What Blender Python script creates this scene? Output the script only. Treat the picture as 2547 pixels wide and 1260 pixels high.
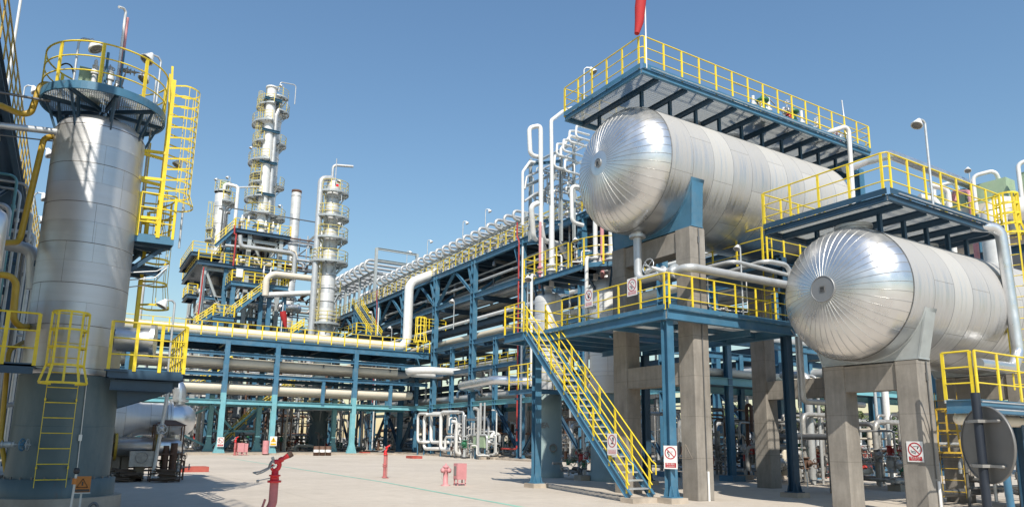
import bpy, math, random
from mathutils import Vector, Matrix
random.seed(11)
for _o in list(bpy.data.objects): bpy.data.objects.remove(_o)
SC = bpy.context.scene; COL = SC.collection
R_ = math.radians

# ---------------------------------------------------------------- camera
CAM_H = 1.7
F_PX, CX_PX, CY_PX, W_PX, H_PX = 1765.5, 1273.5, 760.9, 2547.0, 1260.0
YAW, PITCH, ROLL = R_(31.59), R_(10.614), R_(.767)
FWD = Vector((math.sin(YAW)*math.cos(PITCH), math.cos(YAW)*math.cos(PITCH), math.sin(PITCH)))
_rt = Vector((math.cos(YAW), -math.sin(YAW), 0)); _up = _rt.cross(FWD)
RGT = math.cos(ROLL)*_rt + math.sin(ROLL)*_up
UPV = -math.sin(ROLL)*_rt + math.cos(ROLL)*_up
CPOS = Vector((0, 0, CAM_H))
cd = bpy.data.cameras.new('camera'); cam = bpy.data.objects.new('camera', cd); COL.objects.link(cam)
cam.matrix_world = Matrix(((RGT.x, UPV.x, -FWD.x, CPOS.x), (RGT.y, UPV.y, -FWD.y, CPOS.y), (RGT.z, UPV.z, -FWD.z, CPOS.z), (0, 0, 0, 1)))
cd.sensor_fit = 'HORIZONTAL'; cd.sensor_width = 36.0; cd.lens = F_PX/W_PX*36.0
cd.shift_x = 0.0; cd.shift_y = (CY_PX - H_PX/2)/W_PX
cd.clip_start = 0.1; cd.clip_end = 6000
SC.camera = cam

# ---------------------------------------------------------------- world and sun
SUN_AZ, SUN_EL = R_(26.5), R_(46.5)     # the sun stands behind the camera: shadows run towards +X +Y
world = bpy.data.worlds.new("World"); SC.world = world; world.use_nodes = True
_nt = world.node_tree; _bg = _nt.nodes['Background']
_sky = _nt.nodes.new('ShaderNodeTexSky'); _sky.sky_type = 'NISHITA'; _sky.sun_disc = False
_sky.sun_elevation = SUN_EL; _sky.sun_rotation = math.pi + SUN_AZ
_sky.air_density = 1.9; _sky.dust_density = 0.2; _sky.ozone_density = 8.3; _sky.altitude = 0
_nt.links.new(_sky.outputs[0], _bg.inputs[0]); _bg.inputs[1].default_value = 0.103
_sl = bpy.data.lights.new('sun', 'SUN'); _sl.energy = 4.5; _sl.angle = R_(0.5); _sl.color = (1.0, 0.935, 0.83)
_so = bpy.data.objects.new('sun', _sl); COL.objects.link(_so)
SUN_DIR = Vector((-math.sin(SUN_AZ)*math.cos(SUN_EL), -math.cos(SUN_AZ)*math.cos(SUN_EL), math.sin(SUN_EL)))
_so.rotation_euler = SUN_DIR.to_track_quat('Z', 'Y').to_euler(); _so.location = (0, -10, 60)
SC.view_settings.view_transform = 'Standard'; SC.view_settings.look = 'None'
SC.view_settings.exposure = 0.35; SC.view_settings.gamma = 1.0; SC.view_settings.use_curve_mapping = False
SC.render.engine = 'CYCLES'

# ---------------------------------------------------------------- pixel -> world helper (photo is 2547 x 1260)
def ray(px, py): return FWD + RGT*((px-CX_PX)/F_PX) - UPV*((py-CY_PX)/F_PX)
def at(px, py, x=None, y=None, z=None):
    r = ray(px, py)
    if x is not None: t = x/r.x
    elif y is not None: t = y/r.y
    else: t = (z-CAM_H)/r.z
    return CPOS + r*t
def hz(px, py, bx, by):
    r = ray(px, py); t = (r.x*bx+r.y*by)/(r.x**2+r.y**2)
    return CAM_H + r.z*t

# ---------------------------------------------------------------- materials
MATS = {}
def _nodes(name):
    m = bpy.data.materials.new(name); m.use_nodes = True
    nt = m.node_tree; b = nt.nodes['Principled BSDF']; MATS[name] = m
    return m, nt, b
def N(nt, t, **kw):
    n = nt.nodes.new(t)
    for k, v in kw.items():
        if k in n.inputs: n.inputs[k].default_value = v
        else: setattr(n, k, v)
    return n
def ramp(nt, fac, stops):
    r = nt.nodes.new('ShaderNodeValToRGB'); e = r.color_ramp.elements
    while len(e) < len(stops): e.new(0.5)
    for i, (p, c) in enumerate(stops):
        e[i].position = p; e[i].color = c if len(c) == 4 else (*c, 1)
    nt.links.new(fac, r.inputs[0]); return r
def paint(name, col, rough=.45, metal=0.0, var=.12, scale=3.0, dirt=None, dscale=1.2, damt=.35, bump=0.0, spec=.5, stretch=None, rust=0.0, rscale=5.5):
    """painted or bare surface: base colour with mottling, worn or dirty patches of their own shape"""
    m, nt, b = _nodes(name); L = nt.links.new
    tc = N(nt, 'ShaderNodeTexCoord'); src = tc.outputs['Object']
    if stretch:
        mp = N(nt, 'ShaderNodeMapping'); mp.inputs['Scale'].default_value = stretch; L(src, mp.inputs[0]); src = mp.outputs[0]
    n1 = N(nt, 'ShaderNodeTexNoise', Scale=scale, Detail=5.0, Roughness=.6); L(src, n1.inputs['Vector'])
    c0 = tuple(max(0, c*(1-var)) for c in col); c1 = tuple(min(1, c*(1+var)) for c in col)
    r = ramp(nt, n1.outputs[0], [(.3, c0), (.7, c1)]); out = r.outputs[0]
    if dirt:
        n2 = N(nt, 'ShaderNodeTexNoise', Scale=dscale, Detail=8.0, Roughness=.68); L(src, n2.inputs['Vector'])
        r2 = ramp(nt, n2.outputs[0], [(.5, (0, 0, 0)), (.72, (damt, damt, damt))])
        mx = N(nt, 'ShaderNodeMix', data_type='RGBA'); L(r2.outputs[0], mx.inputs[0]); L(out, mx.inputs[6]); mx.inputs[7].default_value = (*dirt, 1)
        out = mx.outputs[2]
    if rust:
        n3 = N(nt, 'ShaderNodeTexNoise', Scale=rscale, Detail=9.0, Roughness=.75); L(src, n3.inputs['Vector'])
        r3 = ramp(nt, n3.outputs[0], [(.62, (0, 0, 0)), (.70, (rust, rust, rust))]); m3 = N(nt, 'ShaderNodeMix', data_type='RGBA'); L(r3.outputs[0], m3.inputs[0]); L(out, m3.inputs[6]); m3.inputs[7].default_value = (.16, .075, .035, 1); out = m3.outputs[2]
    L(out, b.inputs['Base Color'])
    b.inputs['Metallic'].default_value = metal; b.inputs['Specular IOR Level'].default_value = spec
    rr = N(nt, 'ShaderNodeMapRange'); L(n1.outputs[0], rr.inputs[0]); rr.inputs[3].default_value = max(.04, rough-.1); rr.inputs[4].default_value = min(1, rough+.1)
    L(rr.outputs[0], b.inputs['Roughness'])
    if bump:
        bp = N(nt, 'ShaderNodeBump', Strength=bump, Distance=.02); L(n1.outputs[0], bp.inputs['Height']); L(bp.outputs[0], b.inputs['Normal'])
    return m
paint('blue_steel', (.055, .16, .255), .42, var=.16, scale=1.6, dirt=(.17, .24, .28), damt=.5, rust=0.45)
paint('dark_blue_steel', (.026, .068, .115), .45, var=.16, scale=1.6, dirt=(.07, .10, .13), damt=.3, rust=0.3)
paint('teal_steel', (.165, .40, .45), .45, var=.12, scale=1.4, dirt=(.30, .42, .42), damt=.35, rust=0.4)
paint('lit_skirt_paint', (.24, .32, .32), .5, var=.14, scale=1.2, dirt=(.32, .33, .31), damt=.35, stretch=(1, 1, .35), rust=.3, rscale=3)  # lighter copy of the skirt paint, sunlight put into the colour
paint('faded_sign_red', (.46, .12, .14), .5, var=.1, scale=6)
paint('faded_caption', (.58, .30, .31), .5, var=.15, scale=9)
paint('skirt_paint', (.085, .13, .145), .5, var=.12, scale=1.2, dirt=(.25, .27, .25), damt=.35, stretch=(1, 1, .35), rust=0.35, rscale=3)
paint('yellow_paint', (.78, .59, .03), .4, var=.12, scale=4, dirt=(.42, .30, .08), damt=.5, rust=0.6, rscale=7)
paint('hazed_yellow_paint', (.60, .50, .13), .5, var=.15, scale=3, dirt=(.50, .44, .30), damt=.6, rust=0.5, rscale=4)  # yellow paled for the far rails, distance haze put into the colour
paint('shaded_yellow_paint', (.46, .30, .03), .42, var=.14, scale=3, dirt=(.35, .24, .06), damt=.45, rust=0.6, rscale=6)  # yellow darkened, shade on pipes and rails put into the colour
paint('grey_steel', (.42, .45, .45), .42, metal=.3, var=.1, scale=3, dirt=(.28, .28, .27), damt=.3)
paint('pipe_grey', (.50, .51, .51), .36, metal=.35, var=.10, scale=2.2, dirt=(.42, .39, .34), damt=.35, rust=0.3, rscale=3)
paint('pipe_white', (.72, .72, .70), .38, metal=.1, var=.06, scale=2.0, dirt=(.55, .50, .42), damt=.3, rust=0.35, rscale=3)
paint('pipe_cream', (.66, .60, .49), .45, var=.08, scale=1.2, dirt=(.48, .42, .33), damt=.4, rust=0.3, rscale=2)
paint('dark_pipe', (.16, .16, .16), .4, metal=.5, var=.2, scale=3)
paint('galvanised', (.58, .60, .61), .4, metal=.55, var=.12, scale=5, dirt=(.4, .38, .34), damt=.3)
paint('white_enamel', (.74, .74, .73), .35, var=.05, scale=6, dirt=(.5, .44, .38), damt=.3, rust=0.5, rscale=9)
paint('red_paint', (.38, .04, .036), .38, var=.15, scale=3, dirt=(.5, .12, .10), damt=.5, rust=0.4, rscale=9)
paint('bright_red', (.66, .022, .026), .3, var=.1, scale=5)
paint('dusty_red', (.46, .14, .14), .5, var=.2, scale=4, dirt=(.52, .30, .28), damt=.5, rust=.5, rscale=9)
paint('pink_faded', (.55, .24, .25), .55, var=.12, scale=3, dirt=(.62, .45, .44), damt=.6, rust=0.6, rscale=9)
paint('red_kerb_paint', (.40, .075, .055), .6, var=.15, scale=3, dirt=(.36, .16, .12), damt=.5)
paint('red_windsock', (.40, .02, .022), .8, var=.1, scale=4)
paint('green_case', (.34, .45, .30), .5, var=.08, scale=2, dirt=(.40, .44, .34), damt=.3)
paint('valve_green', (.03, .16, .08), .4, var=.2, scale=5)
paint('valve_steel', (.38, .37, .35), .45, metal=.4, var=.25, scale=7, dirt=(.16, .13, .10), damt=.6)
paint('black_rubber', (.02, .02, .022), .5, var=.2, scale=4)
paint('rust_steel', (.11, .06, .04), .7, var=.3, scale=5, dirt=(.2, .10, .05), damt=.5)
paint('brown_timber', (.10, .07, .05), .8, var=.35, scale=4, stretch=(1, 1, 6))
paint('scaffold_orange', (.33, .15, .08), .7, var=.3, scale=2)
paint('blue_cladding', (.02, .10, .42), .5, var=.08, scale=1)
paint('orange_sign', (.40, .14, .02), .5, var=.08, scale=4)
paint('sign_white', (.75, .74, .72), .4, var=.04, scale=5)
paint('sign_red', (.42, .02, .03), .4, var=.06, scale=5)
paint('sign_black', (.02, .02, .02), .4, var=.06, scale=5)
paint('sign_yellow', (.72, .42, .02), .4, var=.06, scale=5)
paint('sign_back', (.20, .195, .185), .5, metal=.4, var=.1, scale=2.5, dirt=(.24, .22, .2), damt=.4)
paint('lens_grey', (.22, .21, .20), .12, var=.1, scale=6)
paint('green_line', (.20, .46, .36), .8, var=.25, scale=1.5, dirt=(.50, .47, .41), dscale=2.2, damt=.5)
paint('tile_red', (.28, .08, .05), .7, var=.15, scale=2)
paint('wall_white', (.62, .60, .57), .7, var=.06, scale=.7, dirt=(.5, .47, .42), damt=.3)
paint('window_dark', (.05, .07, .09), .15, var=.1, scale=1)
paint('tent_white', (.70, .74, .80), .6, var=.05, scale=1)
paint('bark', (.10, .075, .055), .9, var=.3, scale=8, bump=.5)
paint('rock_beige', (.33, .26, .20), .9, var=.3, scale=6, bump=.4)
paint('brick_orange', (.42, .20, .13), .85, var=.25, scale=3)

def cladding(name, dust=.55, streak=.6, rough=.30, base=(.80, .81, .82), dustcol=(.50, .48, .44), slope=.9, lo=-.45, hi=.10, seam=.45, mortar=.006):
    """aluminium sheet jacketing: per-sheet tone and gloss from the UV (metres along / metres round), dust lying on what faces up, run marks"""
    m, nt, b = _nodes(name); L = nt.links.new
    uv = N(nt, 'ShaderNodeUVMap'); tc = N(nt, 'ShaderNodeTexCoord')
    br = N(nt, 'ShaderNodeTexBrick'); br.offset = .5; br.inputs['Scale'].default_value = 1.0
    br.inputs['Brick Width'].default_value = 2.6; br.inputs['Row Height'].default_value = .92
    br.inputs['Mortar Size'].default_value = mortar; br.inputs['Bias'].default_value = 0.0
    br.inputs['Color1'].default_value = (0, 0, 0, 1); br.inputs['Color2'].default_value = (1, 1, 1, 1); br.inputs['Mortar'].default_value = (.5, .5, .5, 1)
    sw = N(nt, 'ShaderNodeSeparateXYZ'); L(uv.outputs[0], sw.inputs[0])
    cw = N(nt, 'ShaderNodeCombineXYZ'); L(sw.outputs[1], cw.inputs[0]); L(sw.outputs[0], cw.inputs[1]); L(cw.outputs[0], br.inputs['Vector'])
    mp = N(nt, 'ShaderNodeMapping'); mp.inputs['Scale'].default_value = (9.0, .22, 1); L(uv.outputs[0], mp.inputs[0])
    st = N(nt, 'ShaderNodeTexNoise', Scale=1.0, Detail=6.0, Roughness=.7); L(mp.outputs[0], st.inputs['Vector'])
    pz = N(nt, 'ShaderNodeTexNoise', Scale=.7, Detail=5.0, Roughness=.6); L(tc.outputs['Object'], pz.inputs['Vector'])
    geo = N(nt, 'ShaderNodeNewGeometry'); sz = N(nt, 'ShaderNodeSeparateXYZ'); L(geo.outputs['Normal'], sz.inputs[0])
    a1 = N(nt, 'ShaderNodeMath', operation='MULTIPLY_ADD'); L(sz.outputs[2], a1.inputs[0]); a1.inputs[1].default_value = slope; a1.inputs[2].default_value = 0.0
    a2 = N(nt, 'ShaderNodeMath', operation='MULTIPLY_ADD'); L(st.outputs[0], a2.inputs[0]); a2.inputs[1].default_value = streak*2; L(a1.outputs[0], a2.inputs[2])
    a3 = N(nt, 'ShaderNodeMath', operation='MULTIPLY_ADD'); L(br.outputs['Color'], a3.inputs[0]); a3.inputs[1].default_value = .18; L(a2.outputs[0], a3.inputs[2])
    dr = N(nt, 'ShaderNodeMapRange'); L(a3.outputs[0], dr.inputs[0]); dr.inputs[1].default_value = streak+lo; dr.inputs[2].default_value = streak+hi
    dr.inputs[3].default_value = .08; dr.inputs[4].default_value = dust
    bc = ramp(nt, pz.outputs[0], [(.3, tuple(c*.88 for c in base)), (.7, base)])
    mx = N(nt, 'ShaderNodeMix', data_type='RGBA'); L(dr.outputs[0], mx.inputs[0]); L(bc.outputs[0], mx.inputs[6]); mx.inputs[7].default_value = (*dustcol, 1)
    ms = N(nt, 'ShaderNodeMix', data_type='RGBA', blend_type='MULTIPLY'); L(br.outputs['Fac'], ms.inputs[0]); L(mx.outputs[2], ms.inputs[6]); ms.inputs[7].default_value = (seam, seam*.95, seam*.88, 1)
    pt = ramp(nt, br.outputs['Color'], [(0, (.84, .84, .85)), (.5, (.97, .965, .95)), (1, (1, 1, 1))]); mp2 = N(nt, 'ShaderNodeMix', data_type='RGBA', blend_type='MULTIPLY'); mp2.inputs[0].default_value = 1.0; L(ms.outputs[2], mp2.inputs[6]); L(pt.outputs[0], mp2.inputs[7])
    L(mp2.outputs[2], b.inputs['Base Color'])
    mt = N(nt, 'ShaderNodeMath', operation='SUBTRACT'); mt.inputs[0].default_value = 1.0; L(dr.outputs[0], mt.inputs[1]); L(mt.outputs[0], b.inputs['Metallic'])
    r0 = N(nt, 'ShaderNodeMath', operation='MULTIPLY_ADD'); L(br.outputs['Color'], r0.inputs[0]); r0.inputs[1].default_value = .12; r0.inputs[2].default_value = rough-.06
    r1 = N(nt, 'ShaderNodeMath', operation='MULTIPLY_ADD'); L(dr.outputs[0], r1.inputs[0]); r1.inputs[1].default_value = .35; L(r0.outputs[0], r1.inputs[2]); L(r1.outputs[0], b.inputs['Roughness'])
    bp = N(nt, 'ShaderNodeBump', Strength=.25, Distance=.02); L(st.outputs[0], bp.inputs['Height'])
    b2 = N(nt, 'ShaderNodeBump', Strength=.6, Distance=.012, invert=True); L(br.outputs['Fac'], b2.inputs['Height']); L(bp.outputs[0], b2.inputs['Normal']); L(b2.outputs[0], b.inputs['Normal'])
    return m
cladding('tank_jacket', dust=.90, streak=1.7, rough=.30, base=(.78, .785, .79), dustcol=(.435, .425, .405), slope=.95, lo=-.62, hi=.28)
cladding('tower_jacket', dust=.34, streak=.30, rough=.36, base=(.70, .71, .73), dustcol=(.36, .36, .36), slope=.2, lo=-.10, hi=.30, seam=.72, mortar=.003)
cladding('column_jacket', dust=.70, streak=.3, rough=.38, base=(.80, .81, .82), dustcol=(.62, .62, .60), slope=.2, lo=-.15, hi=.18)
def polished(name, rough=.2, base=(.84, .85, .86), dent=.35, dsc=2.0):
    m, nt, b = _nodes(name); L = nt.links.new
    tc = N(nt, 'ShaderNodeTexCoord')
    n1 = N(nt, 'ShaderNodeTexNoise', Scale=dsc, Detail=3.0, Roughness=.5); L(tc.outputs['Object'], n1.inputs['Vector'])
    n2 = N(nt, 'ShaderNodeTexNoise', Scale=2.2, Detail=4.0, Roughness=.55); L(tc.outputs['Object'], n2.inputs['Vector'])
    r = ramp(nt, n2.outputs[0], [(.35, tuple(c*.92 for c in base)), (.65, base)]); L(r.outputs[0], b.inputs['Base Color'])
    b.inputs['Metallic'].default_value = .86
    rr = N(nt, 'ShaderNodeMapRange'); L(n2.outputs[0], rr.inputs[0]); rr.inputs[1].default_value = .3; rr.inputs[2].default_value = .75; rr.inputs[3].default_value = rough-.05; rr.inputs[4].default_value = rough+.12; L(rr.outputs[0], b.inputs['Roughness'])
    bp = N(nt, 'ShaderNodeBump', Strength=dent, Distance=.03); L(n1.outputs[0], bp.inputs['Height']); L(bp.outputs[0], b.inputs['Normal'])
    return m
polished('head_sheet', .29, (.74, .73, .715), .06, .9)
polished('elbow_sheet', .30, (.72, .73, .74), .3, 4.0)
paint('dark_seam', (.16, .145, .13), .6, metal=.3, var=.2, scale=5)
paint('shaded_post', (.016, .022, .034), .5, var=.2, scale=3)  # post colour taken near black, its shade put into the paint
paint('seam_bead', (.50, .50, .49), .42, metal=.7, var=.1, scale=6)
paint('rim_plate', (.26, .265, .27), .5, metal=.5, var=.06, scale=3)

def concrete(name, col, board=True):
    m, nt, b = _nodes(name); L = nt.links.new
    tc = N(nt, 'ShaderNodeTexCoord')
    mp = N(nt, 'ShaderNodeMapping'); mp.inputs['Scale'].default_value = (7, 7, .9) if board else (1.5, 1.5, 1.5); L(tc.outputs['Object'], mp.inputs[0])
    n1 = N(nt, 'ShaderNodeTexNoise', Scale=1.0, Detail=6.0, Roughness=.62); L(mp.outputs[0], n1.inputs['Vector'])
    n2 = N(nt, 'ShaderNodeTexNoise', Scale=.9, Detail=8.0, Roughness=.7); L(tc.outputs['Object'], n2.inputs['Vector'])
    n3 = N(nt, 'ShaderNodeTexNoise', Scale=60.0, Detail=3.0); L(tc.outputs['Object'], n3.inputs['Vector'])
    r1 = ramp(nt, n1.outputs[0], [(.25, tuple(c*.80 for c in col)), (.75, tuple(c*1.12 for c in col))])
    r2 = ramp(nt, n2.outputs[0], [(.35, (.72, .71, .70)), (.65, (1.06, 1.05, 1.04))])
    mx = N(nt, 'ShaderNodeMix', data_type='RGBA', blend_type='MULTIPLY'); mx.inputs[0].default_value = 1.0; L(r1.outputs[0], mx.inputs[6]); L(r2.outputs[0], mx.inputs[7])
    sp = N(nt, 'ShaderNodeSeparateXYZ'); L(tc.outputs['Object'], sp.inputs[0]); sn = N(nt, 'ShaderNodeMath', operation='MULTIPLY'); L(sp.outputs[2], sn.inputs[0]); sn.inputs[1].default_value = .82
    fr = N(nt, 'ShaderNodeMath', operation='FRACT'); L(sn.outputs[0], fr.inputs[0]); lt = ramp(nt, fr.outputs[0], [(0, (.72, .71, .70)), (.012, (.72, .71, .70)), (.02, (1, 1, 1)), (1, (1, 1, 1))])
    mj = N(nt, 'ShaderNodeMix', data_type='RGBA', blend_type='MULTIPLY'); mj.inputs[0].default_value = .8 if board else 0.0; L(mx.outputs[2], mj.inputs[6]); L(lt.outputs[0], mj.inputs[7])
    L(mj.outputs[2], b.inputs['Base Color']); b.inputs['Roughness'].default_value = .85; b.inputs['Specular IOR Level'].default_value = .25
    ad = N(nt, 'ShaderNodeMath', operation='MULTIPLY_ADD'); L(n3.outputs[0], ad.inputs[0]); ad.inputs[1].default_value = .3; L(n1.outputs[0], ad.inputs[2])
    bp = N(nt, 'ShaderNodeBump', Strength=.35, Distance=.012); L(ad.outputs[0], bp.inputs['Height']); L(bp.outputs[0], b.inputs['Normal'])
    return m
concrete('board_concrete', (.30, .278, .248)); concrete('plinth_concrete', (.46, .40, .33), False); concrete('shade_concrete', (.075, .078, .08), False)  # last one near black: the shade of the background gaps put into its colour
def ground_mat():
    m, nt, b = _nodes('yard_concrete'); L = nt.links.new
    tc = N(nt, 'ShaderNodeTexCoord'); src = tc.outputs['Object']
    n1 = N(nt, 'ShaderNodeTexNoise', Scale=.16, Detail=9.0, Roughness=.62); L(src, n1.inputs['Vector'])
    n2 = N(nt, 'ShaderNodeTexNoise', Scale=2.4, Detail=8.0, Roughness=.7); L(src, n2.inputs['Vector'])
    n3 = N(nt, 'ShaderNodeTexNoise', Scale=38.0, Detail=4.0, Roughness=.7); L(src, n3.inputs['Vector'])
    r1 = ramp(nt, n1.outputs[0], [(.3, (.49, .435, .37)), (.7, (.60, .535, .455))])
    r2 = ramp(nt, n2.outputs[0], [(.25, (.86, .85, .84)), (.6, (1.0, 1.0, 1.0)), (.8, (1.04, 1.03, 1.02))])
    r3 = ramp(nt, n3.outputs[0], [(.3, (.90, .90, .90)), (.7, (1.05, 1.05, 1.05))])
    m1 = N(nt, 'ShaderNodeMix', data_type='RGBA', blend_type='MULTIPLY'); m1.inputs[0].default_value = 1; L(r1.outputs[0], m1.inputs[6]); L(r2.outputs[0], m1.inputs[7])
    m2 = N(nt, 'ShaderNodeMix', data_type='RGBA', blend_type='MULTIPLY'); m2.inputs[0].default_value = 1; L(m1.outputs[2], m2.inputs[6]); L(r3.outputs[0], m2.inputs[7])
    br = N(nt, 'ShaderNodeTexBrick'); br.offset = 0.0; br.inputs['Scale'].default_value = 1.0; br.inputs['Brick Width'].default_value = 6.0; br.inputs['Row Height'].default_value = 6.0
    br.inputs['Mortar Size'].default_value = .012; br.inputs['Mortar Smooth'].default_value = .2
    br.inputs['Color1'].default_value = (.965, .965, .965, 1); br.inputs['Color2'].default_value = (1, 1, 1, 1); br.inputs['Mortar'].default_value = (.80, .79, .77, 1); L(src, br.inputs['Vector'])
    m3 = N(nt, 'ShaderNodeMix', data_type='RGBA', blend_type='MULTIPLY'); m3.inputs[0].default_value = 1; L(m2.outputs[2], m3.inputs[6]); L(br.outputs[0], m3.inputs[7])
    n4 = N(nt, 'ShaderNodeTexNoise', Scale=.42, Detail=7.0, Roughness=.72); L(src, n4.inputs['Vector'])
    r4 = ramp(nt, n4.outputs[0], [(.0, (1, 1, 1)), (.56, (1, 1, 1)), (.66, (.90, .89, .87)), (.74, (.74, .73, .71))]); m4 = N(nt, 'ShaderNodeMix', data_type='RGBA', blend_type='MULTIPLY'); m4.inputs[0].default_value = .8; L(m3.outputs[2], m4.inputs[6]); L(r4.outputs[0], m4.inputs[7])
    L(m4.outputs[2], b.inputs['Base Color']); b.inputs['Roughness'].default_value = .9; b.inputs['Specular IOR Level'].default_value = .2
    bp = N(nt, 'ShaderNodeBump', Strength=.3, Distance=.01); L(n3.outputs[0], bp.inputs['Height']); L(bp.outputs[0], b.inputs['Normal'])
ground_mat()
def grating_mat(name, px=.10, py=.045, bar=.42):
    """steel grating: open slots between bearing bars let light and sky through"""
    m, nt, b = _nodes(name); L = nt.links.new
    b.inputs['Base Color'].default_value = (.42, .44, .44, 1); b.inputs['Metallic'].default_value = .2; b.inputs['Roughness'].default_value = .5
    tr = N(nt, 'ShaderNodeBsdfTransparent'); tl = N(nt, 'ShaderNodeBsdfTranslucent'); tl.inputs[0].default_value = (.40, .41, .40, 1)
    mx0 = N(nt, 'ShaderNodeMixShader'); mx0.inputs[0].default_value = .82; L(b.outputs[0], mx0.inputs[1]); L(tl.outputs[0], mx0.inputs[2])
    tc = N(nt, 'ShaderNodeTexCoord'); sp = N(nt, 'ShaderNodeSeparateXYZ'); L(tc.outputs['Object'], sp.inputs[0])
    def stripe(o, per, frac):
        a = N(nt, 'ShaderNodeMath', operation='DIVIDE'); L(o, a.inputs[0]); a.inputs[1].default_value = per
        f = N(nt, 'ShaderNodeMath', operation='FRACT'); L(a.outputs[0], f.inputs[0])
        c = N(nt, 'ShaderNodeMath', operation='LESS_THAN'); L(f.outputs[0], c.inputs[0]); c.inputs[1].default_value = frac; return c.outputs[0]
    s1 = stripe(sp.outputs[0], py, .74); s2 = stripe(sp.outputs[1], px, .25)
    mm = N(nt, 'ShaderNodeMath', operation='MAXIMUM'); L(s1, mm.inputs[0]); L(s2, mm.inputs[1])
    mx = N(nt, 'ShaderNodeMixShader'); L(mm.outputs[0], mx.inputs[0]); L(tr.outputs[0], mx.inputs[1]); L(mx0.outputs[0], mx.inputs[2])
    L(mx.outputs[0], nt.nodes['Material Output'].inputs[0])
grating_mat('grating')
def leaf_mat():
    m, nt, b = _nodes('leaf_green'); L = nt.links.new
    oi = N(nt, 'ShaderNodeTexCoord'); n = N(nt, 'ShaderNodeTexNoise', Scale=.8, Detail=4.0); L(oi.outputs['Object'], n.inputs['Vector'])
    r = ramp(nt, n.outputs[0], [(.3, (.035, .065, .018)), (.5, (.07, .11, .03)), (.7, (.13, .16, .05))]); L(r.outputs[0], b.inputs['Base Color']); b.inputs['Roughness'].default_value = .6
leaf_mat()

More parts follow.
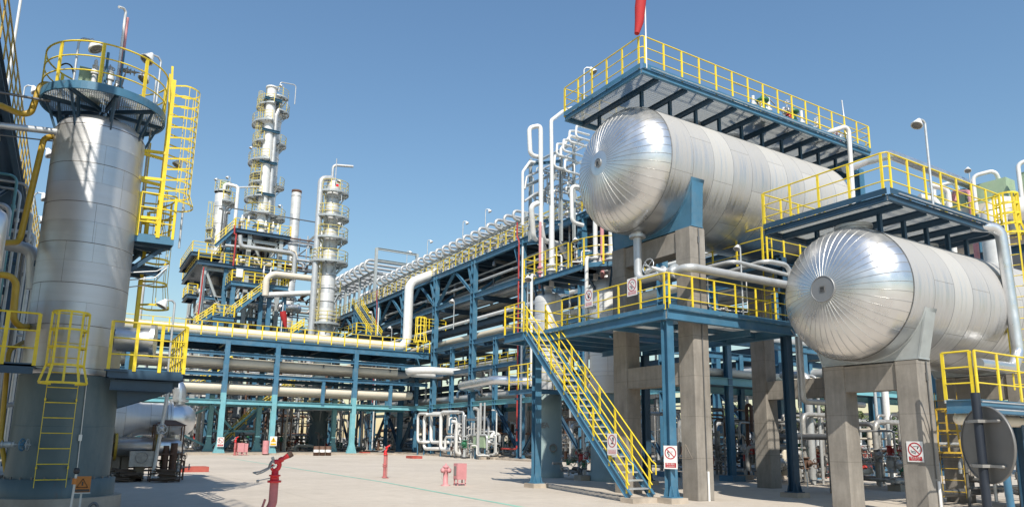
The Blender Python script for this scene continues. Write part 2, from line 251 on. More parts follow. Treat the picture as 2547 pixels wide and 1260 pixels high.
# ---------------------------------------------------------------- mesh builder
class MB:
    def __init__(s): s.v = []; s.f = []; s.mi = []; s.sm = []; s.uv = {}; s.m = 0; s.g = []
    def add(s, vs, fs, smooth=False, uvs=None):
        o = len(s.v); s.v += [tuple(v) for v in vs]; s.g.append((o, len(s.v), len(s.f), len(s.f)+len(fs)))
        for k, f in enumerate(fs):
            if uvs: s.uv[len(s.f)] = uvs[k]
            s.f.append(tuple(i+o for i in f)); s.mi.append(s.m); s.sm.append(smooth)
        return s
    def join(s, q, m):
        """take over another builder's faces as material slot m"""
        o = len(s.v); n = len(s.f); s.v += q.v; s.f += [tuple(i+o for i in f) for f in q.f]; s.mi += [m]*len(q.f); s.sm += q.sm
        for k, u in q.uv.items(): s.uv[k+n] = u
        s.g += [(a+o, b+o, c+n, d+n) for a, b, c, d in q.g]; return s
    def clusters(s, tol=.015):
        """pieces that touch one another, each as a builder of its own"""
        n = len(s.g)
        if n < 2 or n > 700: return [s]
        bb = []
        for a, b, c, d in s.g:
            vs = s.v[a:b]; bb.append([min(v[i] for v in vs)-tol for i in range(3)]+[max(v[i] for v in vs)+tol for i in range(3)])
        pa = list(range(n))
        def fd(i):
            while pa[i] != i: pa[i] = pa[pa[i]]; i = pa[i]
            return i
        for i in range(n):
            A = bb[i]
            for j in range(i):
                B = bb[j]
                if A[0] <= B[3] and B[0] <= A[3] and A[1] <= B[4] and B[1] <= A[4] and A[2] <= B[5] and B[2] <= A[5]: pa[fd(i)] = fd(j)
        cl = {}
        for i in range(n): cl.setdefault(fd(i), []).append(i)
        if len(cl) == 1: return [s]
        out = []
        for ids in cl.values():
            q = MB()
            for i in ids:
                a, b, c, d = s.g[i]; o = len(q.v)-a; n0 = len(q.f); q.v += s.v[a:b]; q.f += [tuple(k+o for k in f) for f in s.f[c:d]]; q.mi += s.mi[c:d]; q.sm += s.sm[c:d]
                for k in range(c, d):
                    if k in s.uv: q.uv[n0+k-c] = s.uv[k]
            out.append(q)
        return out
    def box(s, x0, y0, z0, x1, y1, z1):
        if x0 > x1: x0, x1 = x1, x0
        if y0 > y1: y0, y1 = y1, y0
        if z0 > z1: z0, z1 = z1, z0
        return s.add([(x0,y0,z0),(x1,y0,z0),(x1,y1,z0),(x0,y1,z0),(x0,y0,z1),(x1,y0,z1),(x1,y1,z1),(x0,y1,z1)],
              [(0,3,2,1),(4,5,6,7),(0,1,5,4),(1,2,6,5),(2,3,7,6),(3,0,4,7)])
    def frame(s, p, q, up=(0,0,1)):
        p = Vector(p); q = Vector(q); d = (q-p); l = d.length
        if l < 1e-9: d = Vector((0,0,1)); l = 1
        d = d/l; u = Vector(up); u = u - d*u.dot(d)
        if u.length < 1e-4: u = Vector((0,1,0)) - d*d.y
        if u.length < 1e-4: u = Vector((1,0,0))
        u.normalize(); w = u.cross(d); return p, q, d, u, w
    def extrude(s, p, q, prof, up=(0,0,1), cap=True, smooth=False):
        """prof: (w, u) outline; up gives u"""
        p, q, d, u, w = s.frame(p, q, up); n = len(prof)
        vs = [p+w*a+u*b for a, b in prof] + [q+w*a+u*b for a, b in prof]
        fs = [(i, (i+1) % n, (i+1) % n+n, i+n) for i in range(n)]
        s.add(vs, fs, smooth)
        if cap: s.add([vs[i] for i in range(n)], [tuple(reversed(range(n)))]); s.add([vs[i+n] for i in range(n)], [tuple(range(n))])
        return s
    def bar(s, p, q, w, h, up=(0,0,1)):
        a, b = w/2, h/2
        return s.extrude(p, q, [(-a,-b),(a,-b),(a,b),(-a,b)], up)
    def ib(s, p, q, h=.3, w=.2, t=.02, up=(0,0,1)):
        a, b = w/2, h/2; k = max(t*.5, .008)
        return s.extrude(p, q, [(-a,-b),(a,-b),(a,-b+t),(k,-b+t),(k,b-t),(a,b-t),(a,b),(-a,b),(-a,b-t),(-k,b-t),(-k,-b+t),(-a,-b+t)], up)
    def chan(s, p, q, h=.3, w=.1, t=.02, up=(0,0,1)):
        a, b = w, h/2
        return s.extrude(p, q, [(0,-b),(a,-b),(a,-b+t),(t,-b+t),(t,b-t),(a,b-t),(a,b),(0,b)], up)
    def ring(s, c, d, u, w, r, n): return [c+(u*math.cos(2*math.pi*i/n)+w*math.sin(2*math.pi*i/n))*r for i in range(n)]
    def cyl(s, p, q, r, r2=None, n=12, cap=True, smooth=True):
        if r2 is None: r2 = r
        p, q, d, u, w = s.frame(p, q, (0,0,1) if abs((Vector(q)-Vector(p)).normalized().z) < .9 else (0,1,0))
        w = d.cross(u)
        a = s.ring(p,d,u,w,r,n); b = s.ring(q,d,u,w,r2,n)
        s.add(a+b, [(i,(i+1)%n,(i+1)%n+n,i+n) for i in range(n)], smooth)
        if cap:
            s.add(a, [tuple(reversed(range(n)))]); s.add(b, [tuple(range(n))])
        return s
    def tube(s, pts, r, n=8, bend=0, cap=True, seg=5, closed=False):
        pts = [Vector(p) for p in pts]
        if bend and len(pts) > 2:
            out = [pts[0]]
            for i in range(1, len(pts)-1):
                a, b, c = pts[i-1], pts[i], pts[i+1]; d1 = (a-b); d2 = (c-b); l1 = d1.length; l2 = d2.length
                if l1 < 1e-6 or l2 < 1e-6: continue
                d1 /= l1; d2 /= l2; ang = d1.angle(d2, math.pi)
                if ang > math.pi-.05: out.append(b); continue
                k = min(bend/math.tan(ang/2), l1*.49, l2*.49); rad = k*math.tan(ang/2)
                p0 = b+d1*k; p1 = b+d2*k; bis = (d1+d2).normalized(); cc = b+bis*(rad/math.sin(ang/2))
                v0 = (p0-cc); v1 = (p1-cc); tot = v0.angle(v1)
                for j in range(seg+1):
                    t = j/seg
                    out.append(cc+(v0*math.sin((1-t)*tot)+v1*math.sin(t*tot))/max(math.sin(tot),1e-6))
            out.append(pts[-1]); pts = out
        m = len(pts); u = None; rings = []
        for i in range(m):
            if closed: d = pts[(i+1)%m]-pts[i-1]
            elif i == 0: d = pts[1]-pts[0]
            elif i == m-1: d = pts[-1]-pts[-2]
            else: d = (pts[i+1]-pts[i]).normalized()+(pts[i]-pts[i-1]).normalized()
            if d.length < 1e-9: d = Vector((0,0,1))
            d.normalize()
            if u is None:
                u = Vector((0,0,1)) if abs(d.z) < .9 else Vector((0,1,0))
            u = u-d*u.dot(d)
            if u.length < 1e-6: u = d.orthogonal()
            u.normalize(); w = d.cross(u)
            rr = r[i] if isinstance(r, (list, tuple)) else r
            rings.append(s.ring(pts[i], d, u, w, rr, n))
        vs = [v for g in rings for v in g]; fs = []
        for i in range(m-1 if not closed else m):
            j0 = i*n; j1 = ((i+1) % m)*n
            fs += [(j0+k, j0+(k+1)%n, j1+(k+1)%n, j1+k) for k in range(n)]
        s.add(vs, fs, n > 4)
        if cap and not closed:
            s.add(rings[0], [tuple(reversed(range(n)))]); s.add(rings[-1], [tuple(range(n))])
        return s
    def lathe(s, o, d, prof, n=48, gore=False, up=(0,0,1), a0=0.0, a1=2*math.pi):
        """prof: list of (along, radius); UV = (along, arc length) in metres"""
        o = Vector(o); d = Vector(d).normalized(); u = Vector(up); u = (u-d*u.dot(d))
        if u.length < 1e-6: u = d.orthogonal()
        u.normalize(); w = d.cross(u); full = abs(a1-a0-2*math.pi) < 1e-6
        R = max(p[1] for p in prof); acc = [0.0]
        for i in range(1, len(prof)): acc.append(acc[-1]+math.hypot(prof[i][0]-prof[i-1][0], prof[i][1]-prof[i-1][1]))
        acc = [a+prof[0][0] for a in acc]; m = len(prof)
        def pt(i, a): return o+d*prof[i][0]+(u*math.cos(a)+w*math.sin(a))*prof[i][1]
        an = [a0+(a1-a0)*k/n for k in range(n+1)]
        if gore:
            for k in range(n):
                vs = [pt(i, an[k]) for i in range(m)]+[pt(i, an[k+1]) for i in range(m)]
                s.add(vs, [(i, i+m, i+m+1, i+1) for i in range(m-1)], True, [[(acc[i],an[k]*R),(acc[i],an[k+1]*R),(acc[i+1],an[k+1]*R),(acc[i+1],an[k]*R)] for i in range(m-1)])
        else:
            kk = n if full else n+1
            vs = [pt(i, an[k]) for k in range(kk) for i in range(m)]
            fs = []; uvs = []
            for k in range(n):
                k2 = (k+1) % kk
                for i in range(m-1):
                    fs.append((k*m+i, k2*m+i, k2*m+i+1, k*m+i+1)); uvs.append([(acc[i],an[k]*R),(acc[i],an[k+1]*R),(acc[i+1],an[k+1]*R),(acc[i+1],an[k]*R)])
            s.add(vs, fs, True, uvs)
        return s
    def sector(s, cx, cy, z0, z1, r0, r1, a0, a1, n=24):
        """flat ring sector between radii, angles in degrees"""
        vs = []
        for k in range(n+1):
            a = R_(a0+(a1-a0)*k/n); c, q = math.cos(a), math.sin(a)
            vs += [(cx+c*r0, cy+q*r0, z0), (cx+c*r1, cy+q*r1, z0), (cx+c*r1, cy+q*r1, z1), (cx+c*r0, cy+q*r0, z1)]
        fs = []
        for k in range(n):
            a = k*4; b = a+4
            fs += [(a,b,b+1,a+1)[::-1], (a+3,a+2,b+2,b+3)[::-1], (a+1,b+1,b+2,a+2), (a,a+3,b+3,b)]
        if abs(a1-a0) < 359.9: fs += [(0,1,2,3), (n*4+3,n*4+2,n*4+1,n*4)]
        return s.add(vs, fs)
    def poly(s, pts, depth):
        """flat polygon (any plane) given thickness vector"""
        n = len(pts); d = Vector(depth); a = [Vector(p) for p in pts]; b = [p+d for p in a]
        s.add(a+b, [(i,(i+1)%n,(i+1)%n+n,i+n) for i in range(n)]); s.add(a, [tuple(reversed(range(n)))]); s.add(b, [tuple(range(n))]); return s
    def mesh(s, name, mats, off):
        me = bpy.data.meshes.new(name); ox, oy, oz = off
        me.from_pydata([(x-ox, y-oy, z-oz) for x, y, z in s.v], [], s.f)
        for m in (mats if isinstance(mats, (list, tuple)) else [mats]): me.materials.append(MATS[m])
        me.polygons.foreach_set('material_index', s.mi); me.polygons.foreach_set('use_smooth', s.sm)
        if s.uv:
            ul = me.uv_layers.new(name='UVMap'); d = ul.data
            for p in me.polygons:
                q = s.uv.get(p.index)
                if q:
                    for k, li in enumerate(p.loop_indices): d[li].uv = q[k]
        me.validate(); me.update(); return me

def bands(mb, p, q, r, sp=1.0, w=.03, n=12):
    p = Vector(p); q = Vector(q); l = (q-p).length; d = (q-p)/l; k = int(l/sp)
    for i in range(k): c = p+d*(sp*(i+.5)); mb.cyl(c-d*w/2, c+d*w/2, r*1.035+.002, n=n)
    return mb

# ---------------------------------------------------------------- things and parts
def props(o, label=None, cat=None, group=None, kind=None):
    if label: o['label'] = label
    if cat: o['category'] = cat
    if group: o['group'] = group
    if kind: o['kind'] = kind
    return o
def thing(name, label, cat, loc, group=None):
    o = bpy.data.objects.new(name, None); COL.objects.link(o); o.location = loc; o.empty_display_size = .3
    return props(o, label, cat, group)
def _root(o):
    while o.parent: o = o.parent
    return o
WHOLE = {'lettering','pictogram','seam','crown','trunk','exclamation','triangle','grating','deck','ring_and_bar','tread','railing','handrail','cage_hoops','ladder_cage','shell','lower_shell','ladder','ladder_run'}
def part(name, mb, mats, parent, label=None):
    if name not in WHOLE:
        cs = mb.clusters()
        if 1 < len(cs) <= 40:
            os_ = [_part(name, c, mats, parent, label) for c in cs]; return os_[0]
    return _part(name, mb, mats, parent, label)
def _part(name, mb, mats, parent, label=None):
    if not mb.v: return None
    o = bpy.data.objects.new(name, mb.mesh(name, mats, tuple(_root(parent).location))); COL.objects.link(o); o.parent = parent
    if label: o['label'] = label
    return o
def solid(name, label, cat, mb, mats, loc, group=None, kind=None):
    o = bpy.data.objects.new(name, mb.mesh(name, mats, tuple(loc))); COL.objects.link(o); o.location = loc
    return props(o, label, cat, group, kind)
def struct(name, mb, mats, loc=(0,0,0)):
    o = bpy.data.objects.new(name, mb.mesh(name, mats, loc)); COL.objects.link(o); o.location = loc; o['kind'] = 'structure'; return o
def kids(o): return [c for c in bpy.data.objects if c.parent == o]
def copy_tree(o, parent=None):
    c = o.copy(); COL.objects.link(c)
    if parent is not None: c.parent = parent
    for ch in kids(o): copy_tree(ch, c)
    return c
def dup(o, loc, label, rz=None):
    c = copy_tree(o); c.location = loc; c['label'] = label
    if rz is not None: c.rotation_euler = (0, 0, rz)
    return c

# ---------------------------------------------------------------- reusable builders
def arc(cx, cy, z, r, a0, a1, n=20): return [Vector((cx+r*math.cos(R_(a0+(a1-a0)*k/n)), cy+r*math.sin(R_(a0+(a1-a0)*k/n)), z)) for k in range(n+1)]
def rail(mb, pts, h=1.1, sp=1.15, post=.065, r=.022, n=6, mids=2, thin=.03, ends=True):
    pts = [Vector(p) for p in pts]; L = [0.0]
    for i in range(1, len(pts)): L.append(L[-1]+(pts[i]-pts[i-1]).length)
    k = max(1, round(L[-1]/sp))
    def pos(t):
        for i in range(1, len(pts)):
            if t <= L[i]+1e-6:
                f = (t-L[i-1])/max(L[i]-L[i-1], 1e-6); return pts[i-1].lerp(pts[i], f), (pts[i]-pts[i-1]).normalized()
        return pts[-1], (pts[-1]-pts[-2]).normalized()
    for j in range(k+1):
        if not ends and j in (0, k): continue
        p, d = pos(L[-1]*j/k); dd = Vector((d.x, d.y, 0)).normalized()
        mb.bar(p, p+Vector((0,0,h)), thin, post, up=dd)
    for q in range(mids+1):
        zz = h*(1-q/(mids+1)); mb.tube([p+Vector((0,0,zz)) for p in pts], r if q == 0 else r*.8, n)
    return mb
def rail_seg(mb, pts, **k):
    for a, b in zip(pts[:-1], pts[1:]): rail(mb, [a, b], **k)
    return mb
def lamp_post(base, top, head_dir, label, name='floodlight', group='cone shaped floodlights on poles', s=1.0, pr=.028):
    """thin pole with a bell shaped lamp; head_dir is a horizontal vector"""
    s = s*.86; t = thing(name, label, 'lamp', base, group); base = Vector(base); top = Vector(top); hd = Vector(head_dir).normalized()
    mb = MB(); mb.tube([base, top+Vector((0,0,.12*s)), top+Vector((0,0,.22*s))+hd*.10*s, top+hd*.30*s+Vector((0,0,.2*s))], pr, 6, bend=.08*s); part('pole', mb, 'galvanised', t)
    ax = (hd*.55+Vector((0,0,-1))).normalized(); o = top+hd*.30*s+Vector((0,0,.22*s))
    mb = MB(); mb.lathe(o, ax, [(0,.0),(0,.06*s),(.06*s,.08*s),(.12*s,.12*s),(.28*s,.20*s),(.31*s,.205*s),(.31*s,.17*s)], 14); h = part('lamp_head', mb, 'white_enamel', t)
    mb = MB(); mb.lathe(o, ax, [(.30*s,.17*s),(.325*s,.10*s),(.335*s,0)], 12); part('lens', mb, 'lens_grey', h)
    return t
def wheel(mb, c, axis, r, n=14, spokes=5, t=.012):
    c = Vector(c); a = Vector(axis).normalized(); u = a.orthogonal().normalized(); w = a.cross(u)
    mb.tube([c+(u*math.cos(2*math.pi*i/n)+w*math.sin(2*math.pi*i/n))*r for i in range(n)], t, 5, closed=True)
    for k in range(spokes):
        an = 2*math.pi*k/spokes; mb.bar(c, c+(u*math.cos(an)+w*math.sin(an))*r, t*1.2, t*1.2)
    mb.cyl(c-a*t*2, c+a*t*2, t*2.2, n=8); return mb
def flange(mb, c, axis, r, t=.05, n=14):
    c = Vector(c); a = Vector(axis).normalized(); mb.cyl(c-a*t/2, c+a*t/2, r, n=n)
    return mb
def valve(mb, c, axis, r, stem=(0,0,1), sl=.45, wr=.18):
    """gate valve body: two flanges, swollen body, bonnet, stem and hand wheel"""
    c = Vector(c); a = Vector(axis).normalized(); s_ = Vector(stem).normalized()
    mb.lathe(c, a, [(-2.2*r,0),(-2.2*r,1.7*r),(-1.8*r,1.7*r),(-1.7*r,1.0*r),(-.6*r,1.35*r),(.6*r,1.35*r),(1.7*r,1.0*r),(1.8*r,1.7*r),(2.2*r,1.7*r),(2.2*r,0)], 10)
    mb.lathe(c, s_, [(0,.9*r),(1.7*r,.8*r),(1.75*r,1.3*r),(2.1*r,1.3*r),(2.15*r,.6*r),(2.2*r+sl*.6,.35*r),(2.2*r+sl*.62,0)], 10, up=a)
    mb.cyl(c, c+s_*(2.2*r+sl), .03 if r > .08 else .016, n=6); wheel(mb, c+s_*(2.2*r+sl*.8), s_, wr, 12, 4, .014 if wr > .15 else .010)
    return mb
def ladder(mb, p, q, out, w=.45, rung=.3, side=.05):
    """ladder from p up to q; out = horizontal direction away from the wall"""
    p = Vector(p); q = Vector(q); o = Vector(out).normalized(); sd = Vector((-o.y, o.x, 0)); l = (q-p).length; d = (q-p)/l
    for k in (-1, 1): mb.bar(p+sd*w/2*k, q+sd*w/2*k, side*.35, side, up=o)
    i = rung*.5
    while i < l-.02:
        c = p+d*i; mb.cyl(c-sd*w/2, c+sd*w/2, .012, n=5); i += rung
def cage(mb, p, q, out, r=.36, hoop=.75, strips=5, flare=True, t=.05):
    p = Vector(p); q = Vector(q); o = Vector(out).normalized(); sd = Vector((-o.y, o.x, 0)); l = (q-p).length; d = (q-p)/l
    k = max(2, round(l/hoop)); an = [R_(a) for a in range(-95, 96, 19)]
    def hp(f, rr): return [p+d*(l*f)+o*(rr*.95*math.cos(a)+.28)+sd*rr*math.sin(a) for a in an]
    for j in range(k+1):
        rr = r*1.28 if (flare and j == 0) else r
        h = hp(j/k, rr); h = [p+d*(l*j/k)+sd*(-.22)]+h+[p+d*(l*j/k)+sd*.22]
        for a, b in zip(h[:-1], h[1:]): mb.bar(a, b, .012, t, up=(0,0,1))
    for i in range(strips):
        a = R_(-80+160*i/(strips-1)); pts = [p+d*(l*j/k)+o*((r*1.28 if (flare and j == 0) else r)*.95*math.cos(a)+.28)+sd*(r*1.28 if (flare and j == 0) else r)*math.sin(a) for j in range(k+1)]
        for a_, b_ in zip(pts[:-1], pts[1:]): mb.bar(a_, b_, t, .012, up=o)
def stair(t, p, q, wdir, w, n, frame_mat='blue_steel', tread_mat='galvanised', rail_mat='yellow_paint', sp=1.1, big=1.0, names=True):
    """stair flight from bottom p to top q (centre line of the left string); treads span along wdir"""
    p = Vector(p); q = Vector(q); wd = Vector(wdir).normalized()*w; hd = Vector((q.x-p.x, q.y-p.y, 0)).normalized()
    for s_ in (0, 1):
        mb = MB(); mb.ib(p+wd*s_, q+wd*s_, .22*big, .09*big, .018*big, up=(0,0,1)); part('stringer', mb, frame_mat, t)
    mb = MB()
    for i in range(1, n):
        c = p.lerp(q, i/n); mb.box(*(c-hd*.12-Vector((0,0,.02))-(wd*0)), *(c+hd*.12+wd+Vector((0,0,.02))))
    part('tread', mb, tread_mat, t)
    for s_ in (0, 1):
        mb = MB(); a, b = p+wd*s_, q+wd*s_; k = max(2, round((b-a).length/sp))
        for j in range(k+1):
            c = a.lerp(b, (j+.15)/(k+.3)); mb.bar(c, c+Vector((0,0,1.0)), .03*big, .07*big, up=hd)
        for zz in (1.0, .66, .33): mb.tube([a.lerp(b, .0)+Vector((0,0,zz)), b+Vector((0,0,zz))], .022*big, 6)
        mb.tube([a+Vector((0,0,1.0)), a-hd*.16+Vector((0,0,.92)), a-hd*.16+Vector((0,0,.62))], .022*big, 6, bend=.08)
        part('handrail', mb, rail_mat, t)
def joist_grid(mb, x0, y0, x1, y1, z, h, w, sx=None, sy=None):
    if sx:
        k = max(1, round((x1-x0)/sx))
        for i in range(1, k): mb.ib((x0+(x1-x0)*i/k, y0, z), (x0+(x1-x0)*i/k, y1, z), h, w, .012)
    if sy:
        k = max(1, round((y1-y0)/sy))
        for i in range(1, k): mb.ib((x0, y0+(y1-y0)*i/k, z), (x1, y0+(y1-y0)*i/k, z), h*.9, w, .012)
# ================================================================ THE SETTING
mb = MB(); mb.add([(-900,-300,0),(1500,-300,0),(1500,2600,0),(-900,2600,0)], [(0,1,2,3)]); struct('ground', mb, 'yard_concrete')
def strip(name, pts, w, z, mat):
    mb = MB(); vs = []
    for i, p in enumerate(pts):
        a = Vector(pts[max(0,i-1)]); b = Vector(pts[min(len(pts)-1,i+1)]); d = (b-a).normalized(); n = Vector((-d.y, d.x))*w/2
        vs += [(p[0]+n.x, p[1]+n.y, z), (p[0]-n.x, p[1]-n.y, z)]
    mb.add(vs, [(2*i, 2*i+1, 2*i+3, 2*i+2) for i in range(len(pts)-1)]); return struct(name, mb, mat)
strip('painted_line', [(10.0,8.0),(10.15,16.1),(10.36,20.9),(10.73,26.8),(10.75,41.9),(10.9,60.0)], .14, .005, 'green_line')
# raised process pad under the pipe racks, with a kerb step
mb = MB(); mb.box(-6, 68.6, -.2, 29.5, 140, .14); mb.box(31.2, 47.5, -.2, 75, 139.9, .13); struct('plant_pad', mb, 'plinth_concrete')

# ================================================================ CONCRETE PORTAL FRAMES
def portal(x0, y0, y1, cw, cd_, h, lowz, label, conduit=True, beamd=.68):
    t = thing('concrete_frame', label, 'concrete frame', (x0+cd_/2, (y0+y1)/2, 0), 'concrete portal frames carrying the horizontal tanks')
    c = .035
    for a in (y0, y1-cw):
        mb = MB(); mb.extrude((x0+cd_/2, a+cw/2, 0), (x0+cd_/2, a+cw/2, h), [(-cd_/2+c,-cw/2),(cd_/2-c,-cw/2),(cd_/2,-cw/2+c),(cd_/2,cw/2-c),(cd_/2-c,cw/2),(-cd_/2+c,cw/2),(-cd_/2,cw/2-c),(-cd_/2,-cw/2+c)], up=(0,1,0))
        part('column', mb, 'board_concrete', t)
    mb = MB(); mb.box(x0+.06, y0+cw, h-.02-beamd, x0+cd_-.06, y1-cw, h-.02); part('cross_beam', mb, 'board_concrete', t)
    if lowz: mb = MB(); mb.box(x0+.07, y0+cw, lowz[0], x0+cd_-.07, y1-cw, lowz[1]); part('cross_beam', mb, 'board_concrete', t)
    if conduit:
        mb = MB(); yy = y0-.03; mb.cyl((x0+.33, yy, .9), (x0+.33, yy, h-.02), .018, n=6); mb.box(x0+.29, yy-.01, h-.5, x0+.36, yy+.028, h-.3); part('conduit', mb, 'dark_pipe', t)
        mb = MB(); mb.cyl((x0+.36, yy-.02, 0), (x0+.36, yy-.02, .85), .035, n=10); part('drain_pipe', mb, 'white_enamel', t)
    return t
portal(15.9, 15.29, 19.11, .68, .66, 8.33, (3.43, 4.11), 'tall concrete portal frame under the near end of the upper silver tank, beside the staircase')
portal(23.0, 15.29, 19.11, .68, .66, 8.33, (3.35, 4.05), 'tall concrete portal frame under the far end of the upper silver tank', False)
portal(17.6, 9.57, 12.18, .60, .60, 3.76, None, 'short concrete portal frame carrying a prohibition sign, under the lower silver tank')
portal(23.3, 9.57, 12.18, .60, .60, 3.76, None, 'short concrete portal frame under the far end of the lower silver tank', False)
# chalk triangle mark on the front column of the tall frame
p = [at(1690,1138,x=15.893), at(1705,1104,x=15.893), at(1722,1139,x=15.893)]
mb = MB(); mb.tube([p[0],p[1],p[2]], .005, 4); mb.tube([p[0],p[2]], .004, 4); mb.tube([p[1],(p[0]+p[2])/2], .004, 4)
solid('chalk_mark', 'faint chalk triangle drawn on the tall concrete column beside the blue post', 'chalk mark', mb, 'plinth_concrete', p[1])

# ================================================================ HORIZONTAL TANKS
def tank(label, x0, x1, yc, zc, R, a, plate_r, saddle_x, sw, frame_top, fy0, fy1, smat, gores=46):
    t = thing('storage_tank', label, 'tank', ((x0+x1)/2, yc, zc))
    mb = MB(); k = max(4, int((x1-x0)/.45)); prof = [(0, R+.012)]
    for i in range(1, k): prof.append(((x1-x0)*i/k, R+.012))
    prof.append((x1-x0, R+.012)); mb.lathe((x0, yc, zc), (1,0,0), prof, 72)
    sh = MB()
    for i in range(0, int((x1-x0)/.92)+1):
        sx = x0+.92*i
        if sx > x1: break
        sh.lathe((sx-.02, yc, zc), (1,0,0), [(0,R+.012),(.003,R+.0145),(.018,R+.0145),(.021,R+.012)], 72)
    mb.join(sh, 1); part('shell', mb, ['tank_jacket', 'rim_plate'], t)
    for sgn, xx in ((-1, x0), (1, x1)):
        prof = [(a*math.cos(R_(q)), R*math.sin(R_(q))) for q in (90,85,79,73,66,59,51,43,35,27,19,11,4,.5)]
        mb = MB(); mb.lathe((xx, yc, zc), (sgn,0,0), prof, gores*2)
        h = part('tank_head', mb, 'head_sheet', t)
        if sgn < 0:
            mb = MB()
            for g in range(gores):
                an = 2*math.pi*g/gores; mb.tube([(xx+sgn*(s_+.004), yc+(r+.004)*math.sin(an), zc+(r+.004)*math.cos(an)) for s_, r in prof[:-2]], .007, 4, cap=False)
            part('seam', mb, 'seam_bead', h)
    xa = x0-a
    mb = MB(); mb.cyl((xa-.012, yc, zc), (xa+.05+plate_r*plate_r*a/(R*R)*.6, yc, zc), plate_r, n=32); mb.lathe((xa-.012,yc,zc), (-1,0,0), [(0,plate_r-.012),(.012,plate_r-.012),(.012,plate_r+.008),(-.05,plate_r+.008)], 40); part('end_plate', mb, 'rim_plate', t)
    mb = MB(); mb.box(xa-.03, yc-.07, zc-.075, xa-.015, yc+.07, zc+.075); np_ = part('nameplate', mb, 'sign_back', t)
    mb = MB()
    for q in range(3): mb.box(xa-.034, yc-.05+.035*q, zc-.03, xa-.031, yc-.025+.035*q, zc+.05)
    mb.box(xa-.034, yc-.055, zc-.06, xa-.031, yc+.055, zc-.045); part('lettering', mb, 'sign_black', np_)
    for sx in saddle_x:
        mb = MB(); pts = []
        ztop = zc-R*.36; yo = math.sqrt(R*R-(ztop-zc)**2)+.03
        for q in range(13):
            an = math.pi+math.asin((zc-ztop)/R) + (math.pi-2*math.asin((zc-ztop)/R))*q/12
            pts.append((sx, yc+(R+.02)*math.cos(an), zc+(R+.02)*math.sin(an)))
        pts += [(sx, fy1-.06, frame_top+.02), (sx, fy0+.06, frame_top+.02)]
        n = len(pts); th = Vector((.05,0,0)); A = [Vector(p) for p in pts]; B = [p+th for p in A]
        # web as quads between the arc and the base line, so no concave polygon is needed
        arcA = A[:13]; base0, base1 = A[14], A[13]; 
        for off in (0, sw-.06):
            row = [base0.lerp(base1, q/12) for q in range(13)]
            o3 = Vector((off,0,0))
            for q in range(12):
                a_, b_, c_, d_ = arcA[q]+o3, arcA[q+1]+o3, row[q+1]+o3, row[q]+o3
                mb.add([a_,b_,c_,d_,a_+th,b_+th,c_+th,d_+th], [(0,1,2,3),(7,6,5,4)])
        for e0, e1 in ((arcA[0], base0), (arcA[12], base1)):
            mb.bar(e0+Vector((sw/2-.005,0,0)), e1+Vector((sw/2-.005,0,0)), sw+.02, .05, up=(0, 1 if e0.y > yc else -1, .4))
        mb.box(sx-.03, fy0+.03, frame_top, sx+sw+.03, fy1-.03, frame_top+.035)
        mb.lathe((sx-.05, yc, zc), (1,0,0), [(0,R+.014),(0,R+.035),(sw+.1,R+.035),(sw+.1,R+.014)], 40, a0=R_(180-72), a1=R_(180+72))
        part('saddle', mb, smat, t)
    return t
UT = tank('large upper silver horizontal tank with ribbed dished end, on blue saddles over tall concrete frames', 15.05, 24.3, 17.2, 10.58, 2.1, 1.25, .15, (15.98, 23.08), .46, 8.35, 15.25, 19.15, 'blue_steel')
LT = tank('lower silver horizontal tank with round grey end plate, on pale saddles over short concrete frames', 17.1, 27.2, 10.95, 5.58, 1.75, 1.05, .33, (17.66, 23.36), .42, 3.78, 9.5, 12.25, 'grey_steel', 44)
mb = MB(); n0 = at(1585,578,y=17.2); NX = n0.x
mb.cyl((NX,17.2,8.62), (NX,17.2,8.36), .19, n=16); flange(mb, (NX,17.2,8.36), (0,0,1), .27, .09, 18); part('outlet_nozzle', mb, 'galvanised', UT)
for xx in (18.0, 20.2, 22.6):
    mb = MB(); mb.cyl((xx,17.2,12.6),(xx,17.2,12.95), .3, n=18); flange(mb, (xx,17.2,12.97), (0,0,1), .42, .1, 20); part('top_nozzle', mb, 'galvanised', UT)
for xx, r in ((17.5,.42),(19.4,.3),(21.0,.3)):
    mb = MB(); mb.cyl((xx,10.9,7.2),(xx,10.9,7.42), r, n=20); flange(mb, (xx,10.9,7.43), (0,0,1), r+.06, .08, 22); part('top_nozzle', mb, 'galvanised', LT)

# ---- outlet pipe with gate valve under the upper tank
t = thing('drain_line', 'white outlet pipe with valve dropping from the upper tank and running along its platform', 'pipe', (NX,17.2,6.2))
mb = MB(); mb.tube([(NX,17.2,8.31),(NX,17.2,6.85),(NX,16.1,6.85)], .135, 14, bend=.3); mb.tube([(NX,15.5,6.85),(NX,14.95,6.88),(17.6,14.95,6.88),(20.9,14.95,6.9)], .135, 14, bend=.45); bands(mb, (15.9,14.95,6.88), (20.8,14.95,6.9), .135, .8, .02); part('pipe_run', mb, 'pipe_grey', t)
mb = MB(); valve(mb, (NX,15.8,6.85), (0,1,0), .13, (-1,0,.12), .7, .24); part('gate_valve', mb, 'galvanised', t)
for yy in (16.1, 15.5): mb = MB(); flange(mb, (NX,yy,6.85), (0,1,0), .23, .08, 16); part('flange', mb, 'galvanised', t)

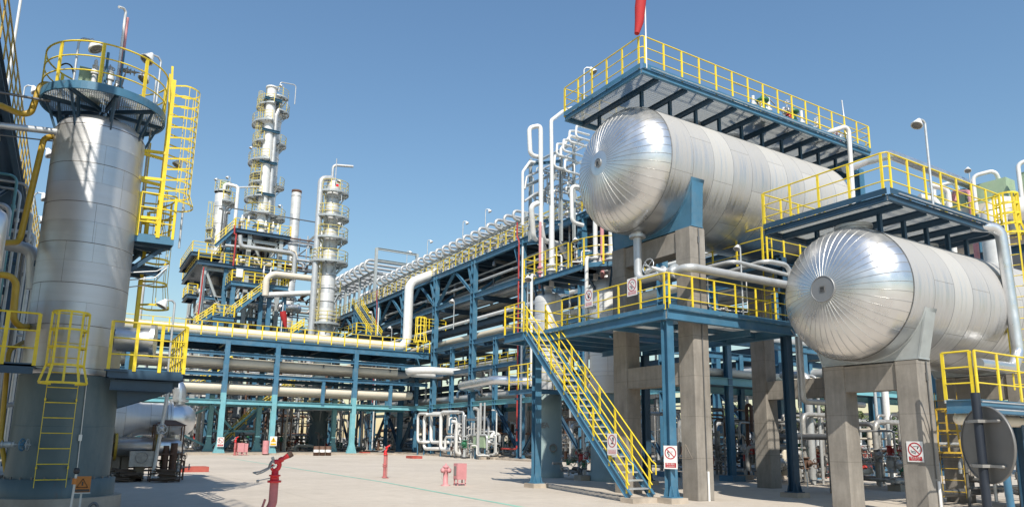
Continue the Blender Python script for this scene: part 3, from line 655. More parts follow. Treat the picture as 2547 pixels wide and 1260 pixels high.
# ================================================================ PLATFORMS ON THE TANKS
def tank_platform(label, x0, x1, y0, y1, z, joists, tank_ax, tz, tR, steel, gap_right=False):
    t = thing('walkway_platform', label, 'platform', ((x0+x1)/2, (y0+y1)/2, z))
    mb = MB(); mb.box(x0+.05, y0+.05, z, x1-.05, y1-.05, z+.035); part('grating', mb, 'grating', t)
    mb = MB()
    for a, b in (((x0,y0),(x1,y0)), ((x0,y1),(x1,y1))): mb.ib((a[0],a[1],z-.075), (b[0],b[1],z-.075), .16, .10, .014)
    for a, b in (((x0,y0+.05),(x0,y1-.05)), ((x1,y0+.05),(x1,y1-.05))): mb.ib((a[0],a[1],z-.075), (b[0],b[1],z-.075), .16, .10, .014)
    part('edge_beam', mb, steel, t)
    for jx in joists:
        mb = MB(); mb.ib((jx, y0+.06, z-.11), (jx, y1-.06, z-.11), .18, .10, .014)
        for s_ in (-1, 1):
            yy = tank_ax+s_*tR*.52; zz = tz+math.sqrt(tR*tR-(tR*.52)**2)
            mb.ib((jx, yy, zz-.02), (jx, yy, z-.2), .10, .10, .012, up=(0,1,0))
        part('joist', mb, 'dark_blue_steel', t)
    mb = MB(); mb.bar((x0,y0-.06,z+.09),(x1,y0-.06,z+.09), .01, .15); mb.bar((x0-.06,y0,z+.09),(x0-.06,y1,z+.09), .01, .15); mb.bar((x1+.06,y0,z+.09),(x1+.06,y1,z+.09), .01, .15); part('toe_plate', mb, steel, t)
    mb = MB(); rail(mb, [(x0+.12,y0-.03,z),(x1-.03,y0-.03,z)], sp=.8); rail(mb, [(x0-.03,y1-.03,z),(x0-.03,y0+.1,z)], sp=.8); rail(mb, [(x1+.03,y0,z),(x1+.03,y1,z)], sp=.8); rail(mb, [(x0,y1+.03,z),(x1,y1+.03,z)], sp=.8)
    for zz in (1.1, .733, .367): mb.tube([(x0-.03,y0+.1,z+zz),(x0+.02,y0-.02,z+zz),(x0+.12,y0-.03,z+zz)], .02, 6)
    part('railing', mb, 'yellow_paint', t)
    mb = MB(); mb.cyl((x0+.3,y0-.1,z+.06),(x1-.3,y0-.1,z+.06), .016, n=6)
    part('conduit', mb, 'galvanised', t)
    return t
tank_platform('long upper platform with yellow railing and grating floor on top of the upper silver tank', 14.0, 26.0, 15.25, 19.3, 13.08, [14.75,16.0,17.2,18.35,19.5,20.6,21.7,22.8,23.9,25.0], 17.2, 10.58, 2.1, 'blue_steel')
tank_platform('lower platform with yellow railing and grating floor on top of the lower silver tank', 16.6, 22.3, 9.36, 13.05, 7.75, [17.3,18.4,19.5,20.6,21.6], 10.95, 5.58, 1.75, 'dark_blue_steel')

# ================================================================ SERVICE PLATFORM WITH STAIR
PZ = 5.5; PX0, PX1, PY0, PY1 = 14.55, 20.35, 15.0, 22.6
t = thing('service_platform', 'blue steel service platform with yellow railing, around the tall concrete frame and above the staircase', 'platform', ((PX0+PX1)/2, 18.8, 0))
mb = MB()
mb.box(PX0+.06, PY0+.06, PZ, 15.86, PY1-.06, PZ+.03); mb.box(15.86, 16.05, PZ, PX1-.06, 18.3, PZ+.03); mb.box(16.6, PY0+.06, PZ, PX1-.06, 16.05, PZ+.03); mb.box(15.86, 19.2, PZ, PX1-.06, PY1-.06, PZ+.03); mb.box(13.62, 21.35, PZ, PX0-.06, 22.55, PZ+.03)
part('grating', mb, 'grating', t)
for a, b in (((PX0,PY0),(PX1,PY0)), ((PX0,PY1),(PX1,PY1)), ((PX0,PY0+.08),(PX0,PY1-.08)), ((PX1,PY0+.08),(PX1,PY1-.08)), ((13.6,21.3),(PX0-.08,21.3)), ((13.6,22.6),(PX0-.08,22.6)), ((13.6,21.3),(13.6,22.6))):
    mb = MB(); mb.ib((*a, PZ-.14), (*b, PZ-.14), .30, .16, .02); part('edge_beam', mb, 'blue_steel', t)
for yy in (16.6, 17.9, 19.35, 20.6, 21.6):
    mb = MB(); mb.ib((PX0+.08, yy, PZ-.16), (PX1-.08, yy, PZ-.13), .16, .10, .012); part('joist', mb, 'blue_steel', t)
for xx in (18.2,):
    mb = MB(); mb.ib((xx, PY0+.08, PZ-.36), (xx, PY1-.08, PZ-.36), .20, .14, .016); part('joist', mb, 'blue_steel', t)
PCOL = [(14.72,15.2),(20.1,15.2),(14.72,22.1),(20.1,22.1)]
for i, (xx, yy) in enumerate(PCOL):
    mb = MB(); mb.ib((xx,yy,.15), (xx,yy,PZ-.3), .26, .26, .022, up=(0,1,0))
    mb.box(xx-.22, yy-.22, .15, xx+.22, yy+.22, .18)
    for s_ in (-1, 1):
        for q in (-.1, .1):
            mb.add([(xx+q-.008,yy+s_*.13,.18),(xx+q-.008,yy+s_*.21,.18),(xx+q-.008,yy+s_*.13,.48),(xx+q+.008,yy+s_*.13,.18),(xx+q+.008,yy+s_*.21,.18),(xx+q+.008,yy+s_*.13,.48)], [(0,1,2),(5,4,3),(1,4,5,2)])
            mb.add([(xx+s_*.13,yy+q-.008,.18),(xx+s_*.21,yy+q-.008,.18),(xx+s_*.13,yy+q-.008,.48),(xx+s_*.13,yy+q+.008,.18),(xx+s_*.21,yy+q+.008,.18),(xx+s_*.13,yy+q+.008,.48)], [(0,1,2),(5,4,3),(1,4,5,2)])
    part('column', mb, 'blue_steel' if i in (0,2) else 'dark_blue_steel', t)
mb = MB(); mb.ib((20.1,15.2,PZ),(20.1,15.2,7.9), .24, .24, .02, up=(0,1,0)); mb.ib((20.1,15.2,7.9),(20.1,18.9,7.9), .24, .2, .02); mb.ib((20.1,18.9,PZ),(20.1,18.9,7.8), .24, .24, .02, up=(0,1,0)); part('pipe_support', mb, 'dark_blue_steel', t)
mb = MB(); rail(mb, [(PX0+.1,PY0,PZ),(PX1,PY0,PZ)], sp=1.0); rail(mb, [(PX0,21.3,PZ),(PX0,PY0+.1,PZ)], sp=1.0); rail(mb, [(PX1,PY0,PZ),(PX1,PY1,PZ)], sp=1.0); rail(mb, [(13.6,PY1,PZ),(PX1,PY1,PZ)], sp=1.0); rail(mb, [(13.6,21.3,PZ),(13.6,22.6,PZ)], sp=.65)
for zz in (1.1, .733, .367): mb.tube([(PX0,PY0+.12,PZ+zz),(PX0+.02,PY0+.02,PZ+zz),(PX0+.12,PY0,PZ+zz)], .02, 6)
part('railing', mb, 'yellow_paint', t)
mb = MB(); mb.bar((PX0,PY0-.09,PZ+.08),(PX1,PY0-.09,PZ+.08), .01, .13); mb.bar((PX0-.09,PY0,PZ+.08),(PX0-.09,21.3,PZ+.08), .01, .13); part('toe_plate', mb, 'blue_steel', t)
mb = MB(); mb.tube([(20.1,14.98,PZ-.1),(20.3,14.98,PZ-.3),(20.3,14.98,1.2),(20.36,14.9,.6),(20.36,14.9,.3)], .02, 6, bend=.1); part('conduit', mb, 'galvanised', t)
for (xx, yy), lb in zip(PCOL, ('square concrete plinth under the blue column at the foot of the staircase', 'square concrete plinth under the dark column between the two tanks', 'square concrete plinth under the blue column below the stair landing', 'shaded concrete plinth under the far column of the service platform')):
    mb = MB(); mb.box(xx-.32, yy-.32, -.05, xx+.32, yy+.32, .15); solid('column_plinth', lb, 'concrete plinth', mb, 'plinth_concrete', (xx,yy,0), 'concrete plinths under the service platform columns')
mb = MB(); mb.box(13.5, 15.45, -.05, 14.65, 15.98, .13); solid('stair_plinth', 'low concrete block under the foot of the blue and yellow staircase', 'concrete plinth', mb, 'plinth_concrete', (14.1,15.7,0))
t = thing('staircase', 'straight blue staircase with yellow handrails climbing to the service platform', 'staircase', (14.05,15.8,0))
stair(t, (13.65,15.75,.14), (13.65,21.25,PZ-.06), (1,0,0), .86, 24)
# ================================================================ LEFT TOWER
TX, TY = -.05, 19.0
mb = MB(); mb.cyl((TX,TY,-.05),(TX,TY,.37), 1.28, n=48); solid('tower_foundation', 'round concrete foundation under the big silver tower on the left', 'foundation', mb, 'plinth_concrete', (TX,TY,0))
LTW = thing('process_tower', 'big near silver process tower with grey green skirt on the left', 'tower', (TX,TY,0))
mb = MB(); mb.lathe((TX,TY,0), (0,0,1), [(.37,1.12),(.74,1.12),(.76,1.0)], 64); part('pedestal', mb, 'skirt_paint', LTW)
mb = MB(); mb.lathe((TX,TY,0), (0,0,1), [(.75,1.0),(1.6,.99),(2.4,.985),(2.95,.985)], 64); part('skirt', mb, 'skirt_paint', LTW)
mb = MB(); pr = [(2.93,.90),(2.93,.96)]+[(3.0+.3*i,.955) for i in range(19)]+[(8.62,.955),(8.70,.95),(8.86,.88),(8.97,.76),(9.03,.5),(9.05,.01)]
mb.lathe((TX,TY,0), (0,0,1), pr, 72); shm = mb
mb = MB()
for i in range(7): mb.lathe((TX,TY,3.1+.93*i), (0,0,1), [(-.003,.955),(0,.9572),(.010,.9572),(.013,.955)], 72)
for i in range(12):
    a = R_(-175+30*i); z0 = 3.1+.93*(i % 6)
    mb.bar((TX+.9545*math.cos(a),TY+.9545*math.sin(a),z0), (TX+.9545*math.cos(a),TY+.9545*math.sin(a),z0+.93), .006, .006)
shm.join(mb, 1); part('shell', shm, ['tower_jacket', 'dark_seam'], LTW)
mb = MB()
for k in range(28): a = R_(k*360/28); mb.cyl((TX+1.06*math.cos(a),TY+1.06*math.sin(a),.745),(TX+1.06*math.cos(a),TY+1.06*math.sin(a),.80), .022, n=6)
part('anchor_bolt', mb, 'dark_pipe', LTW)
mb = MB(); mb.lathe((TX,TY,0), (0,0,1), [(1.84,.988),(1.845,.994),(1.865,.994),(1.87,.988)], 64); part('weld_seam', mb, 'skirt_paint', LTW)
mb = MB(); mb.tube([(.30,18.0,.2),(.28,18.04,.9),(.26,18.04,2.9)], .012, 6); mb.box(.235,18.0,1.55,.30,18.045,1.68); part('conduit', mb, 'galvanised', LTW)
# top platform
TZ = 9.43
mb = MB(); mb.sector(TX,TY,TZ,TZ+.03,.0,1.30,-180,180,48); tp = part('top_platform', mb, 'grating', LTW)
mb = MB(); mb.sector(TX,TY,TZ-.09,TZ+.10,1.30,1.34,-180,180,64); part('ring_beam', mb, 'blue_steel', tp)
for k in range(8):
    a = R_(10+45*k); c, s_ = math.cos(a), math.sin(a); mb = MB()
    mb.ib((TX+c*.12,TY+s_*.12,TZ-.05),(TX+c*1.29,TY+s_*1.29,TZ-.05), .09, .06, .010)
    mb.ib((TX+c*.84,TY+s_*.84,8.70),(TX+c*.95,TY+s_*.95,TZ-.09), .06, .06, .010, up=(c,s_,0))
    mb.bar((TX+c*.93,TY+s_*.93,8.62),(TX+c*1.2,TY+s_*1.2,TZ-.10), .035, .05)
    part('bracket', mb, 'dark_blue_steel', tp)
mb = MB(); rail(mb, arc(TX,TY,TZ+.02,1.32,14,346,44), h=1.06, sp=.98, post=.075); part('railing', mb, 'yellow_paint', tp)
# middle platform on the right
MZ = 6.42
mb = MB(); mb.sector(TX,TY,MZ,MZ+.03,.95,1.78,-6,112,24); mp_ = part('side_platform', mb, 'grating', LTW)
mb = MB(); mb.sector(TX,TY,MZ-.13,MZ+.05,1.78,1.80,-6,112,24); mb.chan((TX+.90,TY-.13,MZ-.04),(TX+1.80,TY-.20,MZ-.04), .20, .06, .014); part('edge_beam', mb, 'blue_steel', mp_)
for k, a in enumerate((4, 24, 46, 70, 95)):
    c, s_ = math.cos(R_(a)), math.sin(R_(a)); mb = MB(); mb.ib((TX+c*.93,TY+s_*.93,MZ-.12),(TX+c*1.77,TY+s_*1.77,MZ-.12), .16, .12, .014); mb.bar((TX+c*.93,TY+s_*.93,MZ-.85),(TX+c*1.6,TY+s_*1.6,MZ-.2), .08, .09); part('bracket', mb, 'dark_blue_steel', mp_)
mb = MB(); rail(mb, [(TX+.98,TY-.14,MZ),(TX+1.76,TY-.19,MZ)], sp=.8, post=.06); rail(mb, arc(TX,TY,MZ,1.79,-3,108,18), sp=.55, post=.08); part('railing', mb, 'yellow_paint', mp_)
# second deck just below it
UZ = 5.75
mb = MB(); mb.sector(TX,TY,UZ,UZ+.03,.95,1.62,8,130,20); up_ = part('side_platform', mb, 'dark_blue_steel', LTW)
mb = MB(); mb.sector(TX,TY,UZ-.1,UZ+.04,1.62,1.64,8,130,20)
for a in (12, 36, 60, 85, 110):
    c, s_ = math.cos(R_(a)), math.sin(R_(a)); mb.ib((TX+c*.93,TY+s_*.93,UZ-.1),(TX+c*1.6,TY+s_*1.6,UZ-.1), .16, .12, .014)
part('bracket', mb, 'dark_blue_steel', up_)
mb = MB()
for q in range(3): mb.tube([(TX+.95,TY-.1+.35*q,UZ-.25-.12*q),(TX+1.5,TY-.15+.35*q,UZ-.15-.1*q),(TX+1.75,TY-.1+.3*q,UZ+.05)], .015, 5, bend=.1)
part('conduit', mb, 'galvanised', up_)
# lower platform, right and left of the ladder
BZ = 3.06
mb = MB(); mb.box(.62,17.72,BZ,2.12,18.1,BZ+.03); mb.box(.93,18.1,BZ,2.12,20.6,BZ+.03); lp = part('lower_platform', mb, 'dark_blue_steel', LTW)
mb = MB(); mb.chan((.6,17.7,BZ-.06),(2.14,17.7,BZ-.06), .20, .06, .014); mb.chan((2.14,17.7,BZ-.06),(2.14,20.6,BZ-.06), .20, .06, .014); mb.chan((.6,18.1,BZ-.06),(.6,17.7,BZ-.06), .20, .06, .014)
mb.box(.55,17.66,BZ-.02,1.0,17.72,BZ+.02); part('edge_beam', mb, 'dark_blue_steel', lp)  # edge beam in the darker blue, shade put into its colour
mb = MB()
for yy in (18.15, 18.9, 19.6, 20.3): mb.ib((.8,yy,BZ-.18),(2.1,yy,BZ-.18), .2, .12, .014); mb.add([(.85,yy,BZ-.28),(2.0,yy,BZ-.28),(1.9,yy,BZ-.42),(.9,yy,BZ-.78),(.85,yy+.03,BZ-.28),(2.0,yy+.03,BZ-.28),(1.9,yy+.03,BZ-.42),(.9,yy+.03,BZ-.78)], [(0,3,2,1),(4,5,6,7),(0,1,5,4),(1,2,6,5),(2,3,7,6),(3,0,4,7)])
mb.ib((.7,17.9,BZ-.3),(1.95,17.9,BZ-.3), .22, .12, .014); part('bracket', mb, 'dark_blue_steel', lp)
mb = MB(); rail(mb, [(.62,17.7,BZ),(2.12,17.7,BZ)], sp=.55, post=.07, h=1.08); rail(mb, [(2.13,17.75,BZ),(2.13,20.6,BZ)], sp=.5, post=.07, h=1.08); rail(mb, [(.62,18.05,BZ),(.62,17.72,BZ)], sp=.4, post=.05, h=1.08); part('railing', mb, 'yellow_paint', lp)
mb = MB(); mb.box(-2.9,17.6,BZ-.02,-.92,19.2,BZ+.02); mb.chan((-2.9,17.6,BZ-.06),(-.72,17.6,BZ-.06), .22, .06, .014); mb.box(-.95,17.6,BZ-.02,-.70,18.35,BZ+.02); lq = part('lower_platform', mb, 'dark_blue_steel', LTW)
mb = MB(); rail(mb, [(-2.9,17.58,BZ),(-.72,17.58,BZ)], sp=.6, post=.07, h=1.08); part('railing', mb, 'yellow_paint', lq)
# ladders
mb = MB(); ladder(mb, (-.17,17.80,.60),(-.17,17.80,4.25),(0,-1,0), w=.56, rung=.315, side=.035)
for zz in (1.0, 2.4, 3.8):
    for s_ in (-1, 1): mb.bar((-.17+.28*s_,17.80,zz),(-.17+.28*s_,18.08,zz), .03, .05)
ld = part('ladder', mb, 'yellow_paint', LTW)
mb = MB(); cage(mb, (-.17,17.80,2.72),(-.17,17.80,4.2),(0,-1,0), r=.34, hoop=.42, t=.045); part('ladder_cage', mb, 'yellow_paint', ld)
mb = MB(); ladder(mb, (1.38,19.05,MZ),(1.38,19.05,TZ+1.15),(1,0,0), w=.46, rung=.3, side=.085)
for s_ in (-1, 1): mb.bar((1.38,19.05+.23*s_,TZ+.2),(1.30,19.05+.23*s_,TZ+1.5), .04, .05)
for zz in (6.9,7.9,8.6):
    for s_ in (-1, 1): mb.bar((1.38,19.05+.23*s_,zz),(.86,19.05+.1*s_,zz), .05, .07)
ld = part('ladder', mb, 'yellow_paint', LTW)
mb = MB(); cage(mb, (1.40,19.05,7.35),(1.40,19.05,TZ+1.0),(1,0,0), r=.37, hoop=.29, t=.036, strips=6); part('ladder_cage', mb, 'yellow_paint', ld)
mb = MB(); ladder(mb, (1.2,20.1,BZ),(1.2,20.1,MZ+.9),(1,0,0), w=.46, rung=.3, side=.08); ld = part('ladder', mb, 'yellow_paint', LTW)
mb = MB(); cage(mb, (1.2,20.1,4.9),(1.2,20.1,MZ+.9),(1,0,0), r=.36, hoop=.6); part('ladder_cage', mb, 'yellow_paint', ld)
mb = MB(); ladder(mb, (1.05,20.2,MZ),(1.05,20.2,TZ-.2),(1,0,0), w=.4, rung=.3, side=.07); ld = part('ladder', mb, 'yellow_paint', LTW)
mb = MB(); cage(mb, (1.05,20.2,MZ+.3),(1.05,20.2,8.0),(1,0,0), r=.3, hoop=.5, t=.04); part('ladder_cage', mb, 'yellow_paint', ld)
# side nozzles by the lower platform
mb = MB(); mb.cyl((.75,18.6,3.85),(1.5,18.45,3.85), .28, n=20); flange(mb, (1.5,18.45,3.85), (1,-.2,0), .40, .09, 20); part('side_nozzle', mb, 'elbow_sheet', LTW)
# top head equipment (each stands on the platform)
E_ = TZ+.03
t = thing('junction_cabinet', 'pale green instrument cabinet on top of the big left tower', 'cabinet', (-.42,18.75,E_))
mb = MB(); mb.box(-.66,18.58,E_+.05,-.20,18.9,E_+.78); part('case', mb, 'green_case', t)
mb = MB(); mb.box(-.63,18.57,E_+.10,-.45,18.582,E_+.74); mb.box(-.42,18.57,E_+.10,-.23,18.582,E_+.74); part('door', mb, 'green_case', t)
mb = MB(); mb.box(-.65,18.6,E_,-.60,18.88,E_+.05); mb.box(-.26,18.6,E_,-.21,18.88,E_+.05); part('foot', mb, 'grey_steel', t)
t = thing('relief_valve_group', 'cluster of white relief valves and gauges behind the railing on top of the left tower', 'valves', (-.1,18.5,E_))
for (xx, yy, hh, r) in ((-.34,18.35,1.0,.055),(-.02,18.42,.95,.06),(.14,18.55,.75,.045),(-.2,18.62,1.25,.04)):
    mb = MB(); mb.cyl((xx,yy,E_),(xx,yy,E_+hh*.6), r, n=10); flange(mb, (xx,yy,E_+.16), (0,0,1), r*2, .05, 12); flange(mb, (xx,yy,E_+.26), (0,0,1), r*2, .04, 12); mb.lathe((xx,yy,E_+hh*.55), (0,0,1), [(0,r*1.5),(.08,r*1.6),(.12,r),(hh*.35,r*.7),(hh*.4,0)], 10)
    for q in range(4): flange(mb, (xx,yy,E_+hh*.62+q*.045), (0,0,1), r*1.25, .02, 10)
    part('relief_valve', mb, 'pipe_white', t)
mb = MB(); valve(mb, (-.05,18.45,E_+.32), (1,0,0), .05, (0,0,1), .5, .11); valve(mb, (.2,18.5,E_+.36), (0,1,0), .05, (.2,-.3,1), .5, .11); valve(mb, (.3,18.6,E_+.95), (1,0,0), .045, (1,0,.1), .3, .10); part('gate_valve', mb, 'valve_steel', t)
mb = MB(); mb.tube([(-.34,18.35,E_+.1),(-.5,18.3,E_+.05),(-.7,18.35,E_+.02)], .02, 6); mb.tube([(-.95,18.5,E_),(-1.1,18.55,E_+.6),(-.85,18.6,E_+.85),(-.75,18.6,E_+.5)], .018, 6, bend=.25); part('hose', mb, 'black_rubber', t)
mb = MB(); mb.tube([(-.12,18.3,E_),(-.12,18.3,E_+1.15)], .03, 8); mb.tube([(.2,18.3,E_),(.2,18.3,E_+1.3)], .022, 8); part('support_post', mb, 'blue_steel', t)
a0 = at(290,213,y=18.75); a1 = at(318,32,y=18.75)
t = thing('vent_pipe', 'tall white vent pipe with hooked top beside a red riser on the left tower', 'pipe', (a0.x,18.75,E_))
mb = MB(); mb.tube([(a0.x,18.75,E_),(a0.x,18.75,a1.z),(a0.x-.05,18.70,a1.z+.06),(a0.x-.16,18.6,a1.z+.0)], .032, 10, bend=.06); part('white_pipe', mb, 'pipe_white', t)
mb = MB(); mb.tube([(a0.x+.06,18.78,E_),(a0.x+.06,18.78,a1.z-.12)], .032, 10); part('red_pipe', mb, 'pink_faded', t)
mb = MB(); valve(mb, (a0.x+.1,18.75,E_+1.0), (1,0,0), .03, (1,0,.05), .22, .07); part('bleed_valve', mb, 'valve_steel', t)
def lp_px(px, py, y, z0, hd, label, **k):
    p = at(px, py, y=y); return lamp_post((p.x, p.y, z0), (p.x, p.y, p.z-.22), hd, label, **k)
lp_px(198,92,18.2,E_,(1,-.35,0),'white floodlight above the left end of the railing on the left tower', s=1.0)
lp_px(402,142,18.6,E_,(-1,-.5,0),'white floodlight above the right end of the railing on the left tower', s=.95)
lp_px(390,188,19.6,MZ,(-1,-.4,0),'white floodlight peeping over the ladder side of the left tower', s=.85)
lp_px(468,396,19.6,MZ,(-1,-.2,0),'white floodlight behind the yellow ladder cage of the left tower', s=.7)
p0 = at(420,900,y=19.2); p1 = at(428,742,y=19.2)
lamp_post((p0.x,19.2,BZ), (p0.x,19.2,p1.z-.2), (-1,-.2,0), 'dull grey floodlight on a pole above the lower platform of the left tower', s=.8)
# valve on the skirt
t = thing('drain_valve', 'small blue wheeled valve on a pipe in front of the left tower skirt', 'valve', (-.95,17.9,0))
c = at(55,1105,y=17.85); mb = MB(); valve(mb, (c.x-.25,17.95,c.z), (1,0,0), .05, (1,-.25,0), .30, .115); part('valve_body', mb, 'grey_steel', t)
mb = MB(); wheel(mb, (c.x,17.85,c.z), (.9,-.4,0), .12, 16, 5, .014); part('hand_wheel', mb, 'blue_steel', t)
mb = MB(); mb.tube([(c.x-.36,17.95,c.z),(c.x-.62,17.95,c.z),(c.x-.62,17.95,0)], .05, 8, bend=.12); part('pipe_run', mb, 'pipe_grey', t)
# yellow gas pipes and the grey pipe linking tower and left structure
def ypipe(label, pts, r, y, mat='shaded_yellow_paint', bend=.22, name='gas_pipe', cat='pipe', group=None):
    P = [at(a, b, y=(y+c if True else y)) for a, b, c in pts]; mb = MB(); mb.tube(P, r, 12, bend=bend)
    return solid(name, label, cat, mb, mat, P[0], group)
ypipe('thick yellow pipe dipping in an S bend beside the top of the left tower', [(150,215,.3),(103,208,0),(76,283,0),(48,283,0),(0,262,-.6),(-120,250,-2)], .07, 18.9)
ypipe('yellow pipe dropping from below the tower top and turning left at mid height', [(168,341,.3),(110,341,0),(48,602,0),(0,604,-.6),(-60,604,-2)], .065, 18.9)
ypipe('yellow pipe crooked down beside the lower part of the left tower', [(-60,682,0),(42,684,0),(32,795,0),(52,812,.2),(75,812,.6)], .07, 18.2)
ypipe('yellow riser pipe standing at the far left behind the tower', [(30,1260,0),(2,1090,0),(22,870,0),(60,850,.6)], .05, 18.9)
ypipe('long grey pipe crossing to the left tower below its platform', [(-80,300,-.4),(0,312,0),(160,330,0)], .075, 18.7, 'galvanised', 0, 'process_pipe')
ypipe('thin dark pipe crossing to the left tower above the grey pipe', [(-80,222,-.4),(0,230,0),(125,252,0)], .03, 18.7, 'dark_pipe', 0, 'process_pipe')
ypipe('thin dark line crossing to the left tower below the grey pipe', [(-80,322,-.4),(0,336,0),(140,352,.2)], .016, 18.8, 'dark_pipe', 0, 'process_pipe')

# ================================================================ LEFT PIPE STRUCTURE (dark, throws the long shadow)
LX = -2.12
LS = thing('pipe_structure', 'dark blue steel pipe structure with yellow railing along the left edge', 'structure', (-5,25,0))
ys = [11.0, 14.6, 22.0, 28, 34, 40, 46, 52, 58]
for yy in ys:
    for xx in (-2.55, -7.0):
        mb = MB(); mb.ib((xx,yy,0),(xx,yy,9.9 if yy > 15 else 12.5), .28, .28, .022, up=(0,1,0)); part('column', mb, 'dark_blue_steel', LS)
    for zz in (4.2, 7.2, 9.75):
        mb = MB(); mb.ib((-7.0,yy,zz),(-2.3,yy,zz), .3, .2, .018); part('cross_beam', mb, 'dark_blue_steel', LS)
for zz in (4.2, 7.2):
    for xx in (-2.55, -7.0):
        mb = MB(); mb.ib((xx,11,zz+.3),(xx,58,zz+.3), .26, .18, .016); part('side_beam', mb, 'dark_blue_steel', LS)
for xx in (LX-.08, -7.2):
    mb = MB(); mb.ib((xx,10.6,9.85),(xx,58,9.85), .34, .16, .018); part('side_beam', mb, 'dark_blue_steel', LS)
mb = MB(); mb.box(-7.1,10.7,10.0,LX-.02,58,10.04); part('deck', mb, 'dark_blue_steel', LS)
mb = MB(); rail(mb, [(LX,10.6,10.0),(LX,58,10.0)], sp=1.0, post=.07); rail(mb, [(-7.2,10.6,10.0),(-7.2,58,10.0)], sp=1.5, post=.07); part('railing', mb, 'shaded_yellow_paint', LS)
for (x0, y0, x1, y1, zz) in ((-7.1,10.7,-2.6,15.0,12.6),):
    mb = MB(); mb.box(x0,y0,zz,x1,y1,zz+.05); mb.chan((x1,y0,zz-.1),(x1,y1,zz-.1), .24, .08, .015); mb.chan((x0,y0,zz-.1),(x0,y1,zz-.1), .24, .08, .015); u = part('upper_shade_deck', mb, 'dark_blue_steel', LS)  # deck placed so that its shadow falls on the tower
    mb = MB(); rail(mb, [(x1,y0,zz+.05),(x1,y1,zz+.05),(x0,y1,zz+.05)], sp=.9, post=.07); part('railing', mb, 'shaded_yellow_paint', u)
for a, b in (((-2.55,14.6,4.5),(-2.55,22,7.2)),((-2.55,34,4.5),(-2.55,40,7.2)),((-2.55,22,7.4),(-2.55,28,9.7)),((-2.55,46,4.5),(-2.55,52,7.2))):
    mb = MB(); mb.ib(a, b, .16, .16, .014); part('brace', mb, 'dark_blue_steel', LS)
for i, (xx, zz, r, m) in enumerate(((-3.2,4.65,.22,'pipe_grey'),(-3.9,4.6,.16,'pipe_grey'),(-4.6,4.7,.26,'galvanised'),(-5.6,4.65,.2,'pipe_grey'),(-3.1,7.65,.24,'galvanised'),(-4.0,7.6,.18,'pipe_grey'),(-5.0,7.65,.22,'pipe_grey'),(-6.0,7.6,.18,'pipe_cream'))):
    mb = MB(); mb.cyl((xx,11,zz),(xx,59,zz), r, n=12)
    solid('rack_pipe', ('thick pipe','thin pipe')[r < .2]+' lying on the '+('lower','upper')[zz > 6]+' tier of the dark left structure, '+['nearest the edge','second from the edge','third from the edge','innermost','nearest its edge','second from its edge','third from its edge','innermost'][i], 'pipe', mb, m, (xx,35,zz), 'pipes on the dark left structure')
for i, (px, y, m, r, z0, z1) in enumerate(((12,21.6,'galvanised',.06,2.2,7.4),(34,22.8,'galvanised',.035,2.0,8.2),(52,23.5,'pipe_grey',.035,2.0,8.6),(70,25,'pipe_grey',.05,0.2,8.2),(84,26,'galvanised',.06,1.0,7.8),(20,22.2,'teal_steel',.035,0.2,8.4),(62,24.2,'dark_pipe',.05,.2,7.0),(96,28,'galvanised',.05,.2,7.8))):
    X = at(px, 600, y=y).x
    mb = MB(); mb.tube([(X,y,z0),(X,y,z1),(X-.8,y+.1,z1+.02)], r, 10, bend=.2); mb.cyl((X,y,z1-.9),(X,y,z1-.8), r*1.6, n=10)
    solid('riser_pipe', ['short bright pipe bundle end at the far left edge','slim grey riser left of the big tower','slimmer light grey riser beside the yellow pipe','grey riser seen between the yellow pipes','thicker silver riser close to the big tower','thin teal riser at the far left','dark riser among the pipes left of the tower','silver riser just left of the big tower shell'][i], 'pipe', mb, m, (X,y,z0))
# silver vessel piece peeping at the left edge
c = at(-6,520,y=16.5); mb = MB(); mb.lathe((c.x,16.5,c.z-1.2), (0,0,1), [(0,.12),(.05,.2),(1.0,.2),(1.12,.17),(1.2,.06),(1.22,0)], 20)
solid('accumulator', 'small silver domed vessel cut off by the left edge', 'vessel', mb, 'elbow_sheet', (c.x,16.5,c.z-1.2))
mb = MB(); p = at(85,650,y=21); mb.tube([(p.x-.7,21,p.z+.35),(p.x-.05,21,p.z+.3),(p.x+.05,21,p.z-.7)], .15, 12, bend=.3); solid('duct_bend', 'short fat grey pipe bend tucked beside the big left tower', 'pipe', mb, 'pipe_grey', p)
for i, (px, py, y) in enumerate(((70,216,30),(95,482,31),(92,540,36),(105,372,27))):
    p = at(px, py, y=y); lamp_post((p.x-.1,y,p.z-2.2), (p.x-.1,y,p.z-.15), (1,-.3,0), ['white floodlight hanging in the sky gap left of the big tower','white floodlight over the blue cladding left of the big tower','lowest white floodlight left of the big tower','white floodlight beside the yellow pipe left of the tower'][i], s=1.0)
# lightning mast at the left edge
a = at(22,190,y=24); b = at(52,-30,y=24); mb = MB(); mb.cyl((a.x,24,9.9),(a.x,24,b.z), .04, n=8); mb.bar((a.x,24,11.1),(a.x-.4,24,11.0), .05, .05)
solid('steel_mast', 'thin white mast rising beside the yellow railing at the left edge', 'mast', mb, 'pipe_white', (a.x,24,9.9))
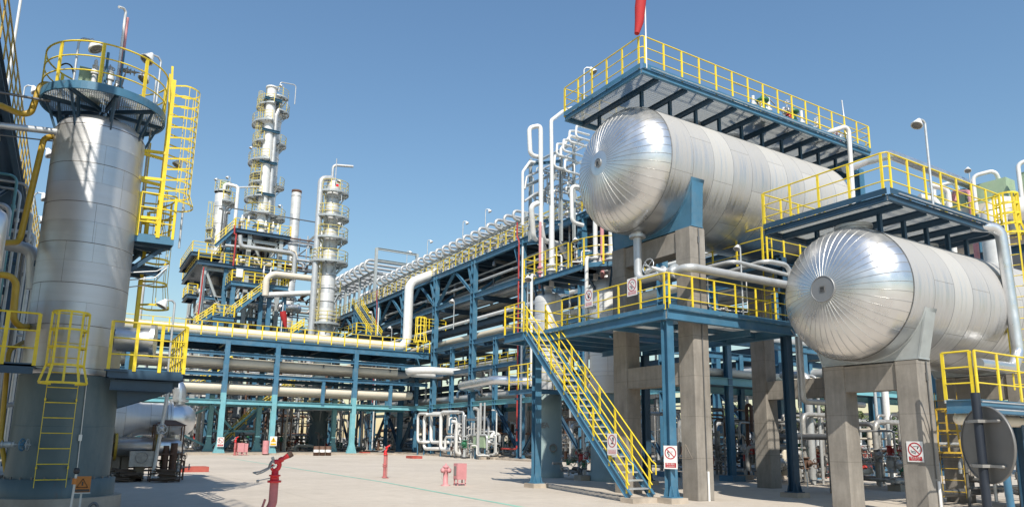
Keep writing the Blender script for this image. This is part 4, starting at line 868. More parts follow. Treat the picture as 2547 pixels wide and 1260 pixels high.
# ================================================================ MAIN PIPE RACK (runs away along Y)
RX0, RX1 = 33.0, 42.0
RCY = [25.6, 34.4, 43.2, 52.0, 60.9, 69.6, 78.3, 87.0, 95.7, 104.4, 113.0]
RK = thing('pipe_rack', 'tall blue steel pipe rack running away behind the upper tank', 'pipe rack', (37,70,0))
for yy in RCY:
    for xx in (RX0, RX1):
        mb = MB(); mb.ib((xx,yy,.1),(xx,yy,19.2), .62, .50, .05, up=(0,1,0))
        for q in range(14): mb.bar((xx-.27,yy,4.9+q*1.0),(xx+.27,yy,4.9+q*1.0), .40, .06)
        mb.box(xx-.35,yy-.35,.1,xx+.35,yy+.35,.2)
        part('column', mb, 'blue_steel', RK)
    for zz in (11.0, 15.6, 19.1):
        mb = MB(); mb.ib((RX0+.25,yy,zz),(RX1-.25,yy,zz), .5, .3, .03); part('cross_beam', mb, 'dark_blue_steel', RK)
for zz, h, m in ((19.15,.55,'blue_steel'),(15.6,.50,'blue_steel'),(11.0,.45,'blue_steel'),(8.3,.35,'blue_steel'),(5.0,.45,'teal_steel')):
    for xx in (RX0-.02, RX1):
        mb = MB(); mb.ib((xx,RCY[0],zz),(xx,RCY[-1],zz), h, .3, .03); part('side_beam', mb, m, RK)
for i in range(len(RCY)-1):
    ym = (RCY[i]+RCY[i+1])/2
    mb = MB(); mb.ib((RX0,ym,.1),(RX0,ym,11.0), .42, .34, .03, up=(0,1,0)); 
    for q in range(6): mb.bar((RX0-.18,ym,5.4+q),(RX0+.18,ym,5.4+q), .28, .05)
    part('post', mb, 'blue_steel', RK)
    mb = MB(); mb.ib((RX0,RCY[i],15.7),(RX0,RCY[i]+1.6 if i > 4 else RCY[i]+1.3,19.0), .2, .2, .02); part('brace', mb, 'blue_steel', RK)
    if i >= 4:
        mb = MB(); mb.ib((RX0+.05,RCY[i],15.7),(RX0+.05,ym,19.0), .24, .24, .02); part('brace', mb, 'blue_steel', RK)
        mb = MB(); mb.ib((RX0+.05,RCY[i+1],15.7),(RX0+.05,ym,19.0), .24, .24, .02); part('brace', mb, 'blue_steel', RK)
    mb = MB(); mb.cyl((RX0+.3,RCY[i],15.9),(RX0+4.2,RCY[i]+.1,19.0), .16, n=10); part('strut', mb, 'blue_steel', RK)
    mb = MB(); mb.ib((RX0+.1,RCY[i],.3),(RX0+.1,ym,4.8), .26, .26, .02); mb.ib((RX0+.1,RCY[i+1],.3),(RX0+.1,ym,4.8), .26, .26, .02); part('knee_brace', mb, 'dark_blue_steel', RK)
mb = MB(); mb.box(RX0+.1,RCY[0],19.44,RX1,RCY[-1],19.5); part('deck', mb, 'dark_blue_steel', RK)
mb = MB(); joist_grid(mb, RX0+.2, RCY[0], RX1-.2, RCY[-1], 19.2, .3, .16, sy=2.2); part('deck_joist', mb, 'dark_blue_steel', RK)
mb = MB(); rail(mb, [(RX0-.1,RCY[0],19.5),(RX0-.1,RCY[-1],19.5)], sp=1.45, post=.17, r=.045, h=1.25); part('railing', mb, 'yellow_paint', RK)
mb = MB(); rail(mb, [(RX1+.1,RCY[2],24.9),(RX1+.1,RCY[-1],24.9)], sp=1.45, post=.15, r=.04, h=1.3)
part('railing', mb, 'yellow_paint', RK)
mb = MB(); mb.box(RX1-1.2,RCY[2],24.7,RX1+.2,RCY[-1],24.9)
for yy in RCY[2:]: mb.ib((RX1-.6,yy,19.5),(RX1-.6,yy,24.7), .25, .25, .02, up=(0,1,0))
part('upper_walkway', mb, 'grey_steel', RK)
# middle walkway inside with railing (seen through the steel)
mb = MB(); mb.box(RX0+1.0,RCY[2],10.6,RX0+2.2,RCY[7],10.66); wk = part('inner_walkway', mb, 'dark_blue_steel', RK)
mb = MB(); rail(mb, [(RX0+1.0,RCY[2],8.55),(RX0+1.0,RCY[7],8.55)], sp=1.4, post=.10, r=.03); part('railing', mb, 'yellow_paint', wk)
for xx, zz, w_ in ((36.0,13.2,1.2),(38.6,14.3,1.6),(40.4,12.9,1.0),(39.5,9.6,1.8),(37.2,7.2,1.4),(40.2,6.9,1.2),(38.0,17.4,2.2)):
    mb = MB(); mb.box(xx-w_/2,RCY[0],zz,xx+w_/2,RCY[-2],zz+.05); mb.box(xx-w_/2-.03,RCY[0],zz-.02,xx-w_/2,RCY[-2],zz+.4); mb.box(xx+w_/2,RCY[0],zz-.02,xx+w_/2+.03,RCY[-2],zz+.4); part('cable_tray', mb, 'dark_blue_steel', RK)
# plinths
for i, yy in enumerate(RCY[3:8]):
    mb = MB(); mb.box(RX0-.55,yy-.55,-.05,RX0+.55,yy+.55,.12); solid('column_plinth', 'concrete plinth under the '+['first','second','third','fourth','fifth'][i]+' tall rack column counted away from the tanks', 'concrete plinth', mb, 'plinth_concrete', (RX0,yy,0), 'plinths of the main pipe rack')
# pipes on the tiers
spec = [(12.2,35.2,.32,'pipe_cream'),(11.75,36.4,.25,'pipe_cream'),(11.6,37.4,.2,'pipe_grey'),(11.75,38.6,.3,'pipe_grey'),(11.7,40.0,.26,'pipe_cream'),(16.2,34.4,.3,'pipe_cream'),(16.1,35.6,.25,'pipe_grey'),(16.2,37.0,.35,'pipe_grey'),(16.1,38.8,.3,'pipe_cream'),(16.15,40.4,.3,'pipe_grey'),(13.4,33.4,.17,'pipe_white'),(8.9,34.6,.34,'pipe_grey'),(8.75,36.0,.22,'pipe_grey'),(8.85,37.6,.3,'pipe_cream'),(5.75,34.0,.36,'pipe_grey'),(5.6,35.4,.25,'pipe_grey'),(5.7,37.2,.3,'pipe_grey'),(5.65,39.0,.28,'pipe_cream')]
tier = {5:'lowest',8:'second',11:'third',12:'third',13:'open',16:'top'}; cnt = {}
od = ['outermost','second','third','fourth','fifth','sixth']
for zz, xx, r, m in spec:
    k = tier[int(zz)]; cnt[k] = cnt.get(k,-1)+1
    mb = MB(); mb.cyl((xx,RCY[0],zz),(xx,RCY[-2],zz), r, n=12); solid('rack_pipe', 'long pipe on the '+k+' tier of the tall rack, '+od[cnt[k]]+' in from the yard side', 'pipe', mb, m, (xx,70,zz), 'pipes lying along the main rack')
# looped pipes over the near edge of the rack
LPW = 1.62
lgroup = 'looped white pipes along the top edge of the rack'
def loop_thing(yy, x0, z, label, r=.14, rr=.44, s=1.0, L=3.6, group=lgroup):
    t = thing('looped_pipe', label, 'pipe', (x0,yy,19.5), group)
    pts = [(x0+L,yy,z+rr)]+[(x0+rr*.2-rr*math.sin(R_(a)), yy, z+rr*math.cos(R_(a))) for a in range(0,181,20)]+[(x0+2.0,yy+.15,z-rr)]
    mb = MB(); mb.tube(pts, r, 9); part('return_bend', mb, 'pipe_grey', t)
    mb = MB(); mb.tube([(x0+3.2,yy+.7,z-.75),(x0+1.25,yy+.7,z-.75),(x0+1.25,yy+.7,19.55)], r*.95, 8, bend=.35); part('down_leg', mb, 'pipe_grey', t)
    mb = MB(); mb.cyl((x0+1.25,yy+.7,19.5),(x0+1.25,yy+.7,20.5), r*1.25, n=9); part('flange_joint', mb, 'valve_steel', t)
    return t
L0 = None; LN = ['nearest','second','third','fourth','fifth','sixth','seventh','eighth','ninth','tenth','eleventh','twelfth','thirteenth','fourteenth','fifteenth','sixteenth','seventeenth','eighteenth','nineteenth','twentieth','twenty first','twenty second']
for i in range(22):
    yy = 53.0+LPW*i; lb = 'white return bend pipe on the tall rack, '+LN[i]+' from the tall loops'
    if L0 is None: L0 = loop_thing(yy, RX0-.05, 21.85, lb)
    else: dup(L0, (RX0-.05,yy,19.5), lb)
t = thing('pipe_support_frame', 'grey steel frame holding up the row of looped pipes on the rack', 'support frame', (RX0+.3,70,19.5))
for yy in [52+4.35*k for k in range(9)]:
    mb = MB(); mb.ib((RX0+.35,yy,19.5),(RX0+.35,yy,22.0), .22, .2, .02, up=(0,1,0)); part('post', mb, 'grey_steel', t)
mb = MB(); mb.ib((RX0+.35,51.5,21.35),(RX0+.35,88,21.35), .22, .18, .02); mb.ib((RX0+2.5,51.5,21.35),(RX0+2.5,88,21.35), .22, .18, .02); part('long_beam', mb, 'grey_steel', t)
# far loops on taller portals
g2 = 'white looped pipes on the far high portal frame'
p = at(937,616,x=33.3); q = at(990,622,x=39.5)
PF = thing('portal_frame', 'open grey portal frame standing above the far looped pipes', 'support frame', (36,p.y,19.5))
for xx, nm in ((33.3,'post'),(39.3,'post')):
    mb = MB(); mb.ib((xx,p.y,19.5),(xx,p.y,p.z), .34, .34, .03, up=(0,1,0)); part(nm, mb, 'grey_steel', PF)
for zz in (p.z-.1, p.z-1.7, p.z-4.6):
    mb = MB(); mb.ib((33.3,p.y,zz),(39.3,p.y,zz), .3, .25, .025); part('cross_beam', mb, 'grey_steel', PF)
mb = MB(); mb.ib((33.3,p.y,p.z-3.2),(33.3,p.y+26,p.z-3.2), .3, .25, .025); mb.ib((39.3,p.y,p.z-3.2),(39.3,p.y+26,p.z-3.2), .3, .25, .025); part('long_beam', mb, 'grey_steel', PF)
for k in range(1,5):
    mb = MB(); mb.ib((33.3,p.y+6*k,19.5),(33.3,p.y+6*k,p.z-3.0), .28, .28, .025, up=(0,1,0)); part('post', mb, 'grey_steel', PF)
L1 = None
for i in range(11):
    yy = p.y+2.2+2.15*i; lb = 'large white looped pipe beyond the open portal frame, '+LN[i]+' behind it'
    if L1 is None: L1 = loop_thing(yy, 33.2, p.z-2.1, lb, .2, .85, L=6, group=g2)
    else: dup(L1, (33.2,yy,19.5), lb)
for i in range(5):
    yy = RCY[7]+2.0+2.4*i; mb = MB(); mb.tube([(34.5,yy,19.6),(34.5,yy,22.3),(38,yy,22.3)], .2, 8, bend=.5); solid('elbow_pipe', 'white elbow pipe below the far loops on the rack, '+LN[i]+' from the portal frame', 'pipe', mb, 'pipe_grey', (34.5,yy,19.6), 'elbow pipes under the far loops')
# row of floodlights along the top of the rack
for i, (px, py) in enumerate(((1208,518),(1152,548),(1064,595),(1013,622))):
    p = at(px, py, x=RX1); lamp_post((RX1,p.y,24.9), (RX1,p.y,p.z-.4), (.8,-.6,0), 'floodlight on a thin pole above the pipe rack, '+['nearest','second','third','farthest'][i]+' of the row against the sky', s=1.5, pr=.06, group='floodlights along the rack top')

# ================================================================ PIPE BRIDGE (runs across, joins the rack)
BY0, BY1 = 70.0, 76.0
zt = hz(694,848,16.6,70)-.35
BR = thing('pipe_bridge', 'blue and teal pipe bridge crossing the yard to join the tall rack', 'pipe bridge', (18,73,0))
z1 = hz(694,888,16.6,70); z2 = hz(694,937,16.6,70); z3 = hz(694,1003,16.6,70)
for yy in (BY0, BY1):
    for xx in (3.9, 11.95, 16.55, 24.4):
        mb = MB(); mb.ib((xx,yy,.1),(xx,yy,5.6), .44, .44, .035, up=(0,1,0))
        for s_ in (-1,1): mb.add([(xx+s_*.22,yy-.2,.14),(xx+s_*.5,yy-.2,.14),(xx+s_*.22,yy-.2,1.1),(xx+s_*.22,yy+.2,.14),(xx+s_*.5,yy+.2,.14),(xx+s_*.22,yy+.2,1.1)], [(0,1,2),(5,4,3),(1,4,5,2)])
        c = part('column', mb, 'teal_steel', BR)
        mb = MB(); mb.ib((xx,yy,5.6),(xx,yy,zt), .44, .44, .035, up=(0,1,0)); part('upper_column', mb, 'blue_steel', c)
    for zz, h, m in ((zt,.62,'blue_steel'),(z1,.32,'blue_steel'),(z2,.36,'blue_steel'),(z3,.42,'teal_steel')):
        mb = MB(); mb.ib((-4,yy-.05,zz),(RX0-.5,yy-.05,zz), h, .3, .03); part('long_beam', mb, m, BR)
    for xx in (8.0, 21.2, 28.3):
        mb = MB(); mb.ib((xx,yy,z3),(xx,yy,z2), .30, .30, .025, up=(0,1,0)); part('post', mb, 'blue_steel', BR)
for xx in (3.9, 8.0, 11.95, 16.55, 21.2, 24.4, 28.3):
    for zz in (z1-.55, z2-.65, z3, zt):
        mb = MB(); mb.ib((xx,BY0+.2,zz),(xx,BY1-.2,zz), .30, .22, .02); part('cross_beam', mb, 'dark_blue_steel' if zz != z3 else 'teal_steel', BR)
mb = MB(); mb.box(-4,BY0-.15,zt+.32,RX0-.3,BY1+.1,zt+.37); part('deck', mb, 'blue_steel', BR)
mb = MB(); rail(mb, [(-4,BY0-.2,zt+.37),(RX0-.5,BY0-.2,zt+.37)], sp=1.35, post=.11, r=.035, h=1.3); part('railing', mb, 'yellow_paint', BR)
mb = MB(); rail(mb, [(-4,BY1+.2,zt+.37),(RX0-.5,BY1+.2,zt+.37)], sp=1.35, post=.11, r=.035, h=1.3); part('railing', mb, 'yellow_paint', BR)
for a, b in (((3.9,BY1,.6),(11.9,BY1,z3-.3)),((11.9,BY1,.6),(3.9,BY1,z3-.3)),((12.1,BY1,z3-.3),(14.2,BY1,z3-2.6)),((16.4,BY1,z3-.3),(12.2,BY1,.6)),((12,BY1,z3-2.6),(16.5,BY1,z3-2.6))):
    mb = MB(); mb.ib(a, b, .2, .2, .02); part('brace', mb, 'teal_steel', BR)
for k, xx in enumerate((11.95,16.55,24.4)):
    mb = MB(); mb.box(xx-.55,BY0-.55,-.05,xx+.55,BY0+.55,.12); solid('column_plinth', 'concrete plinth under the '+['left','middle','right'][k]+' front column of the pipe bridge', 'concrete plinth', mb, 'plinth_concrete', (xx,BY0,0), 'plinths of the pipe bridge')
zp1 = hz(694,907,16.6,70.6); zp2 = hz(694,968,16.6,70.6)
for tier_, zc in (('upper', zp1), ('lower', zp2)):
    for k in range(6):
        mb = MB(); r = (.40,.3,.36,.28,.34,.3)[k]; yy = BY0+.75+k*.88; mb.cyl((-5,yy,zc-.4+r),(31.0 if (k or tier_ == 'lower') else 29.2,yy,zc-.4+r), r, n=14); bands(mb, (-5,yy,zc-.4+r), (29,yy,zc-.4+r), r, 1.7, .06, 14)
        solid('bridge_pipe', 'cream pipe on the '+tier_+' tier of the pipe bridge, '+od[k]+' in from the front', 'pipe', mb, 'pipe_cream' if k % 2 == 0 else 'pipe_grey', (13,yy,zc), 'pipes lying on the pipe bridge')
# transfer line on the bridge deck that rises into the rack
rz = zt+.37+.55
t = thing('transfer_line', 'thick white pipe along the bridge deck bending up and into the rack', 'pipe', (20,71.2,zt+.4))
e0 = at(1012,862,y=71.2); e1 = at(1030,705,y=71.2)
mb = MB(); mb.cyl((-5,71.2,rz),(e0.x-2.2,71.2,rz), .5, n=18); bands(mb, (-5,71.2,rz), (e0.x-2.5,71.2,rz), .5, 2.2, .07, 18); part('pipe_run', mb, 'pipe_cream', t)  # straight run of the white pipe in cream, sunlight put into the colour
mb = MB(); mb.tube([(e0.x-2.2,71.2,rz),(e0.x,71.2,rz),(e0.x,71.2,e1.z),(e0.x+3.2,71.2,e1.z+1.6),(RX0+3,71.2,e1.z+1.9)], .50, 18, bend=1.3); part('riser_bend', mb, 'pipe_white', t)
mb = MB(); mb.cyl((-5,72.9,rz-.1),(27,72.9,rz-.1), .38, n=14); solid('transfer_line', 'second pipe on the bridge deck behind the thick white one', 'pipe', mb, 'pipe_cream', (20,72.9,rz))
# caged ladder tower at the end of the bridge
c0 = at(1045,872,y=69.6); c1 = at(1045,790,y=69.6)
t = thing('caged_ladder', 'yellow caged ladder and landing where the bridge meets the rack', 'ladder', (c0.x,69.6,c0.z))
mb = MB(); ladder(mb, (c0.x,69.6,c0.z-.1),(c0.x,69.6,c1.z),(-.5,-1,0), w=.7, rung=.45, side=.12); part('ladder_run', mb, 'yellow_paint', t)
mb = MB(); cage(mb, (c0.x,69.6,c0.z+.9),(c0.x,69.6,c1.z),(-.5,-1,0), r=.55, hoop=.9, t=.09); part('cage_hoops', mb, 'yellow_paint', t)
mb = MB(); rail(mb, [(c0.x,69.7,c1.z-1.1),(c0.x+3.0,69.7,c1.z-1.1)], sp=.9, post=.1, r=.035, h=1.1); part('railing', mb, 'yellow_paint', t)
# horizontal expansion loops between bridge and rack
za = hz(1100,927,31,68)
t = thing('expansion_loop', 'white hairpin pipe loop lying flat where the bridge meets the rack', 'pipe', (31,67,za))
p0 = at(1170,928,z=za); p1 = at(1004,928,z=za)
mb = MB(); mb.tube([(36.5,64.8,za),(30.2,65.2,za),(29.0,67.2,za),(30.2,69.4,za-.05),(33.8,69.2,za-.05)], .36, 12, bend=1.2); part('pipe_run', mb, 'pipe_white', t)
t = thing('expansion_loop', 'fat silver pipe stub sweeping out of the rack above the green cabinet', 'pipe', (31,55,8))
q0 = at(1292,946,x=31.6); q1 = at(1232,944,x=31.0); q2 = at(1140,960,x=31.0)
mb = MB(); mb.tube([(q0.x+2.5,q0.y,q0.z),(31.0,q1.y,q1.z),(31.0,q2.y,q2.z),(33.5,q2.y+.6,q2.z)], .40, 16, bend=1.4); part('pipe_run', mb, 'elbow_sheet', t)
# ================================================================ FAR COLUMNS AND PROCESS STRUCTURE
def fdepth(p): return (Vector(p)-CPOS).dot(FWD)
def column(name, label, cat, Y, top, bot, wtop, wbot, mat='column_jacket', z0=None, skirt=None, dome=True, n=40, band=None):
    """vertical vessel whose axis passes the pixels top and bot (photo), standing in the plane y=Y"""
    a = at(*top, y=Y); b = at(*bot, y=Y); X = (a.x+b.x)/2; zt_ = a.z; zb = b.z if z0 is None else z0
    r1 = wtop/2*fdepth((X,Y,a.z))/F_PX; r0 = wbot/2*fdepth((X,Y,max(b.z,0)))/F_PX
    t = thing(name, label, cat, (X,Y,0)); t['r'] = r1
    mb = MB(); k = 16; pr = [(zb+(zt_-zb)*i/k, r0+(r1-r0)*i/k) for i in range(k+1)]
    if dome: pr += [(zt_+r1*.2,r1*.93),(zt_+r1*.38,r1*.7),(zt_+r1*.5,r1*.35),(zt_+r1*.52,.01)]
    mb.lathe((X,Y,0), (0,0,1), pr, n)
    if band:
        z = zb+.5
        while z < zt_-.5: mb.lathe((X,Y,z), (0,0,1), [(0,r0*1.005),(.02,r0*1.03),(.1,r0*1.03),(.12,r0*1.005)], n); z += band
    part('shell', mb, mat, t)
    if skirt: mb = MB(); mb.lathe((X,Y,0), (0,0,1), [(.1,r0*1.12),(.3,r0*1.08),(skirt,r0*1.01),(skirt+.05,r0*.9)], n); part('skirt', mb, 'lit_skirt_paint', t)
    return t, X, r0, r1
def ringp(t, X, Y, z, ri, ro, a0, a1, post=.09, h=1.3, sp=1.2, ry='hazed_yellow_paint', steel='grey_steel'):
    mb = MB(); mb.sector(X,Y,z,z+.08,ri,ro,a0,a1,20); p = part('ring_platform', mb, 'grating', t)
    mb = MB(); mb.sector(X,Y,z-.12,z+.12,ro,ro+.06,a0,a1,24); part('ring_beam', mb, steel, p)
    k = max(2, int((a1-a0)/38))
    mb = MB()
    for i in range(k+1):
        a = R_(a0+(a1-a0)*i/k); c, s_ = math.cos(a), math.sin(a); mb.ib((X+c*ri,Y+s_*ri,z-.12),(X+c*ro,Y+s_*ro,z-.12), .22, .16, .02); mb.bar((X+c*ri*.98,Y+s_*ri*.98,z-1.2),(X+c*(ri+(ro-ri)*.7),Y+s_*(ri+(ro-ri)*.7),z-.2), .12, .12)
    part('bracket', mb, steel, p)
    mb = MB(); rail(mb, arc(X,Y,z+.05,ro,a0,a1,18), h=h, sp=sp, post=post, r=.04); part('railing', mb, ry, p)
    return p
# -- right hand banded column
T2, X2, r20, r21 = column('distillation_column', 'silver column with four ring platforms beside the far looped pipes', 'column', 82, (835,458), (799,862), 33, 42, skirt=None, band=1.6)
b0 = at(787,1000,y=82)
mb = MB(); mb.lathe((X2,82,0), (0,0,1), [(.1,r20*1.12),(.5,r20*1.06),(6.0,r20*1.02),(hz(799,862,X2,82),r20)], 40); part('skirt', mb, 'skirt_paint', T2)
for (px, py, w, a0, a1) in ((845,485,2.15,-150,95),(823,545,2.4,-170,60),(820,597,2.4,-150,60),(810,655,2.6,-200,40),(800,728,1.9,-40,80),(800,806,2.0,-220,-20),(815,790,2.0,-60,90)):
    z = hz(px,py,X2,82); ringp(T2, X2, 82, z, r20*1.0, r20*w*.86, a0, a1)
for z in (4.7,):
    mb = MB(); p_ = ringp(T2, X2, 82, z, r20, r20*2.4, -190, 30)
mb = MB(); ztop = hz(835,452,X2,82)
mb.tube([(X2-.2,82,ztop),(X2-.2,82,ztop+2.1),(X2+2.2,81.6,ztop+2.3)], .17, 8, bend=.5); mb.tube([(X2-.1,81,ztop-.5),(X2-.1,81,ztop+2.6)], .06, 6); part('vent_hook', mb, 'pipe_grey', T2)
mb = MB(); xo = X2-r20*1.75; zl = hz(820,835,X2,82)
mb.tube([(X2,81.6,ztop-.4),(X2-.3,81.6,ztop+.2),(xo,81.4,ztop-.1),(xo,81.4,zl-4)], .36, 12, bend=.8); part('overhead_pipe', mb, 'pipe_grey', T2)
for za, zb in ((808,745),(742,660),(655,600),(596,548),(545,490)):
    z0_, z1_ = hz(810,za,X2,82), hz(812,zb,X2,82); mb = MB(); ladder(mb, (X2-r20*1.12,82-r20*.35,z0_),(X2-r20*1.12,82-r20*.35,z1_+1),(-1,-.5,0), w=.5, rung=.5, side=.08); l_ = part('ladder', mb, 'hazed_yellow_paint', T2)
    mb = MB(); cage(mb, (X2-r20*1.12,82-r20*.35,z0_+1.6),(X2-r20*1.12,82-r20*.35,z1_+1),(-1,-.5,0), r=.4, hoop=1.1, t=.05, strips=4); part('ladder_cage', mb, 'hazed_yellow_paint', l_)
mb = MB(); c = at(838,461,y=79.4); mb.box(c.x-.12,79.3,c.z-.15,c.x+.18,79.36,c.z+.15); part('red_plate', mb, 'bright_red', T2)
for i, (px, py) in enumerate(((852,451),(852,557))):
    p = at(px, py, y=80.5); lamp_post((p.x,80.5,p.z-2.6),(p.x,80.5,p.z-.2), (-1,-.4,0), 'lamp at the '+('top','third')[i]+' ring platform of the right hand silver column', s=1.5, pr=.05, group='lamps on the far columns')

# -- the tallest column with twin pipes
T1, X1, r10, r11 = column('distillation_column', 'tallest far silver column with pipes running up its face', 'column', 108, (692,246), (660,590), 27, 30, band=3.0)
mb = MB(); mb.lathe((X1,108,0), (0,0,1), [(.1,r10*1.1),(hz(660,590,X1,108),r10)], 32); part('lower_shell', mb, 'column_jacket', T1)
xa, xb = at(675,222,y=106.4), at(650,575,y=106.4); xm = (xa.x+xb.x)/2
mb = MB(); mb.cyl((xm,106.4,xb.z-6),(xm,106.4,xa.z+.2), .72, n=18); mb.cyl((xm,106.4,xa.z-.9),(X1,107.4,xa.z-.9), .45, n=12); mb.cyl((xm,106.4,xa.z+.1),(xm,106.4,xa.z+.3), .9, n=18); part('overhead_pipe', mb, 'pipe_white', T1)
xc = at(697,290,y=106.2); mb = MB(); mb.tube([(X1+.3,106.6,xc.z+2),(xc.x-.6,106.2,xc.z),(xc.x-.5,106.2,20)], .3, 10, bend=.8); part('side_pipe', mb, 'pipe_grey', T1)
for q in range(5):
    z = hz(665,262+q*78,X1,108); mb = MB(); mb.ib((xm-1.1,105.7,z),(xm+1.5,105.7,z), .35, .5, .04); mb.ib((xm-.9,105.9,z),(xm-.9,107.6,z), .3, .3, .04); mb.ib((xm+1.1,105.9,z),(xm+1.1,107.6,z), .3, .3, .04); part('pipe_bracket', mb, 'blue_steel', T1)
for (px, py, w, a0, a1) in ((690,248,1.9,150,330),(700,285,2.1,-90,60),(645,312,3.7,150,250),(700,365,2.0,-70,50),(640,408,3.8,150,250),(640,462,3.4,150,230),(690,468,2.2,-60,50),(640,500,3.9,150,240),(640,540,3.8,150,260),(648,268,3.2,150,250),(642,360,3.4,160,230),(640,440,3.3,160,230),(680,546,2.7,-110,60)):
    ringp(T1, X1, 108, hz(px,py,X1,108), r10, r10*w, a0, a1, post=.10, sp=1.3)
for q, (ya, yb) in enumerate(((545,470),(462,412),(405,318),(310,255))):
    z0_, z1_ = hz(640,ya,X1,108), hz(645,yb,X1,108); xl = xm-1.15; mb = MB(); ladder(mb, (xl,107,z0_),(xl,107,z1_+1),(-1,-.4,0), w=.6, rung=.6, side=.09); l_ = part('ladder', mb, 'hazed_yellow_paint', T1)
    mb = MB(); cage(mb, (xl,107,z0_+2),(xl,107,z1_+1),(-1,-.4,0), r=.42, hoop=1.5, t=.06, strips=4); part('ladder_cage', mb, 'hazed_yellow_paint', l_)
mb = MB(); z_ = hz(690,230,X1,108); mb.tube([(X1,107.5,z_),(X1+.2,107.5,z_+1.6),(X1+2.6,107.5,z_+1.8),(X1+2.6,107.5,z_-1.5)], .08, 6, bend=.4); part('vent_loop', mb, 'pipe_grey', T1)
for i, (px, py) in enumerate(((706,215),(716,248),(632,368),(703,512))):
    p = at(px, py, y=107); lamp_post((p.x,107,p.z-3.2),(p.x,107,p.z-.2), (-1,-.4,0), 'tiny lamp on the tallest column, '+['at its very top','just right of its top','left side at half height','right side above the steel frame'][i], s=1.5, pr=.05, group='lamps on the far columns')

# -- the short column on the left of the group
T3, X3, r30, r31 = column('distillation_column', 'short silver column with a fenced top on the left of the far group', 'column', 101, (558,488), (537,612), 34, 36, band=2.5)
mb = MB(); mb.lathe((X3,101,0), (0,0,1), [(.1,r30*1.05),(hz(537,612,X3,101),r30)], 32); part('lower_shell', mb, 'column_jacket', T3)
ringp(T3, X3, 101, hz(558,478,X3,101), 0.05, r31*1.12, -180, 180, post=.14)
ringp(T3, X3, 101, hz(575,508,X3,101), r30, r30*1.9, -95, 60, post=.14)
ringp(T3, X3, 101, hz(520,572,X3,101), r30, r30*1.7, 140, 230, post=.14); ringp(T3, X3, 101, hz(518,598,X3,101), r30, r30*1.7, 140, 230, post=.14)
mb = MB(); zt3 = hz(558,478,X3,101); mb.tube([(X3,100,zt3),(X3,100,zt3+.9),(X3+1.7,99.6,zt3+.7),(X3+1.7,99.6,zt3-15)], .24, 10, bend=.4); part('overhead_pipe', mb, 'pipe_white', T3)
mb = MB(); mb.cyl((X3+1.5,100.5,zt3+.8),(X1-1.6,107,hz(640,470,X1,108)), .13, n=8); part('link_pipe', mb, 'pipe_white', T3)
mb = MB(); mb.box(X3-.5,100.2,zt3+.1,X3+.4,101,zt3+1.3); part('instrument_case', mb, 'green_case', T3)
z0_, z1_ = hz(530,605,X3,101), hz(535,510,X3,101); mb = MB(); ladder(mb, (X3-r30*1.25,100.3,z0_),(X3-r30*1.25,100.3,z1_),(-1,-.4,0), w=.5, rung=.6, side=.09); l_ = part('ladder', mb, 'hazed_yellow_paint', T3)
mb = MB(); cage(mb, (X3-r30*1.25,100.3,z0_+2),(X3-r30*1.25,100.3,z1_),(-1,-.4,0), r=.36, hoop=1.4, t=.06, strips=3); part('ladder_cage', mb, 'hazed_yellow_paint', l_)
for i, (px, py) in enumerate(((545,446),(573,441))):
    p = at(px, py, y=100); lamp_post((p.x,100,zt3+.1),(p.x,100,p.z-.2), (-1,-.4,0), 'tiny lamp on the '+('left','right')[i]+' of the short far column top', s=1.3, pr=.05, group='lamps on the far columns')
# -- plain stack
ST, XS, rs0, rs1 = column('exhaust_stack', 'plain tall silver stack with a brown rim right of the tallest column', 'stack', 112, (739,475), (714,800), 23, 25, dome=False, band=4.0)
mb = MB(); zs = hz(739,475,XS,112); mb.lathe((XS,112,zs-.35), (0,0,1), [(0,rs1*1.01),(.02,rs1*1.07),(.4,rs1*1.07),(.4,rs1*.85)], 28); part('rim', mb, 'rust_steel', ST)
mb = MB(); mb.lathe((XS,112,0), (0,0,1), [(.1,rs0),(hz(714,800,XS,112),rs0)], 28); part('lower_shell', mb, 'column_jacket', ST)

# -- multi level steel structure around the columns
SY0, SY1 = 92.0, 104.0
def X_(px, py, y=SY0): return at(px, py, y=y)
SS = thing('steel_structure', 'tall open steel structure with decks and yellow rails around the far columns', 'structure', (22,98,0))
def sdeck(l, r, y0, y1, rails=True, th=.5, mat='dark_blue_steel'):
    a = at(*l, y=y0); b = at(*r, y=y0); z = (a.z+b.z)/2
    mb = MB(); mb.box(a.x,y0,z-.12,b.x,y1,z); d = part('deck', mb, 'dark_blue_steel', SS)
    mb = MB(); mb.ib((a.x,y0,z-.3),(b.x,y0,z-.3), th, .3, .04); mb.ib((a.x,y1,z-.3),(b.x,y1,z-.3), th, .3, .04); mb.ib((a.x,y0,z-.3),(a.x,y1,z-.3), th, .3, .04); mb.ib((b.x,y0,z-.3),(b.x,y1,z-.3), th, .3, .04)
    joist_grid(mb, a.x, y0, b.x, y1, z-.35, .4, .25, sx=2.2); part('edge_beam', mb, mat, d)
    if rails: mb = MB(); rail_seg(mb, [(a.x,y0,z),(b.x,y0,z),(b.x,y1,z),(a.x,y1,z),(a.x,y0,z)], h=1.3, sp=1.5, post=.14, r=.04); part('railing', mb, 'yellow_paint', d)
    return a.x, b.x, z
ax, bx, zA = sdeck((584,563),(722,590), SY0, SY1)           # top deck
cx_, dx_, zB = sdeck((493,645),(737,678), SY0, SY1+2)       # middle deck
ex, fx, zC = sdeck((488,808),(780,822), SY0+2, SY1+4, True)
sdeck((478,625),(548,632), SY0+1, SY1)                       # small side deck, upper left
gx, hx, zG = sdeck((466,728),(490,733), SY0+3, SY0+7)
cols = [at(p,700,y=SY0+.5).x for p in (505,560,612,692)]
